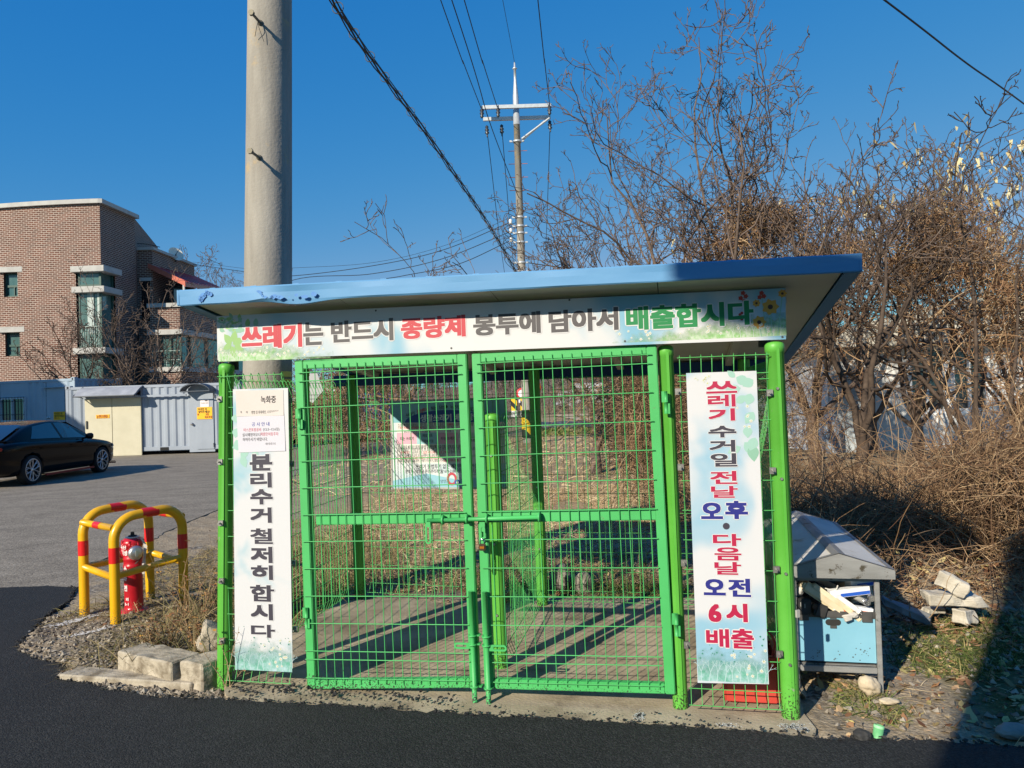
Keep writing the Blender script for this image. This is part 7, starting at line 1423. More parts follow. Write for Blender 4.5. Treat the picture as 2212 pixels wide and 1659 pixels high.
u9 = uh(1690, 300)[0]; zt9 = uh(1760, 165)[1]; m = MB(); m.box(FH.pt((u9 + ubx) / 2, (top_ + zt9) / 2, -3.2), (ubx - u9, 5.5, zt9 - top_), Mh); m.build('upper_wall', M_CRM, ho)
for a0, a1 in ((w0, (w1 + w2_) / 2), ((w1 + w2_) / 2, w3)):
    m = MB()
    for a in (a0 + .06, a1 - .06): m.box(FH.pt(a, (wz0_ + wz1_) / 2, -.08), (.12, .10, wz1_ - wz0_), Mh)
    for z in (wz0_ + .05, wz1_ - .05): m.box(FH.pt((a0 + a1) / 2, z, -.08), (a1 - a0 - .24, .09, .10), Mh)
    m.box(FH.pt((a0 + a1) / 2, (wz0_ + wz1_) / 2, -.09), (.07, .07, wz1_ - wz0_ - .2), Mh); o = m.build('window', flat('white window frame', (236, 238, 240), .4), ho); m = MB(); m.quad([FH.pt(a0 + .1, wz0_ + .08, -.10), FH.pt(a1 - .1, wz0_ + .08, -.10), FH.pt(a1 - .1, wz1_ - .08, -.10), FH.pt(a0 + .1, wz1_ - .08, -.10)]); m.build('pane', M_HGL, o)
m = MB(); a0, a1 = uh(610, 800)[0], uh(900, 800)[0]; m.box(FH.pt((a0 + a1) / 2, .95, .16), (a1 - a0, .25, 1.9), Mh); m.build('side_cabinet', mat('pale blue grey sheet', (.40, .45, .48), (.48, .53, .56), 3, .5), ho)
a_ = uh(585, 1200); gt = FH.pt(a_[0], 0, .5); o = thing('gas_cylinder', 'blue grey gas cylinder standing at the corner of the white house', 'gas cylinder', gt); m = MB(); m.lathe(gt, [(.16, 0), (.17, .05), (.17, .80), (.12, .95), (.05, 1.0)], 18); m.build('tank', mat('faded blue tank', (.16, .22, .30), (.22, .28, .36), 8, .5), o); m = MB(); m.cyl(gt + EZ * 1.0, gt + EZ * 1.1, .03, None, 8); m.tubes(np.array([[gt + EZ * 1.06, gt + np.array([-1.3, .1, 1.05])]]), np.full((1, 2), .02), 6); m.build('valve_pipe', M_GALV, o)
YH2 = 25.0; FH2 = Frame([GY(1700, 800, YH2)[0], YH2, 0], (1, 0, 0), (0, 0, 1), (0, -1, 0)); uh2 = lambda X, Y: FH2.uv(*hz6(X, Y)); h2 = thing('tiled_house', 'cream house with orange tiled roof behind the white house', 'house', FH2.pt(2, 0, -2)); ze_ = uh2(600, 590)[1]; zr_ = uh2(900, 375)[1]; x1_ = uh2(1150, 500)[0]
m = MB(); m.box(FH2.pt(x1_ / 2 + .5, ze_ / 2, -2.5), (x1_ + 1.0, 5, ze_), np.eye(3)); m.build('wall', M_CRM, h2)
m = MB(); y0 = YH2 - .4; ym = YH2 + 2.5; X0_ = FH2.pt(0, 0)[0] - .4; X1_ = FH2.pt(x1_ + 1.3, 0)[0]
n_ = 40
for k in range(n_): a = X0_ + (X1_ - X0_) * (k + .5) / n_; m.tubes(np.array([[(a, y0, ze_), (a, ym, zr_)]]), np.full((1, 2), (X1_ - X0_) / n_ * .55), 6)
m.quad([(X0_, y0, ze_ - .05), (X1_, y0, ze_ - .05), (X1_, ym, zr_ - .05), (X0_, ym, zr_ - .05)]); m.quad([(X1_, YH2 + 5.4, ze_), (X0_, YH2 + 5.4, ze_), (X0_, ym, zr_), (X1_, ym, zr_)]); m.build('roof', mat('orange roof tile', (.42, .13, .06), (.52, .18, .09), 6, .8), h2)

# ------------------------------------------------------------------ unseen buildings added outside the view to cast shade at its right and left edge
ct, st_ = math.sin(SUN_HEAD), math.cos(SUN_HEAD)
def ST(s, t, z): return np.array([s * st_ + t * ct, -s * ct + t * st_, z])    # s to the right of the light, t along it
o = thing('right_shade_building', 'cream roadside shop with overhanging flat roof standing behind the viewer', 'building', ST(2, -6.5, 0))  # unseen building added for the shade at the lower right
m = MB(); Ms = np.array([[st_, ct, 0], [-ct, st_, 0], [0, 0, 1]]); hw_ = 2.36 + 7.9 * math.tan(SUN_EL)
m.box(ST(-.57 + 3.2, -6.6, hw_ / 2), (6.4, 4.0, hw_), Ms); m.build('wall', M_CRM, o)
m = MB(); m.box(ST(2.7, -6.55, hw_ + .06), (6.3, 3.8, .12), Ms); m.build('roof_slab', M_STN, o)
m = MB(); m.box(ST(-1.13, -4.66, 2.12 + 7.9 * math.tan(SUN_EL) + .16), (.86, .12, .32), Ms); m.build('shade_panel', flat('plain shade panel', (200, 200, 195), .5), o, bevel=.05)  # unseen box added and sized to shade the right end of the fascia
m = MB(); m.box(ST(2.5, -4.57, 1.6), (2.4, .06, 1.6), Ms); m.build('window', M_HGL, o)
o = thing('left_shade_building', 'brick village hall standing left of the parking lot outside the view', 'building', (-31, 17, 0))  # unseen building added to shade the left container
m = MB(); m.box((-29.0, 17.5, 4.2), (9, 7, 8.4), rotz(.1)); m.build('wall', M_CRM, o); m = MB(); m.box((-29.0, 17.5, 8.5), (9.6, 7.6, .25), rotz(.1)); m.build('roof', M_STN, o); m = MB(); m.box((-24.4, 18, 2.0), (.1, 2.2, 1.4), rotz(.1)); m.build('window', M_HGL, o)
# ------------------------------------------------------------------ vegetation
def tintmat(name, cols, rough=.85, spec=.2, trans=False):
    m = bpy.data.materials.new(name); m.use_nodes = True; n = m.node_tree.nodes; l = m.node_tree.links; b = n['Principled BSDF']; b.inputs['Roughness'].default_value = rough; b.inputs['Specular IOR Level'].default_value = spec
    at = n.new('ShaderNodeAttribute'); at.attribute_name = 'tint'; rp = n.new('ShaderNodeValToRGB'); e = rp.color_ramp.elements
    while len(e) < len(cols): e.new(.5)
    for k, (el, c) in enumerate(zip(e, cols)): el.position = k / (len(cols) - 1); el.color = (*c, 1)
    l.new(at.outputs['Fac'], rp.inputs[0]); l.new(rp.outputs[0], b.inputs['Base Color']); return m
def set_tint(o, t):
    a = o.data.attributes.new('tint', 'FLOAT', 'POINT'); a.data.foreach_set('value', np.asarray(t, np.float32).ravel())
def strips(P, d, Ln, wd, bend, r, K=4, floor=True):       # N flat blades: root P, direction d, droop bend
    N = len(P); t = np.linspace(0, 1, K)[None, :, None]; C = P[:, None, :] + d[:, None, :] * Ln[:, None, None] * t; C[:, :, 2] -= (bend * Ln)[:, None] * t[:, :, 0] ** 2
    if floor: C[:, :, 2] = np.maximum(C[:, :, 2], P[:, None, 2] + .004)
    s = np.cross(d, r.normal(0, 1, (N, 3))); s /= np.linalg.norm(s, axis=1, keepdims=True) + 1e-9
    w_ = (wd[:, None] * np.array([1, .85, .6, .12])[None, :K] * .5)[:, :, None] * s[:, None, :]
    V = np.stack([C - w_, C + w_], 2).reshape(-1, 3); i = (np.arange(N)[:, None] * K + np.arange(K - 1)[None, :]) * 2
    return V, np.stack([i, i + 1, i + 3, i + 2], -1).reshape(-1, 4), np.repeat(r.random(N), K * 2)
def rdir(r, N, up): d = r.normal(0, 1, (N, 3)); d[:, 2] = np.abs(d[:, 2]) * up + .05; return d / np.linalg.norm(d, axis=1, keepdims=True)
def sample(r, N, x0, x1, y0, y1, keep=None):
    x, y = r.uniform(x0, x1, N * 3), r.uniform(y0, y1, N * 3); k = keep(x, y) if keep is not None else np.ones(len(x), bool); k &= ~(inpoly(x, y, NEWROAD) | inpoly(x, y, LOT) | inpoly(x, y, PAD)); x, y = x[k][:N], y[k][:N]; return np.column_stack([x, y, ground_z(x, y) - .004])
def grass(name, label, cat, P, l0, l1, w0, w1, up, bend, m, seed, kind=True):
    r = np.random.default_rng(seed); N = len(P); V, F_, t = strips(P, rdir(r, N, up), r.uniform(l0, l1, N), r.uniform(w0, w1, N), r.uniform(bend * .4, bend, N), r)
    b = MB(); b.add(V, F_); o = b.build(name, m); set_tint(o, t); return stuff(o, label, cat) if kind else o
M_DRY = tintmat('dry grass', [(.22, .15, .08), (.40, .29, .16), (.54, .43, .26), (.66, .54, .36), (.30, .18, .10)]); M_GRS = tintmat('green grass', [(.035, .055, .015), (.075, .12, .025), (.14, .18, .045), (.30, .26, .11), (.06, .08, .02)]); M_BRM = tintmat('bramble stems', [(.10, .06, .038), (.20, .118, .066), (.32, .20, .11), (.48, .34, .20), (.15, .075, .042)])
M_MIX = tintmat('mixed grass', [(.12, .085, .045), (.26, .19, .10), (.17, .16, .06), (.38, .29, .16), (.10, .10, .035)])
def tangle(blobs, seed, r0=.0022, r1=.006, K=8, curl=.5, clump=0, cnt=1.0):
    r = np.random.default_rng(seed); PP, RR, TT = [], [], []
    if clump: blobs = [(np.array(c) + r.uniform(-.75, .75, 3) * np.array(rad), np.array(rad) * r.uniform(.3, .8), max(4, int(N * cnt / clump)), Ln) for c, rad, N, Ln in blobs for _ in range(clump)]
    for (c, rad, N, Ln) in blobs:
        q = r.normal(0, 1, (N, 3)); q /= np.linalg.norm(q, axis=1, keepdims=True); q *= r.random((N, 1)) ** .4; p = np.array(c) + q * np.array(rad); d = r.normal(0, 1, (N, 3)); d[:, 2] += .15; d /= np.linalg.norm(d, axis=1, keepdims=True); a = r.normal(0, curl, (N, 3)); L_ = Ln * r.uniform(.4, 1.4, N); P = [p]
        for k in range(K - 1): d = d + a * .35 + r.normal(0, .12, (N, 3)); d[:, 2] -= .05; d /= np.linalg.norm(d, axis=1, keepdims=True); p = p + d * (L_ / (K - 1))[:, None]; P.append(p)
        PP.append(np.stack(P, 1)); b = r.uniform(r0, r1, N); RR.append(b[:, None] * np.linspace(1, .45, K)[None, :]); TT.append(np.repeat(r.random(N), K * 3))
    m = MB(); m.tubes(np.concatenate(PP), np.concatenate(RR), 3); return m, np.concatenate(TT)
def gxy(px_, py_, Y): return GY(px_, py_, Y)
# vines and brambles on and between the right hand trees
BL_ = [(gxy(1660, 500, 12.2), (.85, .7, .42), 2000, .45), (gxy(1560, 545, 12.2), (.5, .6, .3), 600, .45), (gxy(1745, 600, 11.8), (.8, .6, .6), 1600, .5), (gxy(1810, 700, 11.5), (.6, .6, .6), 300, .6), (gxy(2090, 520, 11), (.9, .7, .6), 2400, .45), (gxy(1985, 590, 11.2), (.7, .6, .45), 1000, .5), (gxy(2180, 650, 10.5), (.8, .7, .8), 1700, .5), (gxy(2040, 700, 10.5), (.9, .6, .5), 260, .6), (gxy(1940, 800, 10), (1.7, .9, .9), 190, .9), (gxy(2160, 850, 9.6), (.5, .6, .8), 260, .7)]
m, t = tangle(BL_, 21, .003, .0085, clump=12, cnt=.62); o = m.build('vine_tangle', tintmat('vine stems', [(.13, .07, .042), (.27, .15, .082), (.40, .25, .135), (.54, .38, .22), (.20, .095, .05)])); set_tint(o, t); stuff(o, 'dry brown vines smothering the bare trees above the blue roof', 'vines')
# bank brambles
r = np.random.default_rng(31); blobs = []
for k in range(120):
    x, y = r.uniform(2.3, 8), r.uniform(5.2, 9.0); blobs.append(((x, y, float(ground_z(x, y)) + .06 + .10 * sstep((y - 5.2) / 2)), (.42, .35, .10 + .13 * float(sstep((y - 5.6) / 2))), 62, .45))
for k in range(26): x, y = r.uniform(2.2, 7.5), r.uniform(7.4, 9.6); blobs.append(((x, y, float(ground_z(x, y)) + .16), (.45, .35, .2), 60, .6))
blobs += [((x, y, float(ground_z(x, y)) + .14 + .08 * float(sstep((y - 6) / 2))), (.5, .4, .16), 30, 1.0) for x, y in zip(r.uniform(2.2, 7.5, 70), r.uniform(5.6, 8.8, 70))]
for k in range(34): q = gxy(r.uniform(2040, 2260), r.uniform(960, 1130), r.uniform(5.9, 7.2)); blobs.append((q, (.32, .3, .20), 70, .55))
m, t = tangle(blobs, 32, .0018, .0055); o = m.build('bramble_bank', M_BRM); set_tint(o, t); stuff(o, 'tangled dead bramble stems over the bank right of the enclosure', 'brambles')
# brush behind the mesh
blobs = [(gxy(1400, 880, 9.6), (.65, .6, .85), 1500, .7), (gxy(1425, 960, 9.0), (.55, .5, .8), 1100, .6), (gxy(1590, 960, 9.5), (.7, .5, 1.2), 500, .8), (gxy(1700, 900, 10.0), (.7, .6, 1.1), 450, .8), (gxy(1420, 830, 10.5), (1.2, .6, .6), 380, .8)]
m, t = tangle(blobs, 33, .0022, .0055); o = m.build('dry_brush', M_BRM); set_tint(o, t); stuff(o, 'straw coloured brush seen through the right gate leaf', 'brush')
blobs = [(gxy(715, 880, 24), (1.5, 1.2, 1.0), 500, 1.3), (gxy(800, 850, 27), (2.0, 1.2, 1.4), 500, 1.4), (gxy(660, 900, 22), (.8, 1.0, .6), 300, .9), (gxy(790, 930, 22), (1.6, .8, .4), 300, .8)]
m, t = tangle(blobs, 34, .006, .016); o = m.build('dry_brush', M_BRM); set_tint(o, t); stuff(o, 'brown brush along the road seen through the left gate leaf', 'brush')
blobs = [((x, r.uniform(66, 80), r.uniform(.2, 1.6)), (3.0, 2, 1.2), 130, 2.2) for x in np.arange(-9, 36, 1.5)]
m, t = tangle(blobs, 35, .012, .03); o = m.build('far_hedge', tintmat('far brush', [(.12, .085, .065), (.20, .15, .115), (.27, .21, .16)])); set_tint(o, t); stuff(o, 'low brown hedge beyond the far field', 'hedge')
# dry grass
r = np.random.default_rng(41)
P = sample(r, 24000, -2.3, 3.6, 6.35, 13.0, lambda x, y: (vnoise(x, y, .8, 8) > .22)); grass('dry_grass', 'matted dry grass on the mound behind the rear mesh', 'dry grass', P, .10, .34, .003, .008, .55, .6, M_DRY, 42)
P = sample(r, 7000, -6, 4.5, 13, 30); grass('dry_grass', 'dry grass verge between the mound and the distant pole', 'dry grass', P, .12, .35, .008, .02, .7, .5, M_DRY, 43)
P = sample(r, 9000, -3.6, -1.6, 5.6, 10.5, lambda x, y: vnoise(x, y, .4, 9) > .25); grass('dry_grass', 'thin dry grass between the hydrant and the parking lot', 'dry grass', P, .06, .26, .002, .006, .8, .6, M_MIX, 44)
P = sample(r, 4200, -2.9, -1.55, 4.6, 6.3, lambda x, y: vnoise(x, y, .3, 3) > .3); grass('dry_grass', 'straw and dead weeds around the red hydrant', 'dry grass', P, .04, .20, .0015, .004, .7, .7, M_MIX, 45)
P = sample(r, 900, -3.9, -1.6, 4.2, 5.2); grass('dry_grass', 'sparse straw on the gravel before the kerb blocks', 'dry grass', P, .03, .09, .0012, .003, .3, .8, M_DRY, 46)
P = sample(r, 4200, 1.55, 7, 3.1, 6.4, lambda x, y: (vnoise(x, y, .33, 12) > .33)); grass('dry_grass', 'straw scattered over the verge right of the collection bin', 'dry grass', P, .03, .16, .0015, .004, .35, .7, M_DRY, 47)
P = sample(r, 3200, -2.6, -1.1, 4.6, 8.2, lambda x, y: (((x - CO[0]) * EX[0] + (y - CO[1]) * EX[1]) < -.62) & (np.hypot(x - pbase[0], y - pbase[1]) > .2)); grass('dry_grass', 'tall dry weeds between the left mesh side and the thick pole', 'dry grass', P, .15, .55, .003, .007, 1.6, .5, M_MIX, 80)
P = sample(r, 1500, -1.75, 1.2, 6.2, 7.4, lambda x, y: ((x - CO[0]) * EY[0] + (y - CO[1]) * EY[1]) > 2.05); grass('dry_grass', 'brown weeds close behind the rear mesh', 'dry grass', P, .12, .45, .003, .007, 1.3, .6, M_MIX, 81)
# green growth
P = sample(r, 7000, 1.5, 4.2, 3.6, 5.3, lambda x, y: ((np.exp(-((x - 2.75) ** 2 + (y - 4.7) ** 2) / .22) + np.exp(-((x - 1.75) ** 2 + (y - 3.85) ** 2) / .06) + np.exp(-((x - 2.45) ** 2 + (y - 4.35) ** 2) / .06) + .7 * np.exp(-((x - 3.3) ** 2 + (y - 5.0) ** 2) / .12)) > .28 + .45 * vnoise(x, y, .12, 13))); grass('green_grass', 'green winter grass around and right of the collection bin', 'grass', P, .03, .13, .002, .006, 1.0, .5, M_GRS, 48)
q = [BL, BR]; P = sample(r, 3600, -1.6, 1.6, 5.2, 7.3, lambda x, y: (((x - CO[0]) * EY[0] + (y - CO[1]) * EY[1]) > 2.03 + .02) & (((x - CO[0]) * EY[0] + (y - CO[1]) * EY[1]) < 2.55) & (((x - CO[0]) * EX[0] + (y - CO[1]) * EX[1]) > .35)); grass('green_grass', 'green weeds growing along the foot of the rear mesh', 'grass', P, .06, .26, .003, .009, 1.3, .6, M_GRS, 49)
P = sample(r, 1500, 1.0, 10, 30, 36); grass('green_grass', 'bright green grass strip before the mulch rows', 'grass', P, .2, .5, .03, .08, 1.2, .5, M_GRS, 50)
# leaf litter
def litter(name, label, P, s0, s1, m, seed):
    r = np.random.default_rng(seed); N = len(P); a = r.uniform(0, 6.283, N); s = r.uniform(s0, s1, N); d = np.column_stack([np.cos(a), np.sin(a), r.normal(0, .35, N)]); e = np.column_stack([-np.sin(a), np.cos(a), r.normal(0, .35, N)]); K = np.array([[-1, 0], [-.35, .48], [.45, .36], [1, .05], [.4, -.42], [-.4, -.40]]); up = np.array([0, 0, 1.0])
    V = P[:, None, :] + (d[:, None, :] * K[None, :, :1] + e[:, None, :] * K[None, :, 1:]) * s[:, None, None] * .5 + up * (.004 + s[:, None, None] * .18 * r.random((N, 6, 1))); b = MB(); b.add(V.reshape(-1, 3), (np.arange(N)[:, None] * 6 + np.arange(6)[None, :])); o = b.build(name, m); set_tint(o, np.repeat(r.random(N), 6)); return stuff(o, label, 'fallen leaves')
M_LIT = tintmat('fallen leaves', [(.12, .055, .03), (.26, .13, .065), (.40, .23, .12), (.52, .37, .21), (.44, .38, .15), (.18, .08, .05)])
P = sample(r, 8500, 1.9, 7, 4.7, 7.6, lambda x, y: vnoise(x, y, .5, 15) > .2); P[:, 2] += r.uniform(0, .10, len(P)) * sstep((P[:, 1] - 5) / 1); litter('leaf_litter', 'brown fallen leaves caught in the brambles of the right bank', P, .025, .08, M_LIT, 51)
P = sample(r, 2600, 1.5, 6, 3.1, 5.2); litter('leaf_litter', 'fallen leaves scattered on the verge near the bin', P, .02, .075, M_LIT, 52)
P = sample(r, 380, -3.4, -1.6, 4.3, 6.4); litter('leaf_litter', 'small dead leaves between the hydrant and the kerb blocks', P, .012, .04, M_LIT, 53)
P = sample(r, 420, -1.4, 1.6, 5.3, 7.2); P[:, 2] += .01; litter('leaf_litter', 'dead leaves along the rear mesh', P, .02, .06, M_LIT, 54)
# gravel and asphalt crumbs
def pebbles(name, label, P, s0, s1, m, seed):
    r = np.random.default_rng(seed); N = len(P); O = np.array([[1, 0, 0], [0, 1, 0], [-1, 0, 0], [0, -1, 0], [.3, .2, .8], [-.2, -.1, -.7]]); V = O[None] * r.uniform(.55, 1.25, (N, 6, 1)) + r.normal(0, .12, (N, 6, 3)); a = r.uniform(0, 6.283, N); c, s = np.cos(a), np.sin(a); V = np.stack([V[..., 0] * c[:, None] - V[..., 1] * s[:, None], V[..., 0] * s[:, None] + V[..., 1] * c[:, None], V[..., 2]], -1); sz = s0 + (s1 - s0) * r.random(N) ** 2.5; V = V * sz[:, None, None] * .5 + P[:, None, :] + np.array([0, 0, 1.0]) * (sz * .22)[:, None, None]
    T = np.array([[0, 1, 4], [1, 2, 4], [2, 3, 4], [3, 0, 4], [1, 0, 5], [2, 1, 5], [3, 2, 5], [0, 3, 5]]); b = MB(); b.add(V.reshape(-1, 3), (np.arange(N)[:, None, None] * 6 + T[None]).reshape(-1, 3)); o = b.build(name, m); set_tint(o, np.repeat(r.random(N), 6)); return stuff(o, label, 'gravel')
M_GRV = tintmat('gravel', [(.06, .052, .045), (.13, .112, .09), (.20, .17, .135), (.28, .24, .19), (.42, .37, .30), (.09, .08, .068)], .9); M_CRB = tintmat('asphalt crumbs', [(.012, .012, .013), (.028, .028, .029), (.05, .05, .05)], .8, .3)
P = sample(r, 5000, -3.9, -1.7, 4.15, 6.2, lambda x, y: inpoly(x, y, GRAVEL) & (vnoise(x, y, .45, 17) + .5 * np.exp(-((x + 3.1) ** 2 + (y - 5.0) ** 2) / .5) > .42)); pebbles('gravel', 'grey crushed stone around the hydrant guard', P, .008, .042, M_GRV, 61)
P = sample(r, 900, -2.2, -.4, 3.85, 4.5); pebbles('gravel', 'crushed stone along the foot of the left mesh', P, .006, .035, M_GRV, 62)
x = r.uniform(-1.9, 1.5, 700); b_ = r.normal(-.02, .05, 700); Pp = np.array([G(a, b, .026) for a, b in zip(r.uniform(-.55, .9, 420), r.normal(-.06, .05, 420))]); Pp = Pp[inpoly(Pp[:, 0], Pp[:, 1], PAD)]; pebbles('gravel', 'dark gravel spilled along the foot of the gate', Pp, .004, .030, M_CRB, 63)
P = sample(r, 2600, 1.5, 6, 2.9, 5.2); pebbles('gravel', 'small stones on the right verge', P, .006, .055, M_GRV, 64)
P = sample(r, 1500, 3.6, 7, 3.4, 5.6, lambda x, y: x > 3.3 + .25 * (5.6 - y)); pebbles('gravel', 'grey gravel heap at the far right edge in the shade', P, .01, .04, M_GRV, 65)
E_ = np.array(NEWROAD[2:-4]); pts = []
for i in range(len(E_) - 1):
    a, b = E_[i], E_[i + 1]; L_ = np.linalg.norm(b - a); n_ = int(min(L_ * 170, 900)); tt = r.random((n_, 1)); nrm = np.array([-(b - a)[1], (b - a)[0]]) / L_; pts.append(a + (b - a) * tt + nrm * r.normal(.0, .014, (n_, 1)) + r.normal(0, .006, (n_, 2)))
pts = np.concatenate(pts); pts = pts[np.linalg.norm(pts, axis=1) < 8]; pebbles('asphalt_crumbs', 'black crumbs along the edge of the fresh asphalt', np.column_stack([pts, np.full(len(pts), .014)]), .005, .026, M_CRB, 66)
Pp = np.array([G(a, b, .027) for a, b in zip(r.uniform(-.5, 2.8, 420), -.08 - np.abs(r.normal(0, .22, 420)))]); Pp = Pp[inpoly(Pp[:, 0], Pp[:, 1], PAD)]; pebbles('asphalt_crumbs', 'asphalt crumbs strewn over the concrete before the gate', Pp, .003, .022, M_CRB, 67)
# dry weeds as single plants
def weed(label, base, H, n_, seed, leafm, leafn=26, spread=.5):
    r = np.random.default_rng(seed); o = thing('dry_weed', label, 'weed', base, 'dead weeds by the hydrant'); m = MB(); tips = []
    for k in range(n_):
        d = np.array([r.normal(0, spread), r.normal(0, spread), 1.0]); d /= np.linalg.norm(d); P = [np.array(base) + r.normal(0, .02, 3) * [1, 1, 0]]; L_ = H * r.uniform(.5, 1.1)
        for i in range(7): d = d + r.normal(0, .13, 3); d /= np.linalg.norm(d); P.append(P[-1] + d * L_ / 7)
        P = np.array(P); m.tubes(P[None], np.linspace(.0028, .001, 8)[None], 4); tips += list(P[3:])
        for i in (3, 4, 5, 6): e = P[i] + (r.normal(0, .5, 3) + [0, 0, .35]) * L_ * .22; m.tubes(np.array([[P[i], (P[i] + e) / 2 + r.normal(0, .01, 3), e]]), np.array([[.0014, .0011, .0007]]), 3); tips += [e, (P[i] + e) / 2]
    so = m.build('stem', M_BRM, o); set_tint(so, np.full(len(so.data.vertices), r.random()))
    tp = np.array(tips)[r.integers(0, len(tips), leafn)] + r.normal(0, .008, (leafn, 3)); N = leafn; V, F_, t = strips(tp, rdir(r, N, .3), r.uniform(.012, .045, N), r.uniform(.006, .016, N), np.zeros(N), r); b = MB(); b.add(V, F_); lo_ = b.build('leaves', leafm, o); set_tint(lo_, t); return o
M_WLF = tintmat('weed leaves', [(.14, .06, .035), (.26, .13, .06), (.34, .20, .09), (.12, .05, .04), (.45, .24, .05)])
weed('tall dead weed standing against the right front leg of the hydrant guard', GZ(405, 1350, .04), .62, 9, 71, M_WLF, 40, .22)
weed('bushy dead weed between the hydrant and the long kerb block', GZ(365, 1395, .04), .34, 16, 72, M_WLF, 90, .6)
weed('low brown weed behind the tilted kerb block', GZ(430, 1400, .04), .30, 14, 73, M_WLF, 80, .6)
weed('dry weed near the lower rail, left of the green post', GZ(440, 1340, .04), .42, 12, 74, M_WLF, 60, .45)
weed('small weed with orange leaves climbing the foot of the left green post', GZ(494, 1478, .03) + np.array([.02, -.06, 0]), .34, 4, 75, M_WLF, 18, .18)
weed('flattened weed over the top of the long kerb block', GZ(330, 1405, .05), .22, 12, 76, M_WLF, 50, .8)

# bare trees
def bare_tree(label, base, H, seed, nst=5, spread=.35, dens=1.0, lean=(0, 0), barkm=None, leaf=None, group=None, trunk=True, thick=1.0, minr=.0068, levels=4, name='bare_tree', first=.22, obj=True, trunkH=.12):
    r = np.random.default_rng(seed); lv = [[] for _ in range(levels + 1)]; rd = [[] for _ in range(levels + 1)]; base = np.array(base, float); KS = [12, 9, 7, 6, 4]
    def path(p, d, L_, K, wig, up):
        P = [p]
        for k in range(K - 1): d = d + r.normal(0, wig, 3) + np.array([0, 0, up]); d = d / np.linalg.norm(d); P.append(P[-1] + d * L_ / (K - 1))
        return np.array(P)
    th = H * trunkH; tr = path(base - EZ * .1, np.array([lean[0] * .5, lean[1] * .5, 1.0]), th + .1, 5, .06, .02); R0 = H * .0150 * thick
    def sub(P, rr, L_, level):
        if level > levels: return
        n_ = max(2, int([0, 8, 5.4, 3.0, 1.0][level] * dens + r.random()))
        for i in range(n_):
            t = first + (1 - first) * (i + r.random()) / n_; x = t * (len(P) - 1); k = min(int(x), len(P) - 2); p = P[k] + (P[k + 1] - P[k]) * (x - k); d0 = P[k + 1] - P[k]; d0 /= np.linalg.norm(d0)
            s = np.cross(d0, r.normal(0, 1, 3)); s /= np.linalg.norm(s) + 1e-9; an = r.uniform(.5, 1.05); d = d0 * math.cos(an) + s * math.sin(an); l2 = L_ * r.uniform(.34, .6) * (1.12 - .6 * t); ra = max(minr, np.interp(x, np.arange(len(P)), rr) * r.uniform(.52, .78)); K = KS[level]; Q = path(p, d, l2, K, .25, .08); q = ra * np.linspace(1, .45, K); q = np.maximum(q, minr * .75); lv[level].append(Q); rd[level].append(q); sub(Q, q, l2, level + 1)
    for s in range(nst):
        a = s * 6.283 / nst + r.uniform(-.4, .4); tl = spread * math.sqrt(r.uniform(.02, 1.2)); d = np.array([math.sin(tl) * math.cos(a) + lean[0], math.sin(tl) * math.sin(a) * .8 + lean[1], math.cos(tl)]); L_ = (H - th) * r.uniform(.78, 1.0); Q = path(tr[-1 - (s % 2)], d / np.linalg.norm(d), L_ * (1 - .12 * tl), KS[0], .19, .05); q = R0 * (1.35 / math.sqrt(nst)) * np.linspace(1, .16, KS[0]) * r.uniform(.8, 1.1); q = np.maximum(q, minr); lv[0].append(Q); rd[0].append(q); sub(Q, q, L_, 1)
    if not obj: return lv, rd
    o = thing(name, label, 'tree', base, group); bm_ = barkm or M_BARK; m = MB(); m.tubes(tr[None], np.linspace(R0 * 1.25, R0 * .9, 5)[None], 10); m.tubes(np.array(lv[0]), np.array(rd[0]), 7); m.build('trunk', bm_, o)
    m = MB()
    for k in range(1, levels + 1): m.tubes(np.array(lv[k]), np.array(rd[k]), 5 if k == 1 else 4 if k == 2 else 3)
    m.build('crown', bm_, o)
    if leaf:
        tips = np.concatenate([np.array(lv[k])[:, -1] for k in (2, 3)]); tips = tips[tips[:, 2] > base[2] + H * leaf[1]]; tips = tips[r.permutation(len(tips))[:leaf[0]]]; N = len(tips); d = r.normal(0, .35, (N, 3)); d[:, 2] = -1; V, F_, t = strips(tips, d / np.linalg.norm(d, axis=1, keepdims=True), r.uniform(.09, .19, N), r.uniform(.04, .08, N), np.zeros(N), r, floor=False); V = V
        C = V.reshape(N, -1, 3); b = MB(); b.add(V, F_); lo_ = b.build('leaves', M_YLF, o); set_tint(lo_, t)
    return o
M_BARK = mat('grey brown bark', (.10, .07, .055), (.20, .15, .12), 9, .9, bump=.3, bscale=30, spec=.15); M_BARKD = mat('dark bark', (.055, .04, .032), (.11, .08, .06), 9, .9, spec=.15); M_YLF = tintmat('yellowed leaves', [(.50, .42, .22), (.60, .52, .30), (.40, .30, .14), (.66, .60, .40)])
gz2 = lambda x, y, Y: np.array([GY(x, y, Y)[0], Y, float(ground_z(GY(x, y, Y)[0], Y))])
GT = 'bare winter trees behind the enclosure'
bare_tree('broad bare tree at the left end of the crown row, above the roof centre', gz2(1385, 930, 14.0), 6.8, 109, 7, 0.95, .9, (-.05, 0), group=GT, first=.36)
bare_tree('large bare tree with upswept twigs rising behind the centre of the blue roof', gz2(1590, 930, 13.0), 7.7, 101, 9, 0.95, 1.0, (-.05, 0), group=GT, first=.36)
bare_tree('bare tree behind the right third of the blue roof', gz2(1760, 930, 12.6), 6.6, 102, 6, 0.8, 1.0, (.0, 0), group=GT, first=.36)
bare_tree('bare tree leaning left behind the middle of the roof', gz2(1470, 930, 15.0), 6.4, 103, 6, 0.95, .95, (-.10, 0), group=GT, first=.36)
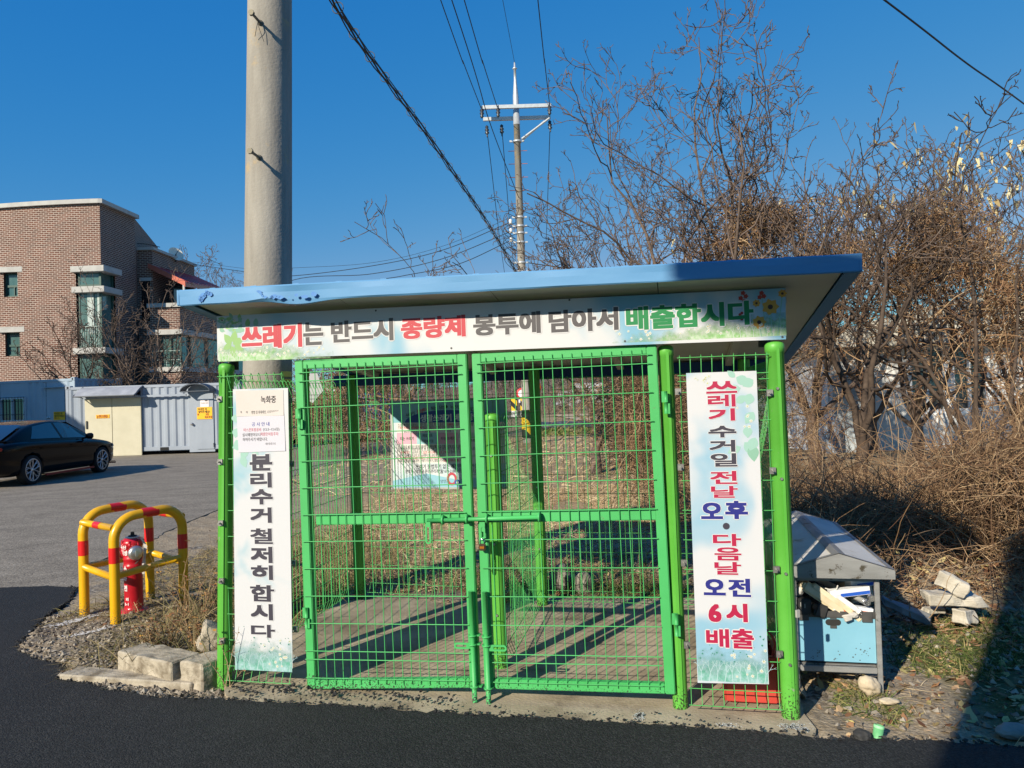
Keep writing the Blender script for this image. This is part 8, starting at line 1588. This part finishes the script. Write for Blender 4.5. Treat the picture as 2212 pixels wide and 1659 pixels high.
bare_tree('forked dark trunk tree before the white house wall, right of the blue roof corner', gz2(1855, 975, 9.6), 4.6, 104, 4, .40, .6, (.02, 0), M_BARKD, group=GT, thick=1.1, trunkH=.16)
bare_tree('bare tree with few yellow leaves left of the right edge', gz2(1985, 940, 13.5), 6.4, 105, 8, 0.95, 1.05, (0, 0), leaf=(130, .64), group=GT, first=.36)
bare_tree('multi stemmed dark tree in front of the house windows near the right edge', gz2(2110, 960, 9.4), 4.9, 106, 6, .5, .6, (.0, 0), M_BARKD, group=GT, thick=.85, trunkH=.06)
bare_tree('tree with most yellowed leaves at the right edge of the view', gz2(2190, 940, 13.5), 6.2, 107, 9, 1.0, 1.05, (-.04, 0), leaf=(260, .62), group=GT, first=.36)
bare_tree('slender bare tree behind the right part of the crown row', gz2(1880, 930, 15.5), 6.6, 108, 6, 0.8, 1.0, (0, 0), leaf=(60, .74), group=GT, first=.36)
GB = 'bare trees before the brick building'
bare_tree('dark bare tree spreading in front of the brick tower', gz2(190, 940, 30.5), 6.2, 111, 6, .85, 1.0, (.12, 0), M_BARKD, group=GB, minr=.010, thick=1.2)
bare_tree('paler bare tree in front of the shaded brick wall', gz2(330, 930, 31.0), 7.2, 112, 6, .55, 1.0, (.03, 0), group=GB, minr=.009)
bare_tree('small reddish bare tree beside the lower bay of the brick building', gz2(455, 930, 33.0), 4.6, 113, 5, .3, .9, (0, 0), group=GB, minr=.009)
GF = 'tree tops beyond the red lean-to'
bare_tree('distant bare tree top left of the near pole', gz2(470, 900, 62), 14.5, 121, 6, .45, .95, (0, 0), group=GF, minr=.018)
bare_tree('second distant bare tree top touching the near pole', gz2(515, 900, 66), 15.0, 122, 6, .45, .95, (0, 0), group=GF, minr=.018)
# vine covered trunk behind the gate
bare_tree('vine covered trunk seen through the right gate leaf', gz2(1285, 925, 15.5), 4.2, 131, 4, .35, .8, (.1, 0), group='trees seen through the mesh', thick=1.6, levels=3)
bare_tree('thin bare tree between the brush and the distant white truck', gz2(1345, 900, 22), 5.0, 132, 4, .4, .9, (0, 0), group='trees seen through the mesh', levels=4, minr=.006)
bare_tree('brown bare tree left of the notice board by the road', gz2(745, 900, 27), 5.4, 133, 5, .6, 1.0, (0, 0), group='trees seen through the mesh', minr=.008)
bare_tree('bare tree above the top edge of the notice board by the road', gz2(840, 900, 30), 5.6, 134, 6, .6, 1.0, (0, 0), group='trees seen through the mesh', minr=.008)
# far wood
r = np.random.default_rng(55); lvA = {}
m = MB(); tints = []
for k in range(46):
    x = -34 + k * 1.75 + r.normal(0, .6); Yd = r.uniform(84, 108); lv, rd = bare_tree('', (x, Yd, -.3), r.uniform(5.5, 8.5), 600 + k, 5, .5, .8, levels=3, minr=.03, obj=False)
    for q in range(4): m.tubes(np.array(lv[q]), np.array(rd[q]), 3); tints.append(np.full(len(m.V[-1]), r.random()))
o = m.build('far_wood', tintmat('far twigs', [(.15, .11, .09), (.22, .17, .14), (.28, .22, .19)])); set_tint(o, np.concatenate(tints)); stuff(o, 'brown leafless wood along the horizon behind the enclosure', 'wood')
def hillmesh():
    xs_ = np.linspace(-160, 160, 90); m = MB(); V = []
    for j, (y, s) in enumerate(((118, 0), (130, .6), (150, 1.0), (190, .9), (240, 0))):
        V.append([(a, y + 3 * math.sin(a * .05), -.5 + s * (4.2 + 1.6 * math.sin(a * .037 + 1) + .9 * math.sin(a * .11) + .5 * float(vnoise(a, y, 4.0, 3)))) for a in xs_])
    V = np.array(V); i = np.arange(4)[:, None] * 90 + np.arange(89)[None, :]; m.add(V.reshape(-1, 3), np.stack([i, i + 1, i + 91, i + 90], -1).reshape(-1, 4), 0, True); return struct(m.build('hills', mat('wooded hill', (.13, .10, .085), (.22, .175, .15), .8, .95, bump=1.0, bscale=2.0)))
hillmesh()

# ------------------------------------------------------------------ parts built in one go become one object per piece
SPLIT = {'leg', 'cross_bar', 'red_band', 'frame_rail', 'bolt', 'bolt_guide', 'screw', 'rafter', 'strut', 'pole_band', 'step_bolt', 'spool_insulator', 'hanger_ring', 'brace', 'crossarm', 'corner_casting', 'casting_hole', 'blind', 'balcony_post', 'door_hinge', 'adapter_slot', 'slot_bracket', 'glove_finger', 'print_band', 'jumper_wire', 'wire_tail', 'side_panel', 'mulch_film', 'window_surround'}
def split_loose(o):
    bm = bmesh.new(); bm.from_mesh(o.data); bm.verts.ensure_lookup_table(); seen = set(); isl = []
    for v in bm.verts:
        if v.index in seen: continue
        st, cur = [v], []; seen.add(v.index)
        while st:
            k = st.pop(); cur.append(k.index)
            for e in k.link_edges:
                q = e.other_vert(k)
                if q.index not in seen: seen.add(q.index); st.append(q)
        isl.append(set(cur))
    bm.free()
    return isl
def take(o, keep):
    bm = bmesh.new(); bm.from_mesh(o.data); bmesh.ops.delete(bm, geom=[v for v in bm.verts if v.index not in keep], context='VERTS'); me = bpy.data.meshes.new(o.name.split('.')[0]); bm.to_mesh(me); bm.free()
    for k in o.data.materials: me.materials.append(k)
    return me
for o in [k for k in bpy.data.objects if k.type == 'MESH' and k.name.split('.')[0] in SPLIT and not k.children]:
    isl = split_loose(o)
    if len(isl) < 2: continue
    if o.name.split('.')[0] in ('bolt_guide', 'pole_band', 'step_bolt', 'frame_rail') and False: continue
    ms = [take(o, k) for k in isl]; o.data = ms[0]
    for me in ms[1:]:
        c = o.copy(); c.data = me; COL.objects.link(c)
